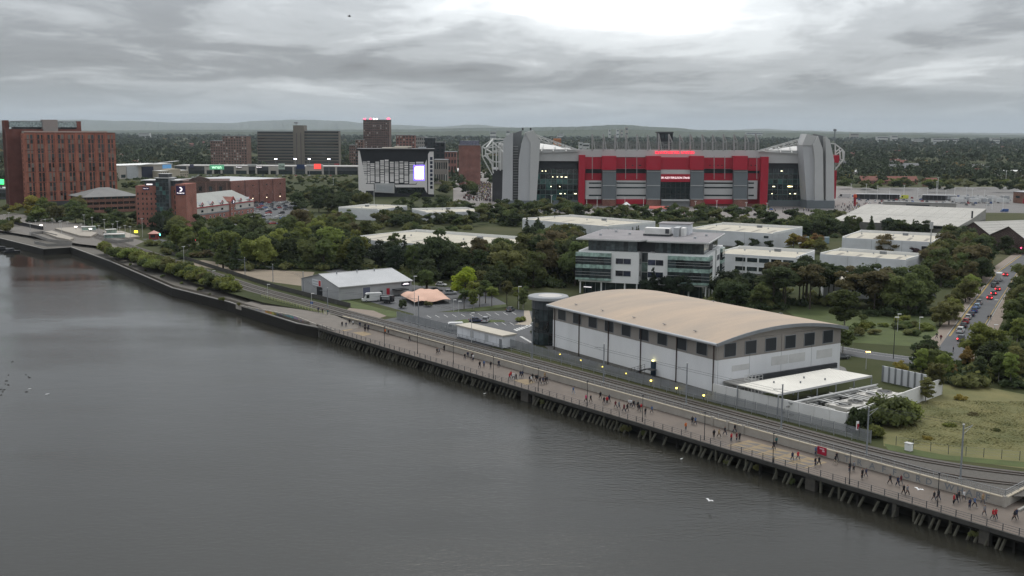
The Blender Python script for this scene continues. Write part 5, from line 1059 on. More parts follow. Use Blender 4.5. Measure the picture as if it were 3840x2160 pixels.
# orange block, low sunlight put into its colour, and pale far buildings on the plain
c = PY(2072, 545, 1500); tower_block('lit_building', 'distant block glowing orange in low sun left of the roof masts', 'building', [(2077, 519, 2104, 560)], 1500, mat('orange_sunlight_tint', (.75, .3, .12), (.62, .25, .1)), 6, 6, seed=13)
rr = random.Random(21)
for i, (x, y, ww, hh, D) in enumerate(((1838, 497, 22, 9, 5200), (1898, 493, 14, 10, 5200), (2090, 504, 24, 3, 6500), (2283, 489, 7, 9, 7000), (2312, 489, 9, 10, 7000), (2328, 490, 8, 9, 7000), (2345, 484, 10, 16, 6500), (2185, 541, 26, 4, 2600), (2172, 537, 12, 4, 2600), (3290, 515, 40, 6, 5600), (3345, 512, 22, 8, 5600), (3500, 522, 95, 5, 5200), (3425, 524, 40, 4, 5400), (3720, 520, 30, 6, 5000), (3190, 503, 30, 4, 7500), (2800, 498, 60, 3, 8500), (1165, 507, 30, 2.5, 6500), (520, 500, 40, 3, 6000))):
    m_ = mat('far_pale', (.6, .6, .58)) if rr.random() < .7 else mat('far_buff', (.42, .38, .33))
    a = PY(x, y, D); b = PY(x + ww, y, D); zt = PY(x, y - hh / 2, D).z; f_ = thing('distant_building', 'pale building', 'building', (a.x, D, 0), 0, 'distant buildings on the plain')
    f_['label'] = ['white block on the far plain left of the stadium tower', 'second pale block beside it, nearer the stadium tower', 'thin white roof line just above the stadium corner', 'leftmost of three tiny skyline towers above the masts', 'middle of three tiny skyline towers above the masts', 'rightmost of three tiny skyline towers above the masts', 'taller grey tower right of the three skyline towers', 'low pale roof behind the stadium roof truss', 'small pale roof left of the truss roof line', 'white block right of the stadium on the plain', 'taller white block near the right skyline', 'longest white roof on the right skyline', 'short pale roof left of the longest white roof', 'white block at the far right skyline', 'thin pale line beside the water tower', 'long faint pale line on the wooded ridge', 'pale speck beside the slab office roof', 'pale roof behind the apartment tower'][i]
    part('wall', m_, f_, (0, 0, 0, b.x - a.x, 30, zt)); part('roof', GREYL, f_, (-1, -1, zt, b.x - a.x + 1, 31, zt + 1))
    for k in range(3): part('window_band', GLASS, f_, (1, -.2, zt * (k + .4) / 3, b.x - a.x - 1, 0, zt * (k + .7) / 3))
c = PY(3131, 491, 7000); wt = thing('water_tower', 'dark mushroom water tower on the right skyline', 'water tower', (c.x, 7000, 0)); MB().cyl((0, 0, 0), (0, 0, c.z), 3.5, 3, n=10).build('stem', GREYD, wt); MB().cyl((0, 0, c.z - 3), (0, 0, c.z + 4), 6, 11, n=14).cyl((0, 0, c.z + 4), (0, 0, c.z + 12), 11, 8, n=14).build('tank', GREYD, wt)
# ---- houses and low roofs among the trees right of the stadium
RT_ = mat('red_tile', (.24, .10, .075), (.17, .075, .06), scale=.5); GT_ = mat('grey_slate_roof', (.2, .2, .2), (.15, .15, .15), scale=.5); RND = mat('pale_render', (.55, .52, .47), (.46, .44, .4)); HBK = brick('house_brick', (.25, .12, .09), (.2, .1, .075))
def house(px, py, L_, D_, h, roof, rz, wallm, roofm, label):
    p = P(px, py); t = thing('house', label, 'house', (p.x, p.y, 0), rz, 'low buildings beyond the stadium car park')
    part('wall', wallm, t, (0, 0, 0, L_, D_, h)); MB().profx([(0, h - .02), (D_, h - .02), (D_ / 2, h + roof)], 0, L_).build('gable', wallm, t)
    MB().slab([(-.5, -.6, h - .2), (L_ + .5, -.6, h - .2), (L_ + .5, D_ / 2, h + roof + .2), (-.5, D_ / 2, h + roof + .2)], .2).build('roof_slope', roofm, t); MB().slab([(-.5, D_ / 2, h + roof + .2), (L_ + .5, D_ / 2, h + roof + .2), (L_ + .5, D_ + .6, h - .2), (-.5, D_ + .6, h - .2)], .2).build('roof_slope', roofm, t)
    windows(t, (0, 0, 0), 0, fr(0, L_, max(2, int(L_ / 4))), [1.2] + ([4] if h > 5 else []), 1.3, 1.4, GLASS, .05)
    return t
house(3230, 690, 62, 12, 4, 4.5, R(-1), HBK, RT_, 'very long red tiled roof behind trees right of the stadium')
house(3335, 645, 22, 12, 6, 5, R(-8), RND, GT_, 'pale gabled house with grey roof among trees, upper right'); house(3385, 640, 26, 14, 6, 5, R(4), HBK, GT_, 'grey roofed house right of the pale gabled house')
house(3480, 700, 14, 9, 5, 4, R(20), HBK, RT_, 'small red roofed house beside the tall pylon'); house(3205, 655, 40, 12, 4, 2, R(2), RND, GREYL, 'low white flat building beyond the long red roof'); house(3500, 650, 50, 16, 5, 1.2, R(-3), RND, UNP, 'long white roofed shed among the trees, upper right'); house(3570, 642, 70, 18, 6, 1.5, R(-2), GREYD, GREYL, 'long grey flat shed behind the white roofed one'); house(3740, 668, 45, 14, 9, 1, R(-3), RND, UNP, 'orange beige long building at the upper right edge'); house(3660, 665, 14, 9, 6, 5, R(15), RND, RT_, 'pair of white gables with red roof, upper right')
# ================================================================ WHARF, TRAM LINE
def nw(s): return 9.9 if s < 60 else 9.9 + (s - 60) / 156 * 1.3
def wf(name, label, cat, group=None): return thing(name, label, cat, SO, WRZ, group)      # local x = s, local y = -n
def l3(s, n, z): return Vector((s, -n, z))
# ---- timber wharf under the promenade
TW = wf('timber_wharf', 'old timber wharf structure carrying the promenade edge', 'wharf')
OLDT = mat('weathered_timber', (.135, .13, .098), (.06, .058, .044), scale=1.2, bump=.3); OLDD = mat('dark_wharf_timber', (.02, .019, .016), (.01, .0095, .008), scale=.8, bump=.3)
MB().box(-60, .55, -1.95, 216, .95, -1.24).build('edge_beam', mat('edge_concrete', (.07, .067, .06), (.042, .04, .036), scale=.6), TW)
MB().box(-60, -2.2, -6, 216.5, -1.6, -1.8).build('back_wall', OLDD, TW); MB().box(215.6, -11, -6, 216.4, .7, -1.5).build('end_wall', CONCD, TW)
MB().box(-60, .1, -2.5, 216, .4, -2.2).build('waling', OLDD, TW)
rr = random.Random(17)
rak = []
for a, b, k in ((-50, 0, 24), (2, 9, 5), (10, 18, 6), (20, 25, 3), (27, 34, 4), (39, 46, 4), (50, 59, 6), (60, 68, 6), (72, 81, 4), (83, 97, 10), (98, 114, 12), (120, 140, 13), (141, 160, 13), (161, 182, 15), (183, 215, 22)):
    rak += [a + (b - a) * (i + rr.uniform(.2, .8)) / k for i in range(k)]
for s in rak:
    k = rr.uniform(.75, 1.15); MB().bar(l3(s, .1, -2.0), l3(s + .4 * k, -1.0 * k, -4.25), rr.uniform(.26, .38), .3).build('raking_brace', OLDT, TW)
for i in range(78):
    s = -50 + i * 3.42 + rr.uniform(-.5, .5); MB().box(s, .05, -6, s + .38, .42, -1.9).build('pile', OLDT if rr.random() < .3 else OLDD, TW)
for s, w in ((116, 2.6), (113.6, .8), (5.5, 1.6), (37, 2.0), (21.2, .7)): MB().box(s, -.3, -6, s + w, .62, -1.95).build('concrete_pier', mat('stained_pier', (.10, .092, .078), (.05, .047, .041), scale=.7), TW)
# ---- quay railing
QR = wf('quay_railing', 'dark steel railing along the promenade edge', 'railing')
RAILM = mat('railing_grey', (.09, .092, .1), (.06, .062, .068), rough=.5)
pm = MB().box(-.05, -.05, 0, .05, .05, 1.15).mesh('post', RAILM)
for i in range(104): inst(pm, 'post', QR, (-44 + i * 2.5, .5, -1.3))
for z in (-.2, -.55, -.9):
    for i in range(13): MB().bar(l3(-44 + i * 20, -.5, z), l3(-44 + i * 20 + 19.95, -.5, z), .045).build('rail', RAILM, QR)
# ---- retaining wall with coping, fence and lettering
RWL = wf('retaining_wall', 'long pale concrete retaining wall painted with large grey letters', 'wall')
WC = mat('wall_concrete', (.40, .365, .32), (.30, .275, .24), scale=.5, bump=.2); COPE = mat('coping_stone', (.55, .48, .36), (.44, .385, .3), scale=.8)
segs = [9 + i * 4.97 for i in range(44)]
for a, b in zip(segs[:-1], segs[1:]):
    top = .12 if a < 205 else .12 - (a - 205) * .01
    MB().bar(l3(a + .02, nw(a) + .1, (-1.32 + top) / 2), l3(b - .02, nw(b) + .1, (-1.32 + top) / 2), .34, top + 1.32).build('wall_panel', WC, RWL)
    MB().bar(l3(a + .04, nw(a) + .1, top + .08), l3(b - .04, nw(b) + .1, top + .08), .5, .16).build('coping', COPE, RWL)
for s in (9, 62, 66, 70, 132): MB().box(s - .25, -nw(s) - .3, -1.3, s + .25, -nw(s) + .28, .45).build('pier', WC, RWL)
lett = 'TRAFFORD WHARF'; LG = mat('painted_letter_grey', (.20, .215, .235), (.16, .17, .185), scale=2)
sl = {0: 38.2, 1: 35.6, 2: 33.0, 3: 30.7, 4: 28.6, 5: 26.3, 6: 24.1, 7: 22.1, 9: 18.4, 10: 16.5, 11: 14.9, 12: 13.3, 13: 11.8}
for i, ch in enumerate(lett):
    if ch == ' ': continue
    o = bpy.data.objects.new('painted_letter', text_mesh(ch, 1.45, LG, .006, .02)); link(o, RWL, l3(sl[i], nw(sl[i]) - .085, -.62)); o.rotation_euler = (R(90), 0, R(180)); o.scale = (1.15, 1, 1)
o = MB().box(-1, -.03, 0, 1, .03, 1.45).build('red_board', mat('red_board', (.42, .02, .05)), RWL, l3(43.5, 9.72, -1.05)); 
mb = MB(); mb.box(-.5, .031, 1.0, .5, .04, 1.2); mb.box(-.6, .031, .6, -.1, .04, .9); mb.build('board_lettering', mat('pink_print', (.7, .45, .5)), o)
a, b = corner, corner + dirc * 30
CWL = thing('corner_wall', 'concrete corner wall turning inland from the lettered wall', 'wall', corner, math.atan2(dirc.y, dirc.x))
for i in range(6): part('wall_panel', WC, CWL, (i * 5 + .3, -.2, -1.32, i * 5 + 5.25, .15, .12)); part('coping', COPE, CWL, (i * 5 + .3, -.28, .12, i * 5 + 5.25, .23, .28))
part('kerb', CONC, CWL, (-.5, -2.6, -1.3, 29, -2.2, -1.0))
TF = wf('wall_top_fence', 'grey mesh fence along the top of the lettered wall', 'fence'); FM = mat('fence_mesh_grey', (.36, .37, .38), (.28, .29, .3), rough=.5, metal=.3)
fpm = MB().box(-.035, -.035, .2, .035, .035, 1.42).mesh('post', FM)
panelm = MB(); [panelm.box(i * .31 - .009, -.009, .3, i * .31 + .009, .009, 1.36) for i in range(1, 8)]; [panelm.box(0, -.014, z, 2.48, .014, z + .03) for z in (.3, .66, 1.0)]; panelm = panelm.mesh('mesh_panel', FM)
toprail = MB().box(0, -.03, 1.36, 2.48, .03, 1.42).mesh('top_rail', FM)
for i in range(84):
    s = 9 + i * 2.485; inst(fpm, 'post', TF, l3(s, nw(s) + .1, 0)); inst(panelm, 'mesh_panel', TF, l3(s, nw(s) + .1, 0), kind='stuff'); inst(toprail, 'top_rail', TF, l3(s, nw(s) + .1, 0))
TF2 = thing('corner_fence', 'grey mesh fence on the corner wall turning inland', 'fence', corner, math.atan2(dirc.y, dirc.x))
for i in range(12): inst(fpm, 'post', TF2, (i * 2.48, 0, 0)); inst(panelm, 'mesh_panel', TF2, (i * 2.48, 0, 0), kind='stuff'); inst(toprail, 'top_rail', TF2, (i * 2.48, 0, 0))
# ---- tracks
def ncurve(s, n0, s0, Rr): return n0 + (max(0, s0 - s) ** 2) / (2 * Rr) + (max(0, s - 290) * .075)
TRK = struct('tram_bed', BALL, MB()); mbt = MB(); prev = None
ss = [-28, -20, -12, -6, 0, 5, 10, 15, 20, 25, 30, 35, 40, 60, 100, 160, 226, 290, 340, 400, 470, 560]
for s in ss:
    n0 = ncurve(s, 10.6, 12, 30) if s > 9 else 10.3 + max(0, (9 - s)) * 1.6; n1 = ncurve(s, 18.6, 40, 44); cur = (W(s, n0, .035), W(s, max(n1, n0 + 3), .035))
    if prev: mbt.quad(tuple(prev[0]), tuple(prev[1]), tuple(cur[1]), tuple(cur[0]))
    prev = cur
bpy.data.objects.remove(TRK); TRK = mbt.build('tram_bed', BALL, kind='structure')
RAILS = mat('rail_steel', (.16, .13, .11), (.1, .08, .07), rough=.45, metal=.5); OIL = mat('oily_ballast', (.05, .045, .038), (.03, .028, .024), scale=2)
def rail(n0, s0, Rr, smin):
    pts = [W(s, ncurve(s, n0, s0, Rr), .12) for s in [smin + i * 2 for i in range(int((40 - smin) / 2))] + list(range(40, 560, 20))]
    mb = MB()
    for a, b in zip(pts[:-1], pts[1:]): mb.bar(a, b, .09, .16)
    mb.build('rail', RAILS, TRK)
def oil(n0, s0, Rr, smin):
    pts = [W(s, ncurve(s, n0, s0, Rr), .05) for s in [smin + i * 2 for i in range(int((40 - smin) / 2))] + list(range(40, 560, 20))]
    for w_ in (-.72, .72): strip('rail_bed', OIL, edge(pts, w_), .5, .05, TRK)
for n0, s0, Rr, sm in ((12.7, 28, 25, 9), (16.3, 40, 44, -4)):
    rail(n0 - .72, s0, Rr, sm); rail(n0 + .72, s0, Rr, sm); oil(n0, s0, Rr, sm)
# ---- overhead line poles
POLE = mat('pole_grey', (.24, .255, .27), (.19, .2, .21), rough=.5)
op = [(816, 999, 942), (919, 1031, 966), (1024, 1056, 992), (1138, 1108, 1019), (1229, 1155, 1085), (1570, 1225, 1110), (1995, 1352, 1200), (2263, 1436, 1290), (2573, 1517, 1363), (2929, 1610, 1443), (3249, 1712, 1528), (3601, 1800, 1593)]
opn = ['beyond the waste ground', 'beside the parked cars on waste ground', 'left of the grey shed', 'at the grey shed corner', 'near the foot crossing', 'opposite the cabin block', 'beside the round glass tower', 'in front of the warehouse left half', 'in front of the warehouse right half', 'in front of the plant compound', 'beside the bushes at the compound end', 'beside the fence corner at the right']
tops_ = []
for (x, y, yt), lab in zip(op, opn):
    b = P(x, y); h = min(max(PY(x, yt, b.y).z, 6.5), 9.5); t = thing('catenary_pole', f'grey overhead line pole {lab}', 'pole', b, WRZ, 'overhead line poles along the tram track')
    MB().cyl((0, 0, 0), (0, 0, h), .16, .13, n=8).build('mast', POLE, t); MB().cyl((0, 0, 0), (0, 0, .3), .3, n=8).build('base', CONC, t)
    nn = (b - SO).dot(SN); sg_ = -1 if nn < 14 else 1
    MB().bar((0, 0, h - .8), (0, sg_ * 2.8, h - .5), .07).bar((0, 0, h - 1.6), (0, sg_ * 2.6, h - .6), .05).build('cantilever_arm', POLE, t); MB().cyl((0, 0, h - .02), (0, 0, h + .14), .2, .2, n=6).build('cap', SG, t)
    tops_.append((b + SN * (2.6 if sg_ < 0 else -2.6), h - .6))
# ---- promenade lamp posts
lp = [(1442, 1299, 1221), (1566, 1327, 1252), (1700, 1364, 1287), (1850, 1420, 1335), (2018, 1467, 1386), (2202, 1521, 1437), (2409, 1581, 1495), (2641, 1650, 1557), (2898, 1736, 1631), (3185, 1815, 1705), (3515, 1900, 1792)]
LPM = mat('lamp_post_dark', (.03, .032, .037), (.02, .021, .025), rough=.4)
for i, (x, y, yt) in enumerate(lp):
    b = P(x, y, -1.3); t = thing('lamp_post', f'thin black lamp post on the promenade edge, {ordinal(len(lp) - 1 - i)} from the right', 'lamp post', b, WRZ, 'black lamp posts along the promenade')
    MB().cyl((0, 0, 0), (0, 0, 5.4), .075, .055, n=7).build('column', LPM, t); MB().cyl((0, 0, 0), (0, 0, .9), .12, .1, n=7).build('base', LPM, t); MB().cyl((0, 0, 5.3), (0, 0, 5.5), .18, .14, n=8).build('lantern', LPM, t); MB().bar((0, 0, 5.25), (0, -.55, 5.35), .06).build('bracket', LPM, t)
for i, (x, y) in enumerate(((1004, 1121), (1169, 1158), (800, 1065))):
    b = P(x, y, -.3); t = thing('lamp_post', f'pale lamp post with flat head on the ramp, {ordinal(i)} in line', 'lamp post', b, 0, 'pale ramp lamp posts'); t['label'] = ['pale lamp post with flat head midway along the ramp', 'pale lamp post with blue sign at the ramp top', 'pale lamp post where the bushes end'][i]
    MB().cyl((0, 0, 0), (0, 0, 5), .07, .06, n=7).build('column', SG, t); part('head', UNP, t, (-.1, -.12, 4.9, .9, .12, 5.05))
    if i == 1: part('blue_sign', mat('blue_plate', (.05, .12, .35)), t, (-.4, -.05, 1.6, .4, .05, 2.3))
# ---- ramp with painted wall at the left end of the wharf
RM = wf('ramp', 'concrete ramp with graffiti wall at the wharf end', 'ramp')
def rz_(s): return -1.28 + 1.33 * min(1, max(0, (264 - s) / 32), max(0, (s - 208) / 20))
for i in range(14):
    a, b = 208 + i * 4.5, 208 + (i + 1) * 4.5; n0 = (.2 if a < 216 else -.6) - .12 * i
    MB().bar(l3(a + .02, n0, (rz_(a) + .35 - 2.6) / 2), l3(b - .02, n0, (rz_(b) + .35 - 2.6) / 2), .3, 2.6 + (rz_(a) + .35)).build('wall_panel', WC, RM)
    MB().slab([tuple(l3(a, n0 + .1, rz_(a) + .02)), tuple(l3(b, n0 + .1, rz_(b) + .02)), tuple(l3(b, 10.6, max(-.05, rz_(b)) if b > 228 else rz_(b))), tuple(l3(a, 10.6, max(-.05, rz_(a)) if a > 228 else rz_(a)))], .2).build('ramp_slab', mat('ramp_concrete', (.17, .15, .13), (.12, .108, .094), scale=.4), RM)
GRF = [(224, 230, (.42, .40, .38)), (230.5, 236, (.2, .38, .37)), (236.5, 241, (.3, .3, .36)), (242, 249, (.48, .34, .08)), (252, 256, (.36, .3, .34))]
for a, b, c in GRF:
    for k in range(5):
        u = a + (b - a) * k / 5; rr2 = random.Random(int(u * 10)); cc = tuple(max(.02, v * rr2.uniform(.6, 1.25)) for v in c)
        MB().bar(l3(u, -.6 - .12 * (u - 208) / 4.5 - .17, rz_(u) - .35 + rr2.uniform(-.15, .15)), l3(u + (b - a) / 5 + .3, -.6 - .12 * (u - 208) / 4.5 - .19, rz_(u) - .3 + rr2.uniform(-.2, .2)), .02, rr2.uniform(.5, 1.0)).build('graffiti', mat(f'graffiti_{int(u * 10)}', cc, tuple(v * .6 for v in cc), scale=2.5), RM)
YR = mat('yellow_green_rail', (.42, .43, .2), (.34, .35, .17)); rp_ = thing('ramp_railing', 'yellowish railing along the top of the ramp', 'railing', SO, WRZ)
for i in range(24): MB().box(228 + i * 2 - .04, -8.6, -.1, 228 + i * 2 + .04, -8.5, 1.05).build('post', YR, rp_)
for z in (.35, .7, 1.05): MB().bar(l3(228, 8.55, z), l3(274, 8.55, z), .05).build('rail', YR, rp_)
lowr = thing('quay_fence', 'brown picket fence on the old quay edge left of the wharf', 'fence', (0, 0, 0)); PK = mat('picket_brown', (.12, .105, .085), (.08, .07, .058))
qpts = [W(217, -.9), W(226, -2.4)] + [Vector((p.x, p.y, 0)) for p in QL[:3]]
for a, b in zip(qpts[:-1], qpts[1:]):
    L__ = (b - a).length; k = max(2, int(L__ / 2.4))
    for i in range(k):
        p, q = a.lerp(b, i / k) + SN * .5, a.lerp(b, (i + 1) / k) + SN * .5; mb = MB()
        for j in range(6): r_ = p.lerp(q, j / 6); mb.box(r_.x - .05, r_.y - .05, -1.3, r_.x + .05, r_.y + .05, -.3)
        mb.bar(p + Vector((0, 0, -.45)), q + Vector((0, 0, -.45)), .06).bar(p + Vector((0, 0, -1.0)), q + Vector((0, 0, -1.0)), .06).build('picket_panel', PK, lowr)
# ---- fences inland of the track
PF = wf('palisade_fence', 'grey palisade fence between tram track and plant compound', 'fence'); PAL = mat('palisade_grey', (.30, .31, .32), (.22, .23, .235), rough=.5, metal=.2)
pal = MB(); [pal.box(i * .155, -.012, .05, i * .155 + .09, .012, 2.35) for i in range(17)]; pal.box(0, .012, .5, 2.7, .05, .56); pal.box(0, .012, 1.9, 2.7, .05, 1.96); pal = pal.mesh('pale_panel', PAL); pp = MB().box(-.05, .05, 0, .05, .15, 2.5).mesh('post', PAL)
for i in range(62):
    s = 40.5 + i * 2.72; nn = 20.2 if s < 100 else 20.2 + min(2, (s - 100) * .04); o = inst(pal, 'pale_panel', PF, l3(s, nn, 0), kind='stuff'); inst(pp, 'post', PF, l3(s, nn, 0))
for i in range(20):
    a = W(38, 23.4).lerp(W(5, 50), i / 20); 
TR = wf('track_handrail', 'double rail fence beside the far tram track', 'railing')
for i in range(40): MB().box(44 + i * 4 - .04, -19.3, 0, 44 + i * 4 + .04, -19.22, 1.1).build('post', FM, TR)
for z in (.6, 1.1): MB().bar(l3(44, 19.26, z), l3(200, 19.26, z), .05).build('rail', FM, TR)
DF = wf('timber_fence', 'dark close boarded fence between tram line and waste ground', 'fence'); DFM = mat('fence_board_dark', (.085, .082, .075), (.055, .053, .048), scale=1)
for i in range(70):
    s = 236 + i * 2.8; n_ = ncurve(s, 21.5, 0, 1) ; MB().bar(l3(s, n_, .75), l3(s + 2.7, ncurve(s + 2.7, 21.5, 0, 1), .75), .1, 1.5).build('fence_panel', DFM, DF)
FF = thing('field_fence', 'thin wire fence along the rough field beside the verge', 'fence', W(0, 0))
fl_ = [W(37, 22.8), W(28, 25.2), W(16, 33.5), W(3, 49)]; fo = FF.location.copy()
for a, b in zip(fl_[:-1], fl_[1:]):
    k = int((b - a).length / 2.6)
    for i in range(k):
        p = a.lerp(b, i / k) - fo; q = a.lerp(b, (i + 1) / k) - fo; MB().box(p.x - .04, p.y - .04, 0, p.x + .04, p.y + .04, 1.7).build('post', GREYD, FF)
        mb = MB(); [mb.bar(p + Vector((0, 0, z)), q + Vector((0, 0, z)), .02) for z in (.5, 1.0, 1.6)]; mb.build('wire', GREYM, FF, kind='stuff')
cb = P(3407, 1690); t = thing('track_cabinet', 'white equipment cabinet on the grass verge by the track', 'cabinet', cb, WRZ); part('body', UNP, t, (-.6, -.4, .1, .6, .4, 1.35)); part('roof', SG, t, (-.7, -.5, 1.35, .7, .5, 1.45)); part('door', GREYL, t, (-.55, -.43, .2, .55, -.4, 1.25)); part('plinth', CONC, t, (-.65, -.45, 0, .65, .45, .1))
sp_ = P(3213, 1650); t = thing('track_sign', 'red and white track sign on a post beside the bushes', 'sign', sp_, 0); MB().cyl((0, 0, 0), (0, 0, 3.6), .05, n=6).build('post', STEEL, t); part('plate', UNP, t, (-.25, -.06, 1.9, .25, .0, 3.6)); part('red_mark', RED, t, (-.1, -.08, 2.1, .26, -.055, 3.1))
# ---- tram stop
TSP = thing('tram_stop', 'tram stop with pale platforms, shelters and lamp posts beside the quay', 'tram stop', P(300, 890))
PLT = mat('platform_paving', (.34, .305, .26), (.27, .245, .21), scale=.4)
def plat(px, h, name='platform', m=None):
    q = [P(x, y) for x, y in px]; wshift(MB().prism([(p.x, p.y) for p in q][::-1], 0, h), TSP).build(name, m or PLT, TSP)
plat([(195, 871), (278, 900), (262, 906), (214, 896), (160, 876)], 1.0); plat([(280, 858), (365, 880), (340, 893), (300, 890), (205, 862)], 1.0); plat([(385, 874), (455, 872), (525, 893), (480, 898), (420, 890)], 1.0)
for pts in ([(112, 880), (190, 908), (270, 915)], [(112, 880), (160, 876), (215, 890)], [(130, 915), (180, 925), (270, 921)], [(390, 905), (440, 912), (500, 905)]):
    for a, b in zip(pts[:-1], pts[1:]): p, q = P(*a), P(*b); wshift(MB().bar(p + Vector((0, 0, .7)), q + Vector((0, 0, .7)), .25, 1.5), TSP).build('ramp_parapet', mat('white_parapet', (.26, .248, .23), (.2, .19, .178)), TSP)
for (x0, y0, x1, y1) in ((306, 875, 359, 873), (389, 905, 468, 902), (397, 886, 436, 884)):
    p, q = P(x0, y0), P(x1, y1); wshift(MB().bar(p + Vector((0, 0, 3.6)), q + Vector((0, 0, 3.6)), 2.2, .22), TSP).build('shelter_roof', UNP, TSP)
    for t_ in (.1, .5, .9): r_ = p.lerp(q, t_); wshift(MB().cyl(r_, r_ + Vector((0, 0, 3.5)), .08, n=6), TSP).build('shelter_post', STEEL, TSP)
    wshift(MB().bar(p + Vector((0, .8, 2.3)), q + Vector((0, .8, 2.3)), .06, 1.6), TSP).build('shelter_glass', GLASSG, TSP)
slp = [(18, 838, 805), (35, 850, 798), (115, 884, 838), (135, 855, 826), (170, 850, 823), (196, 845, 820), (225, 862, 830), (231, 880, 828), (255, 858, 836), (305, 880, 840), (317, 860, 806), (347, 862, 815), (372, 880, 846), (393, 882, 823), (424, 875, 840), (441, 872, 830), (450, 880, 860), (470, 885, 846), (490, 905, 850), (535, 890, 820), (690, 985, 925), (848, 740, 703), (1000, 730, 692)]
for i, (x, y, yt) in enumerate(slp):
    b = P(x, y); h = max(4, min(11, PY(x, yt, b.y).z)); t = thing('lamp_post', f'pale lamp post around the tram stop, {ordinal(i)} from the left', 'lamp post', b, 0, 'lamp posts around the tram stop')
    if i > 19: t['label'] = ['slim lamp post among bushes left of the waste ground', 'slim lamp post beside the brick warehouse car park', 'slim lamp post left of the white hotel'][i - 20]
    MB().cyl((0, 0, 0), (0, 0, h), .11, .09, n=6).build('column', SG, t); part('head', UNP, t, (-.7, -.15, h - .06, .7, .15, h + .1))
dw = thing('platform_wall', 'long dark wall beyond the tram stop at far left', 'wall', P(46, 838)); q = [P(46, 838), P(100, 849), P(161, 862)]
for a, b in zip(q[:-1], q[1:]): wshift(MB().bar(a + Vector((0, 0, 1)), b + Vector((0, 0, 1)), .6, 2), dw).build('wall_panel', BLACK, dw); wshift(MB().bar(a + Vector((0, 0, 2.05)), b + Vector((0, 0, 2.05)), .9, .15), dw).build('coping', CONC, dw)
for i, (x, y, m_, lab) in enumerate(((511, 890, 'y', 'yellow lit ticket machine at the tram stop end'), (285, 868, 'w', 'lit display on the tram platform left shelter'), (340, 876, 'w', 'lit display on the tram platform middle shelter'), (155, 862, 'w', 'lit display by the dark platform wall'))):
    b = P(x, y); t = thing('platform_display', lab, 'display', b); part('post', GREYD, t, (-.08, -.08, 0, .08, .08, 2.4)); part('screen', glow('yellow_machine', (1, .8, .05), 1.6) if m_ == 'y' else glow('display_white', (1, .95, .85), 2.5), t, (-.9, -.15, 2.4, .9, .05, 3.6) if m_ == 'y' else (-.8, -.12, 2.4, .8, .05, 2.9))
kb = thing('red_kiosk', 'small red kiosk with pink pyramid roof near the road', 'kiosk', P(578, 897)); part('wall', mat('kiosk_red', (.3, .06, .05)), kb, (-2, -2, 0, 2, 2, 3)); mb = MB(); mb.add([(-2.6, -2.6, 3), (2.6, -2.6, 3), (2.6, 2.6, 3), (-2.6, 2.6, 3), (0, 0, 4.6)], [(3, 2, 1, 0), (0, 1, 4), (1, 2, 4), (2, 3, 4), (3, 0, 4)]); mb.build('roof', mat('kiosk_pink', (.6, .33, .28)), kb); part('hatch', GLASS, kb, (-1.2, -2.06, 1, 1.2, -1.98, 2.4))
for (x, y, c, lab) in ((601, 893, (.1, 1, .75), 'green traffic signal near the red kiosk'), (700, 935, (1, .03, .08), 'red traffic signal on the road behind the bushes'), (732, 914, (1, .03, .08), 'second red traffic signal farther up the road'), (3827, 945, (1, .03, .08), 'red traffic signal at the far end of the queue road'), (1801, 668, (1, .03, .08), 'red traffic signal above the crowd beside the stadium')):
    b = P(x, y + 8); t = thing('traffic_signal', lab, 'traffic light', b, 0, 'traffic signals'); MB().cyl((0, 0, 0), (0, 0, 3.2), .07, n=6).build('post', GREYD, t); part('head', BLACK, t, (-.22, -.1, 2.3, .22, .15, 3.3)); part('lit_lens', glow(f'signal_{c[0]}', c, 9), t, (-.3, -.2, 2.7, .3, -.1, 3.2))
mst = P(3486, 975); t = thing('telecom_mast', 'tall pale telecom mast among the roadside trees', 'mast', mst); h = PY(3486, 832, mst.y).z; MB().cyl((0, 0, 0), (0, 0, h - 3), .32, .24, n=8).build('pole', SG, t); MB().cyl((0, 0, h - 3.2), (0, 0, h), .75, .75, n=10).build('antenna_shroud', SG, t); part('cabinet', GREYL, t, (-1.5, -1, 0, 0, 0, 1.6))
for i, (x, y, yt, lab) in enumerate(((3350, 1345, 1190, 'tall dark post with lamp at the road junction'), (3447, 1245, 1190, 'pale lamp post on the lawn left of the queue'), (3247, 1385, 1320, 'lit orange lamp post at the compound back gate'), (3365, 1245, 1178, 'pale lamp post beside the grassy mound'), (1768, 1285, 1174, 'car park lamp post in front of the cabin block'), (1720, 1200, 1130, 'car park lamp post on the kerb island'), (1945, 1160, 1075, 'car park lamp post beside the round tower'), (1554, 1180, 1035, 'thin pole beside the peach tent'), (1701, 1168, 1125, 'short lamp post behind the car park fence'), (3730, 1165, 1148, 'lamp post on the right verge of the queue road'), (3725, 1300, 1218, 'lamp post in the right hand roadside trees'), (3605, 950, 918, 'slim lamp post beside the brick gabled sheds'))):
    b = P(x, y); h = max(3.5, min(12, PY(x, yt, b.y).z)); t = thing('lamp_post', lab, 'lamp post', b, 0, 'street lamp posts'); lm = LPM if i == 0 else SG
    MB().cyl((0, 0, 0), (0, 0, h), .1, .07, n=6).build('column', lm, t); part('head', glow('orange_lamp', (1, .55, .12), 6) if i == 2 else UNP, t, (-.15, -.15, h - .05, .9, .15, h + .12))
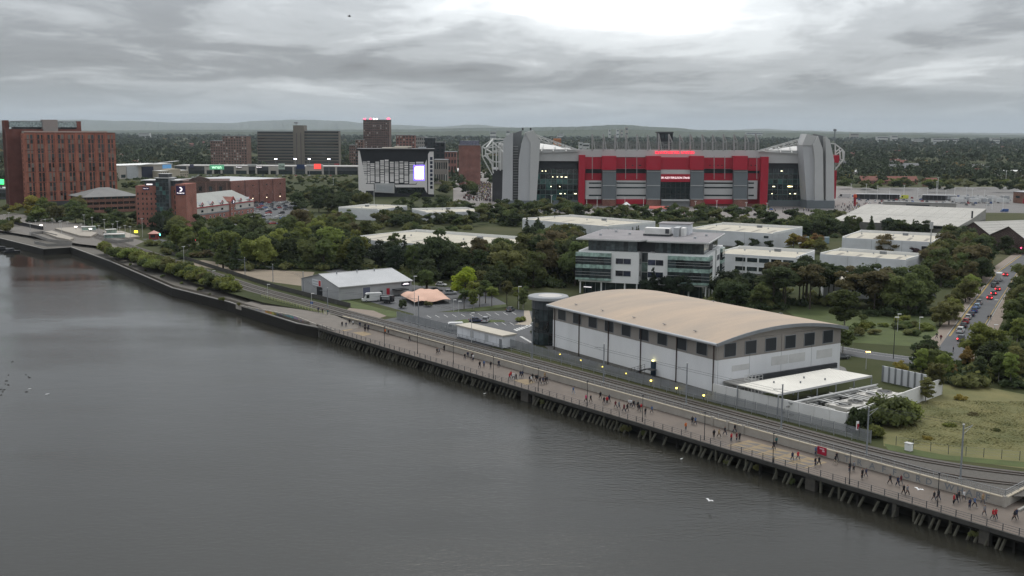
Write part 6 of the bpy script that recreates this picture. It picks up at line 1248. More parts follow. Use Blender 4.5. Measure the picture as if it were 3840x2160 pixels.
# tall white flag / light poles before the stadium and across the car park
k = 0
for (x, y, yt) in ((1911, 770, 727), (2068, 800, 733), (2200, 775, 735), (2239, 778, 738), (2343, 776, 742), (2413, 775, 742), (2607, 805, 755), (2687, 800, 753), (2797, 810, 760), (2875, 815, 762), (1403, 770, 712), (1250, 700, 668), (3190, 740, 690), (3247, 740, 690), (3289, 748, 697), (3335, 748, 705), (3389, 738, 695), (3440, 745, 707), (3477, 742, 706), (3510, 745, 680), (3545, 748, 712), (3578, 748, 708), (3623, 745, 702), (3645, 750, 708), (3690, 755, 712), (3760, 790, 735), (3700, 785, 745), (3720, 787, 748), (1672, 700, 655), (1695, 690, 660), (1744, 700, 670), (1795, 760, 722), (3770, 705, 640), (3515, 735, 665)):
    b = P(x, y); h = max(4, min(24, PY(x, yt, b.y).z)); where = 'before the stadium front' if 1880 < x < 2900 else ('across the stadium car park' if x > 3000 else 'left of the stadium')
    t = thing('light_pole', f'tall thin white pole {where}, ' + ordinal(k) + ' counted from left', 'pole', b, 0, 'tall white poles around the stadium'); k += 1
    MB().cyl((0, 0, 0), (0, 0, h), .2, .14, n=6).build('column', UNP, t); part('head', UNP, t, (-.8, -.2, h - .1, .8, .2, h + .15))
# ================================================================ TREES
def leaf_mesh(name, lobes, nq, size, seed, core=.72, up=.25):
    """crown: many small leaf-spray quads spread over uneven lobes, plus hidden inner masses"""
    g = np.random.default_rng(seed); V = []; Fc = []
    w = np.array([l[3] * l[3] for l in lobes]); w /= w.sum(); idx = g.choice(len(lobes), nq, p=w); L = np.array(lobes)
    d = g.normal(size=(nq, 3)); d /= np.linalg.norm(d, axis=1)[:, None]; d[:, 2] = np.where(d[:, 2] < -.35, -d[:, 2] * .4, d[:, 2])
    rad = L[idx, 3] * (g.random(nq) ** .35) * g.uniform(.82, 1.12, nq); c = L[idx, :3] + d * rad[:, None] * np.array([1, 1, .85])
    nrm = d + g.normal(size=(nq, 3)) * .65 + np.array([0, 0, up]); nrm /= np.linalg.norm(nrm, axis=1)[:, None]
    t = np.cross(nrm, g.normal(size=(nq, 3))); t /= np.linalg.norm(t, axis=1)[:, None]; b = np.cross(nrm, t)
    s = size * g.uniform(.6, 1.35, nq)[:, None]; k = g.uniform(.45, .9, nq)[:, None]
    quads = np.stack([c - t * s * .5, c - b * s * k * .5, c + t * s * .5, c + b * s * k * .5 + nrm * s * .12], 1)
    verts = quads.reshape(-1, 3); faces = np.arange(nq * 4).reshape(-1, 4)
    vs = [tuple(v) for v in verts]; fs = [tuple(f) for f in faces]
    if core:
        for l in lobes[:9]:
            o = len(vs); r = l[3] * core
            for i in range(4):
                for j in range(6): ph = math.pi * (i + .5) / 4; th = 2 * math.pi * j / 6; vs.append((l[0] + r * math.sin(ph) * math.cos(th), l[1] + r * math.sin(ph) * math.sin(th), l[2] + r * .85 * math.cos(ph)))
            for i in range(3):
                for j in range(6): fs.append((o + i * 6 + j, o + i * 6 + (j + 1) % 6, o + (i + 1) * 6 + (j + 1) % 6, o + (i + 1) * 6 + j))
            fs.append(tuple(o + j for j in range(6)))
    me = bpy.data.meshes.new(name); me.from_pydata(vs, [], fs); me.update(); return me
def make_proto(kind, seed):
    """unit tree: 10 m tall"""
    r = random.Random(seed); lob = []
    if kind == 'broad':
        lob.append((0, 0, 6.2, 2.5)); W_ = r.uniform(2.5, 3.1)
        for i in range(15):
            a = i * 2.4 + r.uniform(-.4, .4); z = r.uniform(2.2, 8.3); q = W_ * math.sqrt(max(.1, 1 - ((z - 5.0) / 4.4) ** 2)) * r.uniform(.7, 1.1); lob.append((q * math.cos(a), q * math.sin(a), z, r.uniform(1.05, 1.85)))
        lob.append((r.uniform(-.6, .6), r.uniform(-.6, .6), 8.7, 1.25)); nq, sz, trunk = 3000, .62, (.28, 4.2)
    elif kind == 'tall':
        for i in range(15):
            a = i * 2.4; z = 3.0 + i * .42 + r.uniform(-.3, .3); q = 1.45 * math.sqrt(max(.05, 1 - ((z - 5.6) / 4.4) ** 2)) * r.uniform(.6, 1.15); lob.append((q * math.cos(a), q * math.sin(a), z, r.uniform(.85, 1.3)))
        nq, sz, trunk = 2200, .55, (.22, 5.5)
    elif kind == 'conifer':
        for i in range(20):
            z = 2.0 + i * .40; q = max(.08, 2.0 * (1 - (z - 1.2) / 9.0)) ; a = i * 2.4; lob.append((q * .6 * math.cos(a), q * .6 * math.sin(a), z, max(.3, q * .72) * r.uniform(.85, 1.15)))
        nq, sz, trunk = 2400, .5, (.25, 8.0)
    elif kind == 'grove':
        for i in range(14):
            a = i * 2.4; z = r.uniform(5.0, 8.8); q = 1.7 * math.sqrt(max(.1, 1 - ((z - 6.8) / 2.9) ** 2)) * r.uniform(.6, 1.1); lob.append((q * math.cos(a), q * math.sin(a), z, r.uniform(.8, 1.3)))
        nq, sz, trunk = 2100, .55, (.2, 7.0)
    else:   # bush, unit height 10 as well
        for i in range(12):
            a = i * 2.4; q = r.uniform(1.2, 5.2); lob.append((q * math.cos(a), q * math.sin(a), r.uniform(2.5, 6.8) * (1 - q / 14), r.uniform(2.0, 3.4)))
        nq, sz, trunk = 1500, 1.35, (.35, 3.0)
    me = leaf_mesh(kind + '_crown', lob, nq, sz, seed, .68 if kind != 'grove' else .5); me.materials.append(LEAF['mid'])
    tb = MB(); tb.cyl((0, 0, 0), (0, 0, trunk[1]), trunk[0], trunk[0] * .5, n=7)
    for i in range(5):
        l = lob[(i * 3 + 1) % len(lob)]; z = trunk[1] * r.uniform(.5, .95); tb.cyl((0, 0, z), (l[0] * .85, l[1] * .85, l[2]), trunk[0] * .45, .05, n=5)
    return me, tb.mesh(kind + '_trunk', BARK if kind != 'tall' else BARKP)
BARK = mat('bark', (.085, .07, .055), (.05, .042, .034), scale=2); BARKP = mat('pale_bark', (.3, .28, .25), (.16, .15, .13), scale=3)
LEAF = {k: leafmat('leaves_' + k, a, b) for k, a, b in (('dark', (0.071, 0.091, 0.039), (0.035, 0.048, 0.022)), ('mid', (0.116, 0.142, 0.050), (0.061, 0.079, 0.029)), ('olive', (0.159, 0.163, 0.059), (0.090, 0.094, 0.037)), ('light', (0.195, 0.224, 0.059), (0.116, 0.139, 0.038)), ('lime', (0.319, 0.366, 0.041), (0.177, 0.224, 0.024)), ('brown', (0.147, 0.127, 0.061), (0.085, 0.076, 0.038)), ('rust', (0.224, 0.147, 0.053), (0.130, 0.088, 0.035)), ('yellow', (0.260, 0.224, 0.047), (0.142, 0.130, 0.033)), ('plum', (0.071, 0.041, 0.045), (0.035, 0.021, 0.024)), ('pine', (0.047, 0.065, 0.038), (0.024, 0.034, 0.021)))}
WORDS = {'dark': 'dark green', 'mid': 'mid green', 'olive': 'olive green', 'light': 'fresh green', 'lime': 'bright yellow-green', 'brown': 'brownish', 'rust': 'rusty orange', 'yellow': 'yellowing', 'plum': 'dull purple', 'pine': 'very dark'}
PROTO = {k: [make_proto(k, 40 + i * 7 + len(k)) for i in range(n)] for k, n in (('broad', 5), ('tall', 2), ('conifer', 2), ('grove', 3), ('bush', 3))}
def footprints():
    fp = []
    for e in list(COL.objects):
        if e.parent is None and e.type == 'EMPTY' and e.get('category') in ('warehouse', 'office', 'shed', 'industrial unit', 'hotel', 'stadium', 'compound', 'cabin', 'apartment block', 'building', 'tent', 'tower', 'hall', 'retail park', 'retail unit', 'tram stop', 'kiosk', 'container', 'canopy', 'house'):
            lo = [1e9, 1e9]; hi = [-1e9, -1e9]
            for c in e.children:
                if c.type != 'MESH' or c.rotation_euler.z != 0: continue
                for q in c.bound_box:
                    for k in (0, 1): lo[k] = min(lo[k], q[k] + c.location[k]); hi[k] = max(hi[k], q[k] + c.location[k])
            if hi[0] > lo[0]: fp.append((e.location.x, e.location.y, math.cos(-e.rotation_euler.z), math.sin(-e.rotation_euler.z), lo, hi))
    return fp
FP = footprints()
def blocked(p, m):
    for ex, ey, c, s, lo, hi in FP:
        dx, dy = p.x - ex, p.y - ey; x, y = c * dx - s * dy, s * dx + c * dy
        if lo[0] - m < x < hi[0] + m and lo[1] - m < y < hi[1] + m: return True
    q = p - SO; s, n = q.dot(SU), q.dot(SN)
    if -60 < s < 225 and n < 21.5 - max(0, 30 - s) * 0 + (m if s > 44 else 0): return True
    if 225 <= s < 560:
        nc = 15 + max(0, s - 290) * .075
        if nc - 4 - m * .5 < n < nc + 4 + m * .5 or n < 3: return True
    for a, b in zip(RC[:-1], RC[1:]):
        ab = b - a; t = max(0, min(1, (p - a).dot(ab) / ab.length_squared))
        if (p - (a + ab * t)).length < 5.2 + m * .5: return True
    return False
NT = [0]; PEND = []
def tree(*a, **k):
    PEND.append((a, k))
def tree_now(p, h, kind, leaf, label, group, wid=1.0, seed=0, cat=None):
    r = random.Random(seed * 13 + 5); me, tr = r.choice(PROTO[kind]); s = h / 10.0
    name = 'bush' if kind == 'bush' else ('conifer_tree' if kind == 'conifer' else ('birch_tree' if kind == 'tall' else 'broadleaf_tree'))
    t = thing(name, label, cat or ('bush' if kind == 'bush' else 'tree'), (p.x, p.y, p.z if p.z < 0 else 0), r.uniform(0, 6.28), group)
    c = inst(me, 'crown', t, None, None, (s * wid, s * wid, s)); slotmat(c, 0, LEAF[leaf]); inst(tr, 'trunk', t, None, None, (s, s, s)); NT[0] += 1
    return t
ZN = [0]
def zone(phrase, n, x0, x1, y0, y1, h0, h1, leaves, kinds=('broad',), wid=1.0, sp=.42, line=None, ignore=False):
    ZN[0] += 1; r = random.Random(ZN[0] * 101); got = []; tries = 0
    while len(got) < n and tries < n * 60:
        tries += 1
        if line:
            t = r.random(); x = x0 + (x1 - x0) * t + r.uniform(-line, line); y = y0 + (y1 - y0) * t + r.uniform(-line * .35, line * .35)
        else: x = r.uniform(x0, x1); y = r.uniform(y0, y1)
        p = P(x, y); h = r.uniform(h0, h1); k = r.choice(kinds)
        if not ignore and blocked(p, h * .2): continue
        if any((p - q[1]).length < (h + q[2]) * .5 * sp for q in got): continue
        got.append((x, p, h, k, r.choice(leaves)))
    got.sort(key=lambda g: g[0])
    for i, (x, p, h, k, lf) in enumerate(got):
        nm = {'broad': 'broadleaf tree', 'tall': 'slender tree', 'conifer': 'conifer', 'grove': 'bare-stemmed tree', 'bush': 'bush'}[k]
        tree(p, h, k, lf, f'{WORDS[lf]} {nm}, {ordinal(i)} from left {phrase}', 'vegetation ' + phrase, wid * r.uniform(.9, 1.2), ZN[0] * 1000 + i)
D2 = ('dark', 'mid', 'dark', 'olive', 'mid'); MX = ('dark', 'mid', 'mid', 'olive')
zone('in the dense wood behind the waste ground', 34, 830, 1340, 955, 1012, 11, 17, ('dark', 'mid', 'dark', 'light'), ('broad', 'broad', 'conifer'), 1.1)
zone('before the sprawling pale unit', 26, 1330, 1760, 990, 1052, 10, 14.5, ('dark', 'pine', 'dark', 'mid'), ('broad', 'conifer', 'tall'), 1.05)
zone('between the pale unit and the office', 30, 1790, 2160, 985, 1080, 13, 18, ('mid', 'olive', 'dark', 'brown'), ('broad', 'broad', 'tall'), 1.05)
zone('behind the peach tent yard', 10, 1560, 1990, 1080, 1105, 8, 12, ('dark', 'olive', 'mid'), ('broad', 'tall'))
zone('edging the car park behind its lawn', 10, 1700, 1970, 1135, 1162, 6, 9, ('olive', 'mid', 'light'), ('tall', 'grove'))
zone('on the slope left of the small white unit', 26, 1060, 1400, 850, 905, 8.5, 12.5, ('olive', 'mid', 'light', 'brown'), ('broad',), 1.1)
zone('below the retail park around the car park end', 18, 1110, 1370, 745, 805, 11, 15, D2, ('broad',), 1.15)
zone('at the foot of the white hotel', 12, 1420, 1680, 752, 790, 6, 9, D2, ('broad',), 1.1)
zone('between small unit and pale unit roofs', 16, 1400, 1760, 835, 862, 7, 10, ('olive', 'dark', 'brown', 'mid'), ('broad',), 1.1)
zone('in the belt left of the stadium front', 30, 1650, 2180, 785, 830, 8, 12, D2 + ('olive',), ('broad',), 1.15)
zone('in the belt along the stadium front', 44, 2180, 2900, 803, 838, 7, 10.5, D2 + ('olive', 'mid'), ('broad',), 1.15)
zone('in the belt right of the stadium front', 18, 2880, 3200, 830, 868, 7, 10.5, D2, ('broad',), 1.15)
zone('before the unit left of the office', 9, 1960, 2180, 885, 935, 10, 14, ('pine', 'dark'), ('conifer', 'conifer', 'broad'))
zone('right of that unit behind the office', 8, 2180, 2420, 876, 905, 6, 9, MX, ('broad', 'conifer'))
zone('left of the office block', 16, 1960, 2150, 935, 985, 10, 14, ('olive', 'mid', 'dark', 'brown'), ('broad',), 1.1)
zone('in the dark row before the corrugated shed', 34, 2960, 3560, 866, 888, 9, 12, ('dark', 'pine', 'dark', 'mid'), ('broad', 'broad', 'conifer'), 1.15)
zone('in the autumn clump beside the blue container', 7, 2965, 3085, 930, 955, 6, 8.5, ('rust', 'yellow', 'olive'), ('broad',), 1.15)
zone('in the grove before the lawn', 18, 2890, 3215, 1105, 1160, 12.5, 15.5, ('dark', 'brown', 'dark'), ('grove',), 1.15, .34)
zone('in the round clump on the lawn', 10, 3270, 3480, 1140, 1182, 13, 15.5, ('mid', 'dark', 'brown'), ('broad', 'grove'), 1.15, .36)
zone('on the mound by the junction', 15, 3210, 3490, 1195, 1265, 1.6, 3.2, ('olive', 'light', 'mid'), ('bush',), 1.2)
zone('along the pavement of the queue road', 8, 3530, 3690, 1230, 1075, 6.5, 8.5, ('light', 'olive'), ('broad',), 1.1, .42, 14)
zone('in the brownish wood left of the queue road', 26, 3480, 3690, 930, 1075, 9, 14, ('brown', 'olive', 'brown', 'dark', 'mid'), ('broad',), 1.1)
zone('on the right bank of the queue road', 22, 3785, 3890, 1320, 1050, 8, 12, ('olive', 'mid', 'light', 'yellow'), ('broad', 'tall'), 1.05, .36, 34)
zone('in the thicket left of the junction mouth', 7, 3440, 3545, 1370, 1445, 5.5, 8.5, ('mid', 'olive', 'light', 'dark'), ('broad', 'tall'), 1.0)
zone('in the low scrub below the junction', 6, 3545, 3670, 1395, 1450, 3, 4.5, ('mid', 'olive', 'rust'), ('broad', 'bush'), 1.0)
zone('in the thicket before the road junction', 12, 3670, 3860, 1365, 1452, 6.5, 11, ('mid', 'olive', 'light', 'dark'), ('broad', 'tall'), 1.05)
zone('before the brick gabled sheds', 18, 3520, 3840, 915, 955, 8, 12, D2 + ('brown',), ('broad',), 1.15)
zone('along the quay between path and tram track', 62, 385, 860, 944, 1088, 4.2, 6.6, ('light', 'mid', 'olive', 'light'), ('bush',), 1.0, .24, 12)
zone('at the back of the quayside scrub', 16, 470, 800, 948, 1040, 3.0, 5.0, ('olive', 'mid', 'light'), ('bush',), 1.0, .3, 10)
zone('between the retail park and the white hotel', 24, 1080, 1345, 712, 762, 7, 11, D2 + ('olive',), ('broad',), 1.2)
zone('behind the sprawling pale unit', 34, 1480, 1960, 798, 850, 7, 10.5, ('dark', 'olive', 'mid', 'dark'), ('broad',), 1.2)
zone('on the verge below the retail shops', 36, 700, 1345, 662, 690, 3.5, 5.5, D2, ('broad',), 1.4)
zone('beside the waste ground', 16, 560, 1060, 920, 985, 2.6, 4.5, ('olive', 'brown', 'mid'), ('bush',), 1.2)
zone('along the road behind the waste ground', 10, 640, 900, 925, 965, 9, 13.5, ('mid', 'light', 'dark'), ('broad', 'tall'), 1.1)
zone('in front of the apartment tower', 15, 105, 330, 800, 838, 8, 13, ('olive', 'yellow', 'light', 'mid'), ('broad',), 1.1)
zone('at the left edge by the tram stop', 6, -20, 110, 835, 868, 4, 7, ('olive', 'mid'), ('broad', 'bush'))
zone('at the far left edge', 4, -20, 70, 800, 815, 7, 9, ('olive', 'yellow'), ('broad',))
zone('in front of the banded brick office', 13, 325, 515, 828, 868, 7, 10, ('mid', 'olive', 'dark'), ('broad',), 1.1)
zone('at the foot of the hotel tower', 5, 560, 640, 872, 892, 11, 15, ('pine', 'dark'), ('conifer', 'broad'))
zone('in front of the hotel wing', 18, 650, 980, 855, 905, 8, 12.5, MX, ('broad',), 1.1)
zone('in front of the retail wing', 18, 455, 700, 680, 716, 5, 8.5, D2, ('broad',), 1.2)
zone('in front of the retail park', 40, 700, 1345, 680, 716, 4.5, 7.5, D2, ('broad',), 1.2)
zone('between the white hotel and the stadium', 12, 1636, 1780, 690, 750, 9, 13, D2, ('broad',), 1.15)
zone('behind the stadium car park', 44, 3150, 3860, 690, 726, 8, 12.5, D2 + ('olive', 'light'), ('broad',), 1.2)
zone('among the low roofs beyond the car park', 34, 3150, 3860, 650, 686, 8, 12.5, D2 + ('olive',), ('broad',), 1.2)
zone('in front of the office entrance', 5, 2385, 2565, 1112, 1124, 7, 12, ('pine', 'pine', 'dark'), ('conifer', 'broad'), 1.1, ignore=True)
zone('between the warehouse and the office corner', 12, 2680, 2900, 1120, 1165, 8, 11, ('dark', 'pine', 'mid'), ('broad',), 1.1)
for x, y, h, k, lf, w_, lab in ((1745, 1120, 11.5, 'broad', 'lime', 1.15, 'bright lime green tree standing alone above the car park'), (1650, 1042, 20, 'broad', 'dark', 1.05, 'tallest dark tree before the sprawling pale unit'),
    (2772, 935, 5.2, 'broad', 'dark', 1.2, 'left round dark tree before the unit behind the office'), (2828, 935, 6, 'broad', 'dark', 1.2, 'middle round dark tree before the unit behind the office'), (2882, 937, 5.4, 'broad', 'dark', 1.2, 'right round dark tree before the unit behind the office'),
    (3320, 962, 11, 'broad', 'brown', 1.5, 'wide brown-green tree hiding the unit beside the mast'), (3432, 975, 6.5, 'broad', 'plum', 1.1, 'small purple tree at the foot of the telecom mast'), (3545, 985, 14, 'broad', 'brown', 1.3, 'large brown crown right of the telecom mast'),
    (3165, 1250, 13.5, 'tall', 'mid', 1.5, 'tall feathery birch behind the warehouse roof end'), (3160, 1325, 8, 'tall', 'mid', 1.5, 'shorter birch at the warehouse back corner'), (3215, 1618, 6.2, 'bush', 'dark', .8, 'dark bush at the compound corner by the track'), (3330, 1590, 7.4, 'bush', 'mid', 1.0, 'large green bush against the compound end wall'), (3400, 1580, 5.6, 'bush', 'light', 1.05, 'yellow-green bush beside the large green bush'), (3470, 1510, 5.5, 'tall', 'olive', 1.4, 'thin sapling at the compound far corner'), (3510, 1478, 7.5, 'tall', 'olive', 1.3, 'taller sapling behind the compound corner'), (3285, 1640, 3.0, 'bush', 'light', 1.2, 'low yellowish bush on the field edge near the pole'), (3560, 1600, 1.4, 'bush', 'light', 1.4, 'small bush standing alone in the rough field'), (3480, 1650, 1.2, 'bush', 'yellow', 1.3, 'tiny yellow bush in the rough field'),
    (3420, 1600, 1.3, 'bush', 'olive', 1.4, 'low weedy clump in the field below the compound wall'), (3650, 1560, 1.1, 'bush', 'brown', 1.5, 'brown weed clump in the middle of the field'), (3740, 1620, 1.0, 'bush', 'olive', 1.5, 'weed clump near the right edge of the field'), (3600, 1500, 1.6, 'bush', 'yellow', 1.4, 'yellowish scrub at the top of the field'), (3375, 1420, 4.5, 'broad', 'yellow', 1.2, 'yellow shrub behind the compound screen'), (3625, 1385, 6, 'broad', 'rust', .8, 'red-leaved small tree beside the junction'), (1508, 1155, 3.6, 'bush', 'dark', .8, 'dark bush in front of the peach tent'), (1606, 1150, 2.6, 'bush', 'olive', .8, 'small bush against the peach tent side'), (1950, 1205, 2.2, 'bush', 'light', 1.2, 'rounded hedge at the car park path'), (2000, 1250, 1.4, 'bush', 'dark', 1.2, 'low hedge beside the round tower entrance')):
    q = P(x, y); tree(q, h, k, lf, lab, 'single trees and bushes', w_, int(x))
rr = random.Random(9)
for i in range(7):
    s = [111, 84, 79, 57, 50, 42, 8][i]; q = W(s, -.4, -4.3 if i % 2 else -3.8); tree(q, 1.6 if i != 1 else 2.4, 'bush', ['olive', 'olive', 'mid'][i % 3], f'plant growing on the wharf timbers, {ordinal(6 - i)} from the right', 'plants on the wharf timbers', .7, 700 + i, 'plant')
for i in range(8):
    q = W([268, 282, 296, 308, 330, 352, 375, 398][i], [-2.5, -2.5, -1, .5, 2, 3, 4.5, 6][i], -1.3); tree(q, [1.6, 2, 1.2, 2.2, 1.4, 1.8, 1.3, 1.6][i], 'bush', ['olive', 'light', 'mid'][i % 3], f'weedy tuft on the old quay edge, {ordinal(i)} leftwards from the ramp', 'weeds on the old quay', .8, 800 + i, 'plant')
# the 300 broadleaf trees that show largest are things; the rest are too small to pick apart
def flush():
    def sc(q): a = q[0]; return a[1] / a[0].y
    br = sorted([q for q in PEND if q[0][2] in ('broad', 'grove')], key=sc, reverse=True); small = br[296:]; ids = {id(q) for q in small}
    for q in PEND:
        if id(q) not in ids: tree_now(*q[0], **q[1])
    lows = [leaf_mesh('low_crown', [(l[0], l[1], l[2], l[3]) for l in [(0, 0, 5.6, 2.6)] + [(2.4 * math.cos(i * 2.4), 2.4 * math.sin(i * 2.4), 3.4 + (i * 1.7) % 4.6, 1.6) for i in range(11)]], 620, 1.15, 90 + j, .7) for j in range(3)]
    cols = sorted({q[0][3] for q in small}); V = []; Fs = []; M = []; o = 0
    dat = []
    for me in lows: co = np.empty(len(me.vertices) * 3, np.float32); me.vertices.foreach_get('co', co); dat.append((co.reshape(-1, 3), [tuple(p.vertices) for p in me.polygons]))
    for j, q in enumerate(small):
        p, h, kind, lf = q[0][:4]; co, fs = dat[j % 3]; t = j * 1.7; s = h / 10 * (q[0][6] if len(q[0]) > 6 else 1)
        x = (co[:, 0] * math.cos(t) - co[:, 1] * math.sin(t)) * s + p.x; y = (co[:, 0] * math.sin(t) + co[:, 1] * math.cos(t)) * s + p.y
        V.append(np.stack([x, y, co[:, 2] * h / 10], 1)); Fs.extend([tuple(i + o for i in f) for f in fs]); M.extend([cols.index(lf)] * len(fs)); o += len(co)
    me = bpy.data.meshes.new('tree_belt'); me.from_pydata(np.concatenate(V).tolist(), [], Fs); me.update()
    for c in cols: me.materials.append(LEAF[c])
    me.polygons.foreach_set('material_index', M); ob = bpy.data.objects.new('tree_belt', me); link(ob); tag(ob, 'small merged trees in the belts around stadium and retail park', 'woodland', None, 'stuff')
flush()
def undergrowth():
    g = random.Random(77); lob = [(g.uniform(-2, 2), g.uniform(-2, 2), g.uniform(.6, 1.6), g.uniform(.8, 1.4)) for _ in range(7)]; me = leaf_mesh('under', lob, 150, .95, 5, .6)
    co = np.empty(len(me.vertices) * 3, np.float32); me.vertices.foreach_get('co', co); co = co.reshape(-1, 3); fs = [tuple(p.vertices) for p in me.polygons]; V = []; Fs = []; M = []; o = 0
    for x0, x1, y0, y1, n in ((830, 1340, 950, 1015, 90), (1330, 1770, 985, 1055, 70), (1780, 2165, 980, 1085, 90), (1060, 1400, 845, 910, 70), (1640, 2200, 785, 835, 60), (2180, 2900, 803, 842, 70), (2880, 3560, 835, 892, 70), (1950, 2160, 885, 985, 40), (3480, 3700, 925, 1080, 60), (3520, 3840, 915, 955, 30), (3800, 3900, 1060, 1330, 30), (3450, 3840, 1375, 1455, 40), (455, 1340, 664, 706, 110), (650, 980, 855, 905, 40), (330, 640, 830, 890, 40), (105, 330, 800, 840, 24), (1110, 1370, 740, 805, 36), (2680, 2900, 1120, 1165, 20), (640, 900, 925, 965, 20), (1400, 1760, 830, 865, 36), (1480, 1960, 795, 850, 60), (1080, 1345, 712, 765, 40), (3250, 3500, 1130, 1190, 14), (2890, 3220, 1100, 1165, 24)):
        for i in range(n):
            p = P(g.uniform(x0, x1), g.uniform(y0, y1))
            if blocked(p, 2.0): continue
            s = g.uniform(.8, 1.6); t = g.uniform(0, 6.28); x = (co[:, 0] * math.cos(t) - co[:, 1] * math.sin(t)) * s + p.x; y = (co[:, 0] * math.sin(t) + co[:, 1] * math.cos(t)) * s + p.y
            V.append(np.stack([x, y, co[:, 2] * s], 1)); Fs.extend([tuple(i_ + o for i_ in f) for f in fs]); M.extend([g.choice((0, 0, 1, 2))] * len(fs)); o += len(co)
    m2 = bpy.data.meshes.new('undergrowth'); m2.from_pydata(np.concatenate(V).tolist(), [], Fs); m2.update()
    for c in ('dark', 'mid', 'olive'): m2.materials.append(LEAF[c])
    m2.polygons.foreach_set('material_index', M); ob = bpy.data.objects.new('undergrowth', m2); link(ob); tag(ob, 'tangled undergrowth beneath the tree belts', 'undergrowth', None, 'stuff')
undergrowth()
# ---- distant woods: nobody could count these
def woods(name, label, m, seed, specs):
    g = np.random.default_rng(seed); Q = []
    for (D0, D1, N, nq, hr, size, keep) in specs:
        D = np.sqrt(g.random(N) * (D1 ** 2 - D0 ** 2) + D0 ** 2); X = D * g.uniform(-.50, .50, N)
        cl = np.sin(X * .011 + D * .004 + seed) + np.sin(X * .0043 - D * .009) + g.normal(size=N) * .8; ok = cl > keep
        px = 1920 + 4200 * X / D
        ok &= ~((D < 1520) & (px < 1370) & (px > 440)); ok &= ~((D < 1215) & (px > 3100)); ok &= ~((D > 1150) & (D < 1215) & (px > 1600) & (px < 1820))
        for a, b, d0, d1 in ((955, 1285, 1560, 1640), (1350, 1475, 1720, 1790), (780, 940, 1510, 1575), (1480, 1680, 1430, 1740), (1300, 1370, 1680, 1730), (1660, 1720, 1330, 1370), (2070, 2110, 1480, 1520)): ok &= ~((px > a - 4) & (px < b + 4) & (D > d0 - 14) & (D < d1))
        D = D[ok]; X = X[ok]; n = len(D); h = g.uniform(hr[0], hr[1], n)
        d = g.normal(size=(n, nq, 3)); d /= np.linalg.norm(d, axis=2)[..., None]; d[..., 2] = np.abs(d[..., 2]) - .25
        rad = np.stack([h * .42, h * .42, h * .42], 1); c = np.stack([X, D, h * .56], 1)[:, None, :] + d * rad[:, None, :] * g.uniform(.75, 1.1, (n, nq, 1))
        nr = d + g.normal(size=d.shape) * .5; nr /= np.linalg.norm(nr, axis=2)[..., None]; t = np.cross(nr, g.normal(size=d.shape)); t /= np.linalg.norm(t, axis=2)[..., None]; b = np.cross(nr, t); s = size * (h[:, None, None] / hr[1]) * g.uniform(.7, 1.3, (n, nq, 1)) * .5
        Q.append(np.stack([c - t * s, c - b * s * .8, c + t * s, c + b * s * .8], 2).reshape(-1, 3))
    v = np.concatenate(Q).astype(np.float32); nf = len(v) // 4; me = bpy.data.meshes.new(name); me.vertices.add(len(v)); me.vertices.foreach_set('co', v.ravel()); me.loops.add(nf * 4); me.loops.foreach_set('vertex_index', np.arange(nf * 4, dtype=np.int32)); me.polygons.add(nf); me.polygons.foreach_set('loop_start', np.arange(0, nf * 4, 4, dtype=np.int32)); me.polygons.foreach_set('loop_total', np.full(nf, 4, dtype=np.int32)); me.update(); me.validate(); me.materials.append(m)
    o = bpy.data.objects.new(name, me); link(o); tag(o, label, 'woodland', None, 'stuff')
WD = mat('far_leaves_dark', (.048, .066, .028), (.022, .033, .015), scale=.02, rough=.85, contrast=.16); WO = mat('far_leaves_olive', (.085, .083, .03), (.042, .043, .017), scale=.03, rough=.85, contrast=.16); WY = mat('far_leaves_autumn', (.26, .17, .045), (.13, .09, .03), scale=.03, rough=.85)
woods('distant_woods', 'dark wooded suburbs filling the far plain', WD, 1, [(1120, 2100, 5200, 34, (9, 16), 3.6, -.6), (2100, 4500, 7500, 16, (12, 20), 8, -.5), (4500, 9500, 8000, 8, (14, 26), 18, -.4)])
woods('distant_olive_trees', 'olive and paler trees scattered over the far plain', WO, 2, [(1150, 2100, 1500, 34, (8, 14), 3.4, .0), (2100, 4500, 2200, 16, (10, 17), 7, .1), (4500, 9500, 2600, 8, (12, 20), 15, .1)])
woods('distant_autumn_trees', 'few golden autumn trees on the far plain', WY, 5, [(1250, 2600, 330, 30, (8, 13), 3.4, .5), (2600, 6500, 240, 14, (10, 15), 6, .5)])
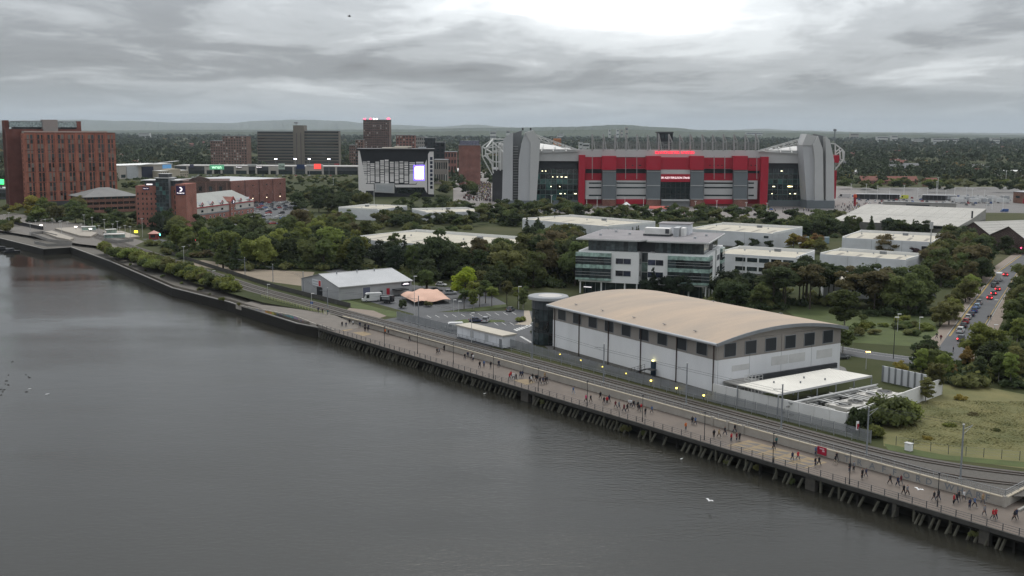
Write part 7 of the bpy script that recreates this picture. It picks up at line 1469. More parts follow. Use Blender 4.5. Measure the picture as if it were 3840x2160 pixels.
# uneven matted grass over the field: nobody could count the tufts
def matted():
    g = np.random.default_rng(4); a, b, c, d = W(37, 23.4), P(3320, 1502), P(3920, 1502), W(3, 53); nu, nv = 150, 170
    u, v = np.meshgrid(np.linspace(0, 1, nu), np.linspace(0, 1, nv)); u = u + g.normal(size=u.shape) * .002; v = v + g.normal(size=u.shape) * .002
    A, B, C_, D_ = [np.array([q.x, q.y]) for q in (a, b, c, d)]
    xy = ((1 - u) * (1 - v))[..., None] * A + (u * (1 - v))[..., None] * B + (u * v)[..., None] * C_ + ((1 - u) * v)[..., None] * D_
    clump = .5 + .5 * np.sin(xy[..., 0] * .45 + 2 * np.sin(xy[..., 1] * .3)) * np.sin(xy[..., 1] * .38 + np.sin(xy[..., 0] * .21) * 2); edge_ = np.minimum(np.minimum(u, 1 - u), np.minimum(v, 1 - v)) * 25
    z = np.clip(edge_, 0, 1) * (.06 + (.1 + .32 * clump) * g.random(u.shape)) ; V = np.concatenate([xy, z[..., None]], 2).reshape(-1, 3)
    fs = [(r * nu + q, r * nu + q + 1, (r + 1) * nu + q + 1, (r + 1) * nu + q) for r in range(nv - 1) for q in range(nu - 1)]
    me = bpy.data.meshes.new('rough_grass'); me.from_pydata(V.tolist(), [], fs); me.update(); me.materials.append(ROUGH); o = bpy.data.objects.new('rough_grass', me); link(o); tag(o, 'rough tawny grass covering the field at right', 'grass', None, 'stuff')
matted()
# ---- tiny far houses
hm = {}
for k, (wm, rm) in enumerate(((RND, GT_), (HBK, RT_), (RND, RT_), (HBK, GT_))):
    mb = MB(); mb.mi = 0; mb.box(-5, -4, 0, 5, 4, 5.5); mb.profx([(-4, 5.48), (4, 5.48), (0, 8.2)], -4.95, 4.95); mb.mi = 1; mb.slab([(-5.3, -4.4, 5.3), (5.3, -4.4, 5.3), (5.3, 0, 8.4), (-5.3, 0, 8.4)], .2); mb.slab([(-5.3, 0, 8.4), (5.3, 0, 8.4), (5.3, 4.4, 5.3), (-5.3, 4.4, 5.3)], .2); mb.mi = 0; mb.box(2.5, -.5, 7, 3.3, .5, 9.6); mb.mi = 2
    for x in (-3, 0, 3): mb.box(x - .7, -4.06, 1, x + .7, -3.98, 2.4); mb.box(x - .7, -4.06, 3.5, x + .7, -3.98, 4.8)
    hm[k] = mb.mesh('far_house', [wm, rm, GLASS])
g = random.Random(66)
for i in range(120):
    D = math.sqrt(g.uniform(1550 ** 2, 4200 ** 2)); x = D * g.uniform(-.44, .46)
    if 955 < 1920 + 4200 * x / D < 1300 and D < 1700: continue
    k = g.choice((0, 0, 1, 2, 3)); o = inst(hm[k], 'far_house', None, (x, D, g.uniform(1, 6)), g.uniform(-.5, .5), (g.uniform(.9, 1.8), 1.1, g.uniform(1.0, 1.5))); o.location.z = 0
    tag(o, ['tiny pale house with grey roof among the far woods', 'tiny brick house with red roof among the far woods', 'tiny pale house with red roof among the far woods', 'tiny brick house with grey roof among the far woods'][k], 'house', 'tiny houses in the far woods')
# ================================================================ PEOPLE
def make_body(pose):
    j = {'hip': (0, 0, .95), 'belly': (0, .02, 1.12), 'chest': (0, .0, 1.32), 'neck': (0, .0, 1.47), 'chin': (0, -.02, 1.55), 'head': (0, -.02, 1.66), 'top': (0, -.01, 1.73)}
    rad = {'hip': .15, 'belly': .165, 'chest': .19, 'neck': .06, 'chin': .075, 'head': .098, 'top': .07}
    E_ = [('hip', 'belly'), ('belly', 'chest'), ('chest', 'neck'), ('neck', 'chin'), ('chin', 'head'), ('head', 'top')]
    st, ar = {'walk': (.26, .20), 'stride': (.34, .28), 'stand': (.03, .03)}[pose]
    for sd, sg_ in (('L', 1), ('R', -1)):
        f = st * sg_; a = -ar * sg_
        for n, p, r in ((f'thigh{sd}', (.09 * sg_, 0, .88), .118), (f'knee{sd}', (.10 * sg_, -f * .55 - .03, .50), .08), (f'ankle{sd}', (.10 * sg_, -f, .10 + (.07 if f < -.1 else 0)), .048), (f'toe{sd}', (.11 * sg_, -f - .15, .045 + (.03 if f < -.1 else 0)), .042), (f'shoulder{sd}', (.185 * sg_, 0, 1.41), .09), (f'elbow{sd}', (.235 * sg_, -a * .35 + .02, 1.13), .07), (f'wrist{sd}', (.235 * sg_, -a - .05, .90), .048), (f'palm{sd}', (.235 * sg_, -a - .07, .82), .038)): j[n] = p; rad[n] = r
        E_ += [('hip', f'thigh{sd}'), (f'thigh{sd}', f'knee{sd}'), (f'knee{sd}', f'ankle{sd}'), (f'ankle{sd}', f'toe{sd}'), ('chest', f'shoulder{sd}'), (f'shoulder{sd}', f'elbow{sd}'), (f'elbow{sd}', f'wrist{sd}'), (f'wrist{sd}', f'palm{sd}')]
    names = list(j); me = bpy.data.meshes.new('skeleton'); me.from_pydata([j[n] for n in names], [(names.index(a), names.index(b)) for a, b in E_], []); o = bpy.data.objects.new('skeleton', me); COL.objects.link(o)
    o.modifiers.new('skin', 'SKIN'); sd_ = o.modifiers.new('sub', 'SUBSURF'); sd_.levels = 1; sd_.render_levels = 1
    for i, n in enumerate(names): me.skin_vertices[0].data[i].radius = (rad[n] * (1.12 if n in ('hip', 'chest', 'belly') else 1), rad[n] * (.8 if n in ('hip', 'chest', 'belly') else 1))
    me.skin_vertices[0].data[0].use_root = True
    ev = bpy.data.meshes.new_from_object(o.evaluated_get(bpy.context.evaluated_depsgraph_get())); bpy.data.objects.remove(o)
    mb = MB(); mb.add([tuple(v.co) for v in ev.vertices], [tuple(p.vertices) for p in ev.polygons]); nb_ = len(mb.f)
    for sd, sg_ in (('L', 1), ('R', -1)):
        x, y, z = j[f'palm{sd}']
        for k in range(4): mb.cyl((x, y - .025 + k * .018, z - .02), (x - .01 * sg_, y - .02 + k * .018, z - .075 - (.02, .03, .026, .012)[k] * .6), .009, .007, n=4)
        mb.cyl((x, y - .03, z + .01), (x - .02 * sg_, y - .065, z - .035), .011, .008, n=4)
        mb.cyl((.095 * sg_, -.01, 1.645), (.115 * sg_, .005, 1.66), .03, .018, n=5)
    mb.cyl((0, -.10, 1.665), (0, -.135, 1.63), .012, .018, n=4)
    mats = [0] * len(mb.f)
    for i, f in enumerate(mb.f):
        c = sum((Vector(mb.v[q]) for q in f), Vector()) / len(f)
        if c.z > 1.5: m_ = 3 if (c.z > 1.69 or (c.y > .015 and c.z > 1.56)) else 2
        elif i >= nb_ or (abs(c.x) > .17 and c.z < .89 and c.z > .7): m_ = 2
        elif c.z > .9 or abs(c.x) > .19: m_ = 0
        elif c.z > .11: m_ = 1
        else: m_ = 4
        mats[i] = m_
    mb.m = mats
    return mb.mesh('person_' + pose, [mat('cloth_black', (.02, .02, .024), (.013, .013, .016)), mat('denim', (.03, .04, .075), (.02, .028, .05)), mat('skin', (.45, .27, .2), (.38, .22, .16)), mat('hair_dark', (.03, .022, .016)), mat('shoe_white', (.5, .5, .5))], True)
BODY = [make_body(p) for p in ('walk', 'stride', 'stand')]
CL = {'k': ('black', (.02, .02, .023)), 'n': ('navy', (.025, .032, .07)), 'r': ('red', (.42, .025, .035)), 'w': ('white', (.62, .61, .6)), 'g': ('grey', (.2, .2, .21)), 'b': ('blue', (.09, .14, .26)), 't': ('tan', (.34, .24, .13)), 'o': ('orange', (.62, .16, .04)), 'm': ('maroon', (.13, .02, .03)), 'p': ('pink', (.55, .06, .16)), 'e': ('teal', (.05, .14, .14))}
TRS = [mat('denim', (0, 0, 0)), mat('cloth_black', (0, 0, 0)), mat('trousers_grey', (.12, .12, .13)), mat('pale_jeans', (.3, .36, .44)), mat('trousers_beige', (.4, .36, .29))]
prom = '''3132,1742,k4 3140,1729,k 3186,1770,k 3201,1767,g 3233,1796,k 3247,1790,n 3337,1817,k1 3366,1824,n 3378,1817,m 3388,1855,k 3402,1858,g 3502,1880,k 3518,1877,k 3576,1891,r 3595,1879,k 3614,1876,w 3587,1886,k 3636,1907,n 3654,1902,b 3685,1891,t 3691,1935,g 3723,1950,r 3733,1947,r 3803,1953,k 3810,1948,n
2677,1642,k 2696,1640,t 2718,1633,k 2763,1621,k 2742,1656,r 2762,1654,m 2773,1653,k 2901,1686,k 2911,1670,e 2971,1728,n 2992,1726,r 3062,1707,b 3057,1749,k 3071,1747,k 1911,1425,r 1916,1417,r 1926,1423,w 1935,1428,k 1951,1416,n 1959,1416,n 1987,1434,k 1992,1437,w 1997,1427,k 2009,1431,k 2015,1431,k 2025,1442,k 2036,1442,n 2045,1441,k 2051,1437,k 2061,1420,t 2150,1477,b3 2197,1509,p 2215,1509,k 2251,1497,k 2265,1516,k 2276,1515,r 2284,1509,n 2308,1531,m 2321,1534,g 2340,1546,m 2352,1544,k 2359,1524,w 2366,1525,w 2376,1530,k 2392,1534,k 2397,1544,k 2404,1541,r4 2420,1559,k 2444,1551,b
2571,1614,o 2596,1591,k 2607,1594,b 1283,1226,k 1298,1228,n 1317,1217,k 1326,1221,w 1354,1228,n 1369,1245,k 1380,1245,k 1395,1236,n 1404,1230,k 1453,1254,o 1460,1258,k 1542,1280,k 1639,1329,k 1647,1327,g 1674,1316,k 1743,1349,k 1755,1342,n 1769,1348,k 1774,1353,w 1782,1346,k 1799,1381,k 1815,1377,b 1840,1381,k 1870,1375,k 1876,1374,n'''.split()
other = '1194,1172,n 1210,1176,k 1229,1180,e 3512,1270,k 3528,1278,m 3705,1201,k 3715,1199,k 3574,1323,k 3663,1102,k 3675,1102,k 3636,1134,k'.split()
oth_lab = ['person in navy jacket leftmost on the ramp top', 'person in black top middle of three on the ramp', 'person in teal top rightmost on the ramp', 'person in black walking left of the junction pavement', 'person in maroon top on the junction pavement', 'person in black, left of a pair crossing the road', 'person in black, right of a pair crossing the road', 'person in black at the junction kerb below the cars', 'person in black, left of a pair far up the pavement', 'person in black, right of a pair far up the pavement', 'person in black alone on the pavement by green trees']
rr = random.Random(31)
def person(p, code, label, group, rz):
    i = rr.choice((0, 0, 1, 1, 2)); o = inst(BODY[i], 'person', None, p, rz, None); s = rr.uniform(.96, 1.06); o.scale = (s * 1.12, s * 1.12, s); tag(o, label, 'person', group)
    nm, c = CL[code[0]]; slotmat(o, 0, mat('cloth_' + nm, c, tuple(v * .7 for v in c), scale=6)); slotmat(o, 1, TRS[int(code[1])] if len(code) > 1 else rr.choice(TRS[:3])); slotmat(o, 3, rr.choice((mat('hair_dark', (0, 0, 0)), mat('hair_brown', (.1, .06, .035)), mat('cap_black', (.015, .015, .018)))))
pl_ = sorted([(int(a.split(',')[0]), int(a.split(',')[1]), a.split(',')[2]) for a in prom])
for i, (x, y, c) in enumerate(pl_):
    q = P(x, y, -1.3); nn = (q - SO).dot(SN)
    if nn > 9.2: q -= SN * (nn - 9.2)
    if nn < .3: q += SN * (.4 - nn)
    q.z = -1.3; d = SU if rr.random() < .75 else -SU
    person(q, c, f'person in {CL[c[0]][0]} top walking along the promenade, {ordinal(i)} from the left' if i < 99 else f'person in {CL[c[0]][0]} top on the promenade, {["hundredth", "hundred and first", "hundred and second", "hundred and third", "hundred and fourth"][i - 99]} from the left', 'people walking on the promenade', math.atan2(d.y, d.x) + R(90) + rr.uniform(-.3, .3))
for k_, (a, lb) in enumerate(zip(other, oth_lab)):
    x, y, c = a.split(','); q = P(int(x), int(y), .06 if int(x) > 2000 else .03); person(q, c, lb, 'people away from the promenade', rr.uniform(0, 6))
# crowd before the stadium: nobody could count it
def crowd(name, label, quads, n, seed):
    g = random.Random(seed); mats = [CLm for CLm in (mat('cloth_black', (0,) * 3), mat('cloth_navy', (0,) * 3), mat('cloth_red', (0,) * 3), mat('cloth_grey', (.2, .2, .21)), mat('cloth_white', (0,) * 3), mat('skin', (0,) * 3), mat('hiviz', (.6, .55, .08)))]; mb = MB()
    for k in range(n):
        a, b, c, d = quads[k % len(quads)]; u, v = g.random(), g.random(); p = a.lerp(b, u).lerp(d.lerp(c, u), v); t = g.uniform(0, 3.14); ex, ey = math.cos(t), math.sin(t); m_ = g.choice((0, 0, 0, 1, 1, 2, 3, 4, 6) if g.random() < .5 else (0, 1, 3)); h = g.uniform(.93, 1.05)
        mb.mi = 0; mb.cyl((p.x + ex * .1, p.y + ey * .1, .02), (p.x + ex * .09, p.y + ey * .09, .9 * h), .07, .1, n=5); mb.cyl((p.x - ex * .1, p.y - ey * .1, .02), (p.x - ex * .09, p.y - ey * .09, .9 * h), .07, .1, n=5)
        mb.mi = m_; mb.cyl((p.x, p.y, .88 * h), (p.x, p.y, 1.2 * h), .2, .24, n=7); mb.cyl((p.x, p.y, 1.2 * h), (p.x, p.y, 1.5 * h), .24, .09, n=7)
        for s_ in (-1, 1): mb.cyl((p.x + s_ * ex * .22, p.y + s_ * ey * .22, 1.42 * h), (p.x + s_ * ex * .27, p.y + s_ * ey * .27, .85 * h), .07, .045, n=5)
        mb.mi = 5; mb.cyl((p.x, p.y, 1.5 * h), (p.x, p.y, 1.64 * h), .08, .11, n=6); mb.cyl((p.x, p.y, 1.64 * h), (p.x, p.y, 1.76 * h), .11, .05, n=6)
    mb.build(name, mats, kind='stuff', label=label, cat='crowd')
crowd('crowd', 'dense crowd of supporters beside the stadium east corner', [(P(1730, 752), P(1842, 758), P(1842, 690), P(1785, 680))], 900, 1)
crowd('crowd', 'scattered crowd on the forecourt right of the stadium', [(P(3110, 800), P(3280, 800), P(3230, 750), P(3140, 770)), (P(2600, 792), P(3060, 800), P(3060, 786), P(2600, 780))], 150, 2)
# ================================================================ VEHICLES
TYRE = mat('tyre', (.018, .018, .02)); RIM = mat('alloy_rim', (.35, .36, .37), rough=.35, metal=.6); CGL = glass('car_glass', (.015, .018, .02), .06, .3)
HEADL = mat('headlight_clear', (.6, .62, .65), rough=.15); TAILL = mat('tail_lens', (.3, .01, .015), rough=.25); TAILG = glow('tail_lamp_lit', (1, .03, .04), 5)
CP_ = {n: mat('paint_' + n, c, tuple(v * .9 for v in c), rough=.25, spec=.6) for n, c in (('white', (.62, .62, .61)), ('silver', (.36, .37, .38)), ('black', (.018, .018, .021)), ('grey', (.09, .095, .1)), ('blue', (.045, .1, .28)), ('red', (.36, .025, .03)), ('navy', (.02, .03, .07)), ('green', (.07, .1, .08)), ('yellow', (.6, .62, .08)), ('paleblue', (.3, .42, .55)))}
def carshape(L_, W_, H_, suv):
    """lower shell with sills, bonnet and boot; greenhouse; roof"""
    hl = L_ / 2; b = .62 if not suv else .72; bm = MB()
    pr = [(-hl, .32), (hl * .97, .30), (hl, .5), (hl * .93, b + .08), (hl * .42, b + .22), (-hl * .62, b + .26), (-hl * .97, b + .2), (-hl * 1.0, .55)]
    n = len(pr); hw = W_ / 2; V = []
    for y, k in ((-hw, .985), (-hw * .86, 1.0), (hw * .86, 1.0), (hw, .985)):
        for x, z in pr: V.append((x * k, y, z if abs(y) < hw else min(z, b + .1)))
    fs = [tuple(range(n)), tuple(range(4 * n - 1, 3 * n - 1, -1))]
    for r_ in range(3): fs += [(r_ * n + (i + 1) % n, r_ * n + i, (r_ + 1) * n + i, (r_ + 1) * n + (i + 1) % n) for i in range(n)]
    bm.add(V, fs)
    z0, z1 = b + .2, H_; rear = -hl * (.88 if suv else .8); g = [(hl * .40, z0), (hl * .10, z1 - .04), (rear * .82, z1 - .05), (rear, z0)]
    gm = MB(); yb, yt = hw * .9, hw * .72; gm.add([(g[0][0], -yb, z0), (g[0][0], yb, z0), (g[3][0], yb, z0), (g[3][0], -yb, z0), (g[1][0], -yt, g[1][1]), (g[1][0], yt, g[1][1]), (g[2][0], yt, g[2][1]), (g[2][0], -yt, g[2][1])], [(0, 1, 5, 4), (1, 2, 6, 5), (2, 3, 7, 6), (3, 0, 4, 7), (4, 5, 6, 7)])
    rm = MB(); rm.box(g[2][0] - .05, -yt - .03, z1 - .07, g[1][0] + .05, yt + .03, z1)
    for sx, gx, gx2 in ((1, g[1][0], g[0][0]), (-1, g[2][0], g[3][0])):
        for s_ in (-1, 1): rm.bar((gx, s_ * yt, z1 - .06), (gx2, s_ * yb, z0), .1, .07)
    for s_ in (-1, 1): rm.bar(((g[1][0] + g[2][0]) / 2, s_ * (yt + .01), z1 - .06), ((g[1][0] + g[2][0]) / 2, s_ * (yb + .01), z0), .09, .06)
    return bm, gm, rm
def wheelmesh():
    t = MB().cyl((0, -.11, 0), (0, .11, 0), .32, n=14).mesh('tyre', TYRE); r = MB().cyl((0, -.115, 0), (0, .115, 0), .2, n=10).mesh('rim', RIM); return t, r
TY, RI = wheelmesh(); CARP = {}
for nm, a in (('hatch', (4.1, 1.75, 1.46, False)), ('suv', (4.6, 1.88, 1.7, True)), ('saloon', (4.6, 1.8, 1.44, False))):
    b, g, r = carshape(*a); CARP[nm] = (b.mesh('body', CP_['white']), g.mesh('glazing', CGL), r.mesh('roof', CP_['white']), a)
    fb, fg, frf = carshape(*a); mb = MB()
    for i, q in enumerate((fb, fg, frf)): mb.mi = (0, 1, 0)[i]; mb.add(q.v, q.f)
    mb.mi = 2
    for sx in (-1, 1):
        for sy in (-1, 1): mb.cyl((sx * a[0] * .31, sy * a[1] * .38, .32), (sx * a[0] * .31, sy * a[1] * .5, .32), .32, n=8)
    CARP[nm + '_far'] = mb.mesh('far_car', [CP_['white'], CGL, TYRE])
def car(p, rz, kind, col, label, group, lit=False):
    t = thing('car', label, 'car', p, rz, group); b, g, r, (L_, W_, H_, s_) = CARP[kind]
    o = inst(b, 'body', t); slotmat(o, 0, CP_[col]); inst(g, 'glazing', t); o = inst(r, 'roof', t); slotmat(o, 0, CP_[col])
    for sx in (-1, 1):
        for sy in (-1, 1): w_ = inst(TY, 'wheel', t, (sx * L_ * .31, sy * W_ * .44, .32)); inst(RI, 'rim', w_)
    for sy in (-1, 1): part('headlight', HEADL, t, (L_ * .475, sy * W_ * .36 - .16, .55, L_ * .497, sy * W_ * .36 + .16, .7)); part('tail_light', TAILG if lit else TAILL, t, (-L_ * .512, sy * W_ * .40 - .12, .62, -L_ * .48, sy * W_ * .40 + .12, .9))
    part('number_plate', PAINTW, t, (-L_ * .515, -.26, .45, -L_ * .495, .26, .57))
    return t
def roaddir(p):
    best = None
    for a, b in zip(RC[:-1], RC[1:]):
        ab = b - a; t = max(0, min(1, (p - a).dot(ab) / ab.length_squared)); d = (p - (a + ab * t)).length
        if best is None or d < best[0]: best = (d, math.atan2(ab.y, ab.x))
    return best[1]
queue = [(3604, 1276, 'suv', 'grey', 1), (3601, 1246, 'suv', 'white', 0), (3614, 1227, 'hatch', 'black', 0), (3622, 1211, 'hatch', 'red', 0), (3630, 1195, 'hatch', 'white', 0), (3643, 1184, 'saloon', 'navy', 0), (3654, 1170, 'suv', 'blue', 0), (3664, 1154, 'hatch', 'paleblue', 0), (3671, 1140, 'suv', 'silver', 0), (3712, 1121, 'hatch', 'red', 1), (3727, 1104, 'saloon', 'black', 1), (3742, 1088, 'hatch', 'red', 1), (3727, 1076, 'suv', 'green', 0), (3736, 1064, 'hatch', 'grey', 0), (3772, 1034, 'hatch', 'red', 1)]
last = None
for i, (x, y, k, c, l) in enumerate(queue):
    p = P(x, y, .03); car(p, roaddir(p), k, c, f'{c if c != "paleblue" else "pale blue"} {"off-roader" if k == "suv" else k if k != "hatch" else "hatchback"} in the queue on the road, {ordinal(i)} from the junction', 'cars queueing on the road', bool(l))
def van(p, rz, col, label, L_=5.4, H_=2.5, name='van', cat='van'):
    t = thing(name, label, cat, p, rz); hl = L_ / 2
    o = MB().prof([(-hl, .35), (hl, .35), (hl, 1.0), (hl * .9, 1.15), (hl * .62, H_ - .25), (hl * .5, H_), (-hl * .98, H_), (-hl, H_ - .2)], -1, 1).build('body', CP_[col], t); part('windscreen', CGL, t, (hl * .64, -.85, 1.25, hl * .86, .85, 1.3)); MB().add([(hl * .905, -.85, 1.2), (hl * .905, .85, 1.2), (hl * .66, .8, H_ - .3), (hl * .66, -.8, H_ - .3)], [(0, 1, 2, 3)]).build('windscreen', CGL, t)
    for s_ in (-1, 1): part('side_window', CGL, t, (hl * .3, s_ * 1.01 - .01, 1.25, hl * .62, s_ * 1.01 + .01, H_ - .45)); part('tail_light', TAILL, t, (-hl - .02, s_ * .85 - .1, .8, -hl + .02, s_ * .85 + .1, 1.3)); part('headlight', HEADL, t, (hl - .03, s_ * .75 - .18, .75, hl + .02, s_ * .75 + .18, .95))
    for sx in (-1, 1):
        for s_ in (-1, 1): w_ = inst(TY, 'wheel', t, (sx * hl * .62, s_ * .9, .32)); inst(RI, 'rim', w_)
    return t
p = P(3746, 1052, .03); van(p, roaddir(p), 'white', 'white box van in the road queue', 6.2, 3.2)
van(P(1394, 1130), R(200), 'white', 'rounded white van parked beside the grey shed', 6.5, 2.9); van(P(1702, 1238, .03), R(190), 'white', 'white van at the left end of the cabin block', 5.2, 2.3)
tr_ = thing('food_trailer', 'black food trailer beside the rounded white van', 'trailer', P(1452, 1136), R(-20)); part('body', BLACK, tr_, (-2.2, -1, .5, 2.2, 1, 2.6)); part('serving_hatch', GREYL, tr_, (-1.4, -1.06, 1.3, 1.4, -.98, 2.2)); part('awning', GREYM, tr_, (-1.5, -2.2, 2.3, 1.5, -1.0, 2.4)); part('drawbar', STEEL, tr_, (2.2, -.1, .4, 3.4, .1, .55)); [inst(TY, 'wheel', tr_, (sx, sy, .32)) for sx in (-.4, .4) for sy in (-.95, .95)]
for x, y, k, c, rz, lab in ((1608, 1100, 'saloon', 'white', 10, 'white saloon parked behind the peach tent'), (1635, 1096, 'suv', 'black', 30, 'black off-roader with raised boot behind the tent'), (1690, 1103, 'suv', 'silver', 15, 'silver car right of the black off-roader'), (1655, 1072, 'hatch', 'white', -20, 'white car on the lane behind the tent yard'), (1787, 1208, 'saloon', 'navy', 8, 'dark saloon in the car park island bay'), (1822, 1207, 'suv', 'silver', 80, 'silver estate beside the dark saloon in the car park'), (1914, 1166, 'hatch', 'grey', 70, 'grey hatchback in the car park corner near the path'), (3497, 1118, 'suv', 'black', 60, 'black off-roader under the trees beside the lawn'), (3485, 998, 'saloon', 'white', 5, 'white car behind trees near the mast foot'), (3535, 1002, 'saloon', 'white', 5, 'second white car behind trees near the mast'), (932, 978, 'hatch', 'navy', 20, 'navy car parked on the waste ground'), (942, 985, 'saloon', 'silver', 15, 'silver car parked on the waste ground'), (790, 930, 'saloon', 'white', -20, 'white car on the road behind the scrub'), (1095, 1000, 'hatch', 'grey', 0, 'grey car half hidden by trees at the wood edge'), (2715, 1005, 'hatch', 'white', 0, 'white car beside the office side entrance'), (3155, 1345, 'hatch', 'grey', 10, 'grey car behind the compound canopy')): car(P(x, y, .03), R(rz), k, c, lab, 'cars parked in yards')
van(P(2770, 1015), R(80), 'white', 'white lorry backed against the ribbon window unit', 8, 3.6, 'lorry', 'lorry')
# far parked cars (too small to show their parts)
def rows(phrase, n, x0, x1, y0, y1, rz0, seed, group):
    g = random.Random(seed); L_ = []; tries = 0
    while len(L_) < n and tries < 4000:
        tries += 1; x, y = g.uniform(x0, x1), g.uniform(y0, y1); y = y0 + round((y - y0) / 6.5) * 6.5; p = P(x, y)
        if any((p - q[1]).length < 3.6 for q in L_) or blocked(p, .5): continue
        L_.append((x, p))
    L_.sort(key=lambda q: q[0])
    for i, (x, p) in enumerate(L_):
        c = g.choice(('white', 'silver', 'black', 'grey', 'blue', 'red', 'white', 'grey', 'navy', 'silver')); k = g.choice(('hatch', 'suv', 'saloon')); o = inst(CARP[k + '_far'], 'car', None, (p.x, p.y, .03), rz0 + g.choice((0, math.pi)) + g.uniform(-.06, .06)); slotmat(o, 0, CP_[c]); tag(o, f'{c} car {phrase}, {ordinal(i)} from the left', 'car', group)
rows('parked in the stadium car park', 78, 3190, 3720, 738, 772, R(80), 1, 'cars in the stadium car park'); rows('parked before the brick warehouse', 34, 940, 1120, 762, 790, R(70), 2, 'cars before the brick warehouse'); rows('parked beside the hotel wing', 22, 880, 1080, 795, 842, R(40), 3, 'cars beside the hotel wing'); rows('parked below the stadium left wing', 12, 1985, 2110, 782, 800, R(85), 4, 'cars below the stadium left wing'); rows('parked along the stadium front', 22, 2560, 2900, 788, 806, R(85), 5, 'cars along the stadium front'); rows('parked right of the stadium corner', 18, 2990, 3170, 800, 822, R(20), 6, 'cars right of the stadium corner'); rows('in front of the retail park', 22, 700, 1330, 660, 668, R(85), 7, 'cars at the retail park')
g = random.Random(12)
for i in range(13):
    x = 3570 + i * 17 + g.uniform(-4, 4); y = 752 + (i % 3) * 5; p = P(x, y); t = thing('lorry', f'white broadcast lorry in the stadium car park, {ordinal(i)} from the left', 'lorry', p, R(10) + g.uniform(-.2, .2), 'white lorries in the car park')
    part('box_body', CP_['white'] if i % 4 else CP_['silver'], t, (-5, -1.2, 1, 3, 1.2, 4)); part('cab', CP_['white'], t, (3.2, -1.15, .6, 5.2, 1.15, 3.0)); part('windscreen', CGL, t, (5.18, -1, 1.7, 5.24, 1, 2.7)); [inst(TY, 'wheel', t, (sx, sy, .42), None, (1.3, 1.2, 1.3)) for sx in (-3.5, 4) for sy in (-1, 1)]
van(P(3165, 742), R(160), 'white', 'white coach at the stadium right corner', 11, 3.6, 'coach', 'coach'); van(P(3390, 746), R(170), 'yellow', 'bright yellow vehicle under the car park canopies', 7, 3.4, 'yellow_truck', 'truck'); van(P(3766, 795), R(185), 'blue', 'blue van on the lane by the gabled sheds', 5.4, 2.3)
lrg = thing('inflatable_column', 'red inflatable column on the stadium forecourt', 'inflatable', P(3205, 772)); MB().cyl((0, 0, 0), (0, 0, 7), .9, .8, n=10).build('shaft', RED, lrg); MB().cyl((0, 0, 6.6), (0, 0, 9), 1.5, 1.1, n=10).build('head', mat('coral', (.7, .12, .06)), lrg)
fk = thing('souvenir_stall', 'red roofed stalls at the stadium main entrance', 'stall', P(2470, 795)); MB().slab([(-7, -3, 2.6), (7, -3, 2.6), (7, 1, 4.2), (-7, 1, 4.2)], .2).build('roof', mat('stall_red', (.45, .1, .08)), fk); part('counter', WHITE, fk, (-6.5, -2, 0, 6.5, 0, 2.4))
fk = thing('white_gazebo', 'small white pointed gazebo before the stadium', 'gazebo', P(2349, 782)); mb = MB(); mb.add([(-3, -3, 2.6), (3, -3, 2.6), (3, 3, 2.6), (-3, 3, 2.6), (0, 0, 5)], [(0, 1, 4), (1, 2, 4), (2, 3, 4), (3, 0, 4)]); mb.build('canopy', UNP, fk); [part('pole', STEEL, fk, (sx * 2.8, sy * 2.8, 0, sx * 2.8 + .1, sy * 2.8 + .1, 2.6)) for sx in (-1, 1) for sy in (-1, 1)]
# ---- overhead wires
ow = thing('overhead_wire', 'thin overhead wires strung between the tram poles', 'wire', (0, 0, 0)); WIRE = mat('wire', (.06, .06, .065))
for (a, h0), (b, h1) in zip(tops_[:-1], tops_[1:]):
    for dz in (0, .9): MB().cyl(a + Vector((0, 0, h0 - .2 + dz * .5)), b + Vector((0, 0, h1 - .2 + dz * .5)), .022, n=4).build('wire_span', WIRE, ow)
# ================================================================ BOATS AND BIRDS
for x, y, L_, lab in ((10, 940, 11, 'dark moored barge at the left edge of the water'), (46, 948, 8, 'smaller dark boat beside the quay wall')):
    p = P(x, y, WZ); t = thing('barge', lab, 'boat', p, R(40)); hl = L_ / 2; mb = MB(); mb.add([(-hl, -1, 1), (hl * .7, -1, 1), (hl, 0, 1.2), (hl * .7, 1, 1), (-hl, 1, 1), (-hl * .95, -.8, -.3), (hl * .6, -.8, -.3), (hl * .85, 0, -.3), (hl * .6, .8, -.3), (-hl * .95, .8, -.3)], [(0, 1, 2, 3, 4), (0, 5, 6, 1), (1, 6, 7, 2), (2, 7, 8, 3), (3, 8, 9, 4), (4, 9, 5, 0)]); mb.build('hull', BLACK, t); part('cabin', GREYD, t, (-hl * .7, -.7, 1, hl * .2, .7, 2.1)); part('window', CGL, t, (-hl * .5, -.73, 1.4, 0, -.69, 1.8))
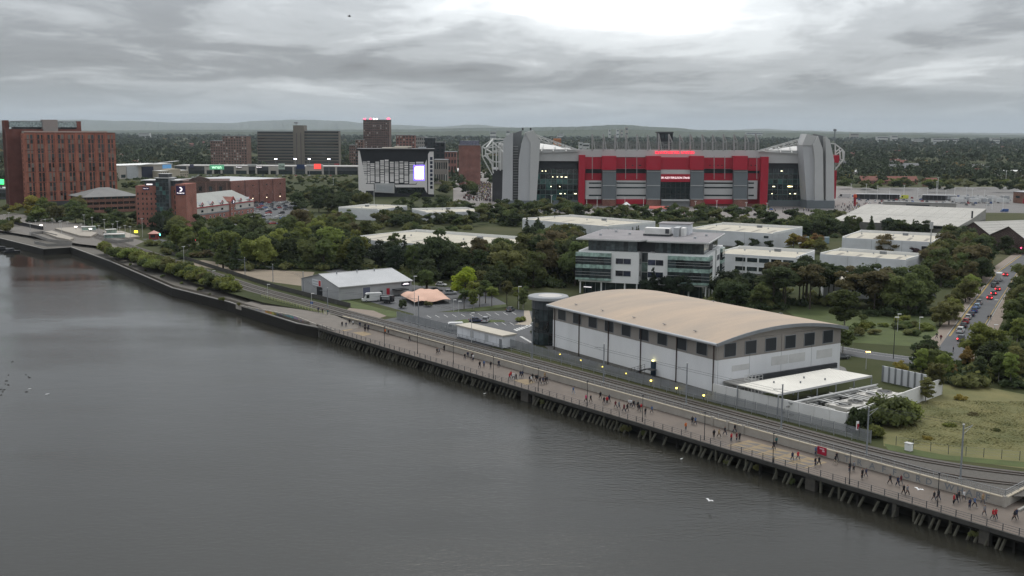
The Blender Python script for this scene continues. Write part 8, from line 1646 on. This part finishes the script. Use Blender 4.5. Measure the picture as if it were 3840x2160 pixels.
def bird(fly, m_):
    b = MB(); V = []; n = 8
    for i, (x, r) in enumerate(((-.30, .01), (-.2, .06), (-.05, .095), (.1, .085), (.2, .05), (.27, .055), (.33, .035), (.40, .006))):
        for k in range(n): a = 2 * math.pi * k / n; V.append((x, r * math.cos(a), .06 + (.06 if x > .18 else 0) + r * .85 * math.sin(a)))
    b.add(V, [(i * n + k, i * n + (k + 1) % n, (i + 1) * n + (k + 1) % n, (i + 1) * n + k) for i in range(7) for k in range(n)])
    if fly:
        for s_ in (-1, 1): b.add([(.1, s_ * .07, .1), (.16, s_ * .38, .26), (.0, s_ * .75, .2), (-.08, s_ * .4, .2), (-.12, s_ * .07, .1)], [(0, 1, 3, 4), (1, 2, 3)])
    return b.mesh('bird_body', m_, True)
GULL = mat('gull_white', (.75, .75, .74), (.6, .6, .6)); DUCK = mat('duck_dark', (.03, .028, .025)); BF, BS, BD_ = bird(True, GULL), bird(False, GULL), bird(False, DUCK); BK = bird(True, DUCK)
wb = [(47, 1357), (32, 1407), (23, 1429), (20, 1440), (32, 1444), (2, 1461), (16, 1462), (11, 1470), (4, 1482), (97, 1405), (106, 1413), (111, 1417), (98, 1470)]
for i, (x, y) in enumerate(sorted(wb)): p = P(x, y, WZ - .03); inst(BD_, 'duck', None, p, i * 1.3, (1.15,) * 3, label=f'dark duck swimming at the far left, {ordinal(i)} from the left', cat='duck', group='ducks on the water')
for x, y, z, me, s, lab in ((110, 1460, WZ - .03, BS, 1.3, 'white gull swimming among the ducks'), (176, 1480, WZ - .03, BS, 1.5, 'white gull swimming right of the ducks'), (1817, 1477, WZ + .1, BS, 1.2, 'white gull on the water beside the wharf'), (2555, 1722, WZ + .1, BS, 1.2, 'white gull floating below the wharf braces'), (2661, 1880, -3, BF, 1.25, 'white gull flying low over the dark water'), (3446, 1838, 0, BF, 1.25, 'white gull gliding over the promenade')): inst(me, 'gull', None, P(x, y, z), .6, (s,) * 3, label=lab, cat='bird', group='gulls')
inst(BK, 'gull', None, PY(1310, 63, 250), R(200), (1.3,) * 3, label='lone dark bird high in the grey sky', cat='bird')
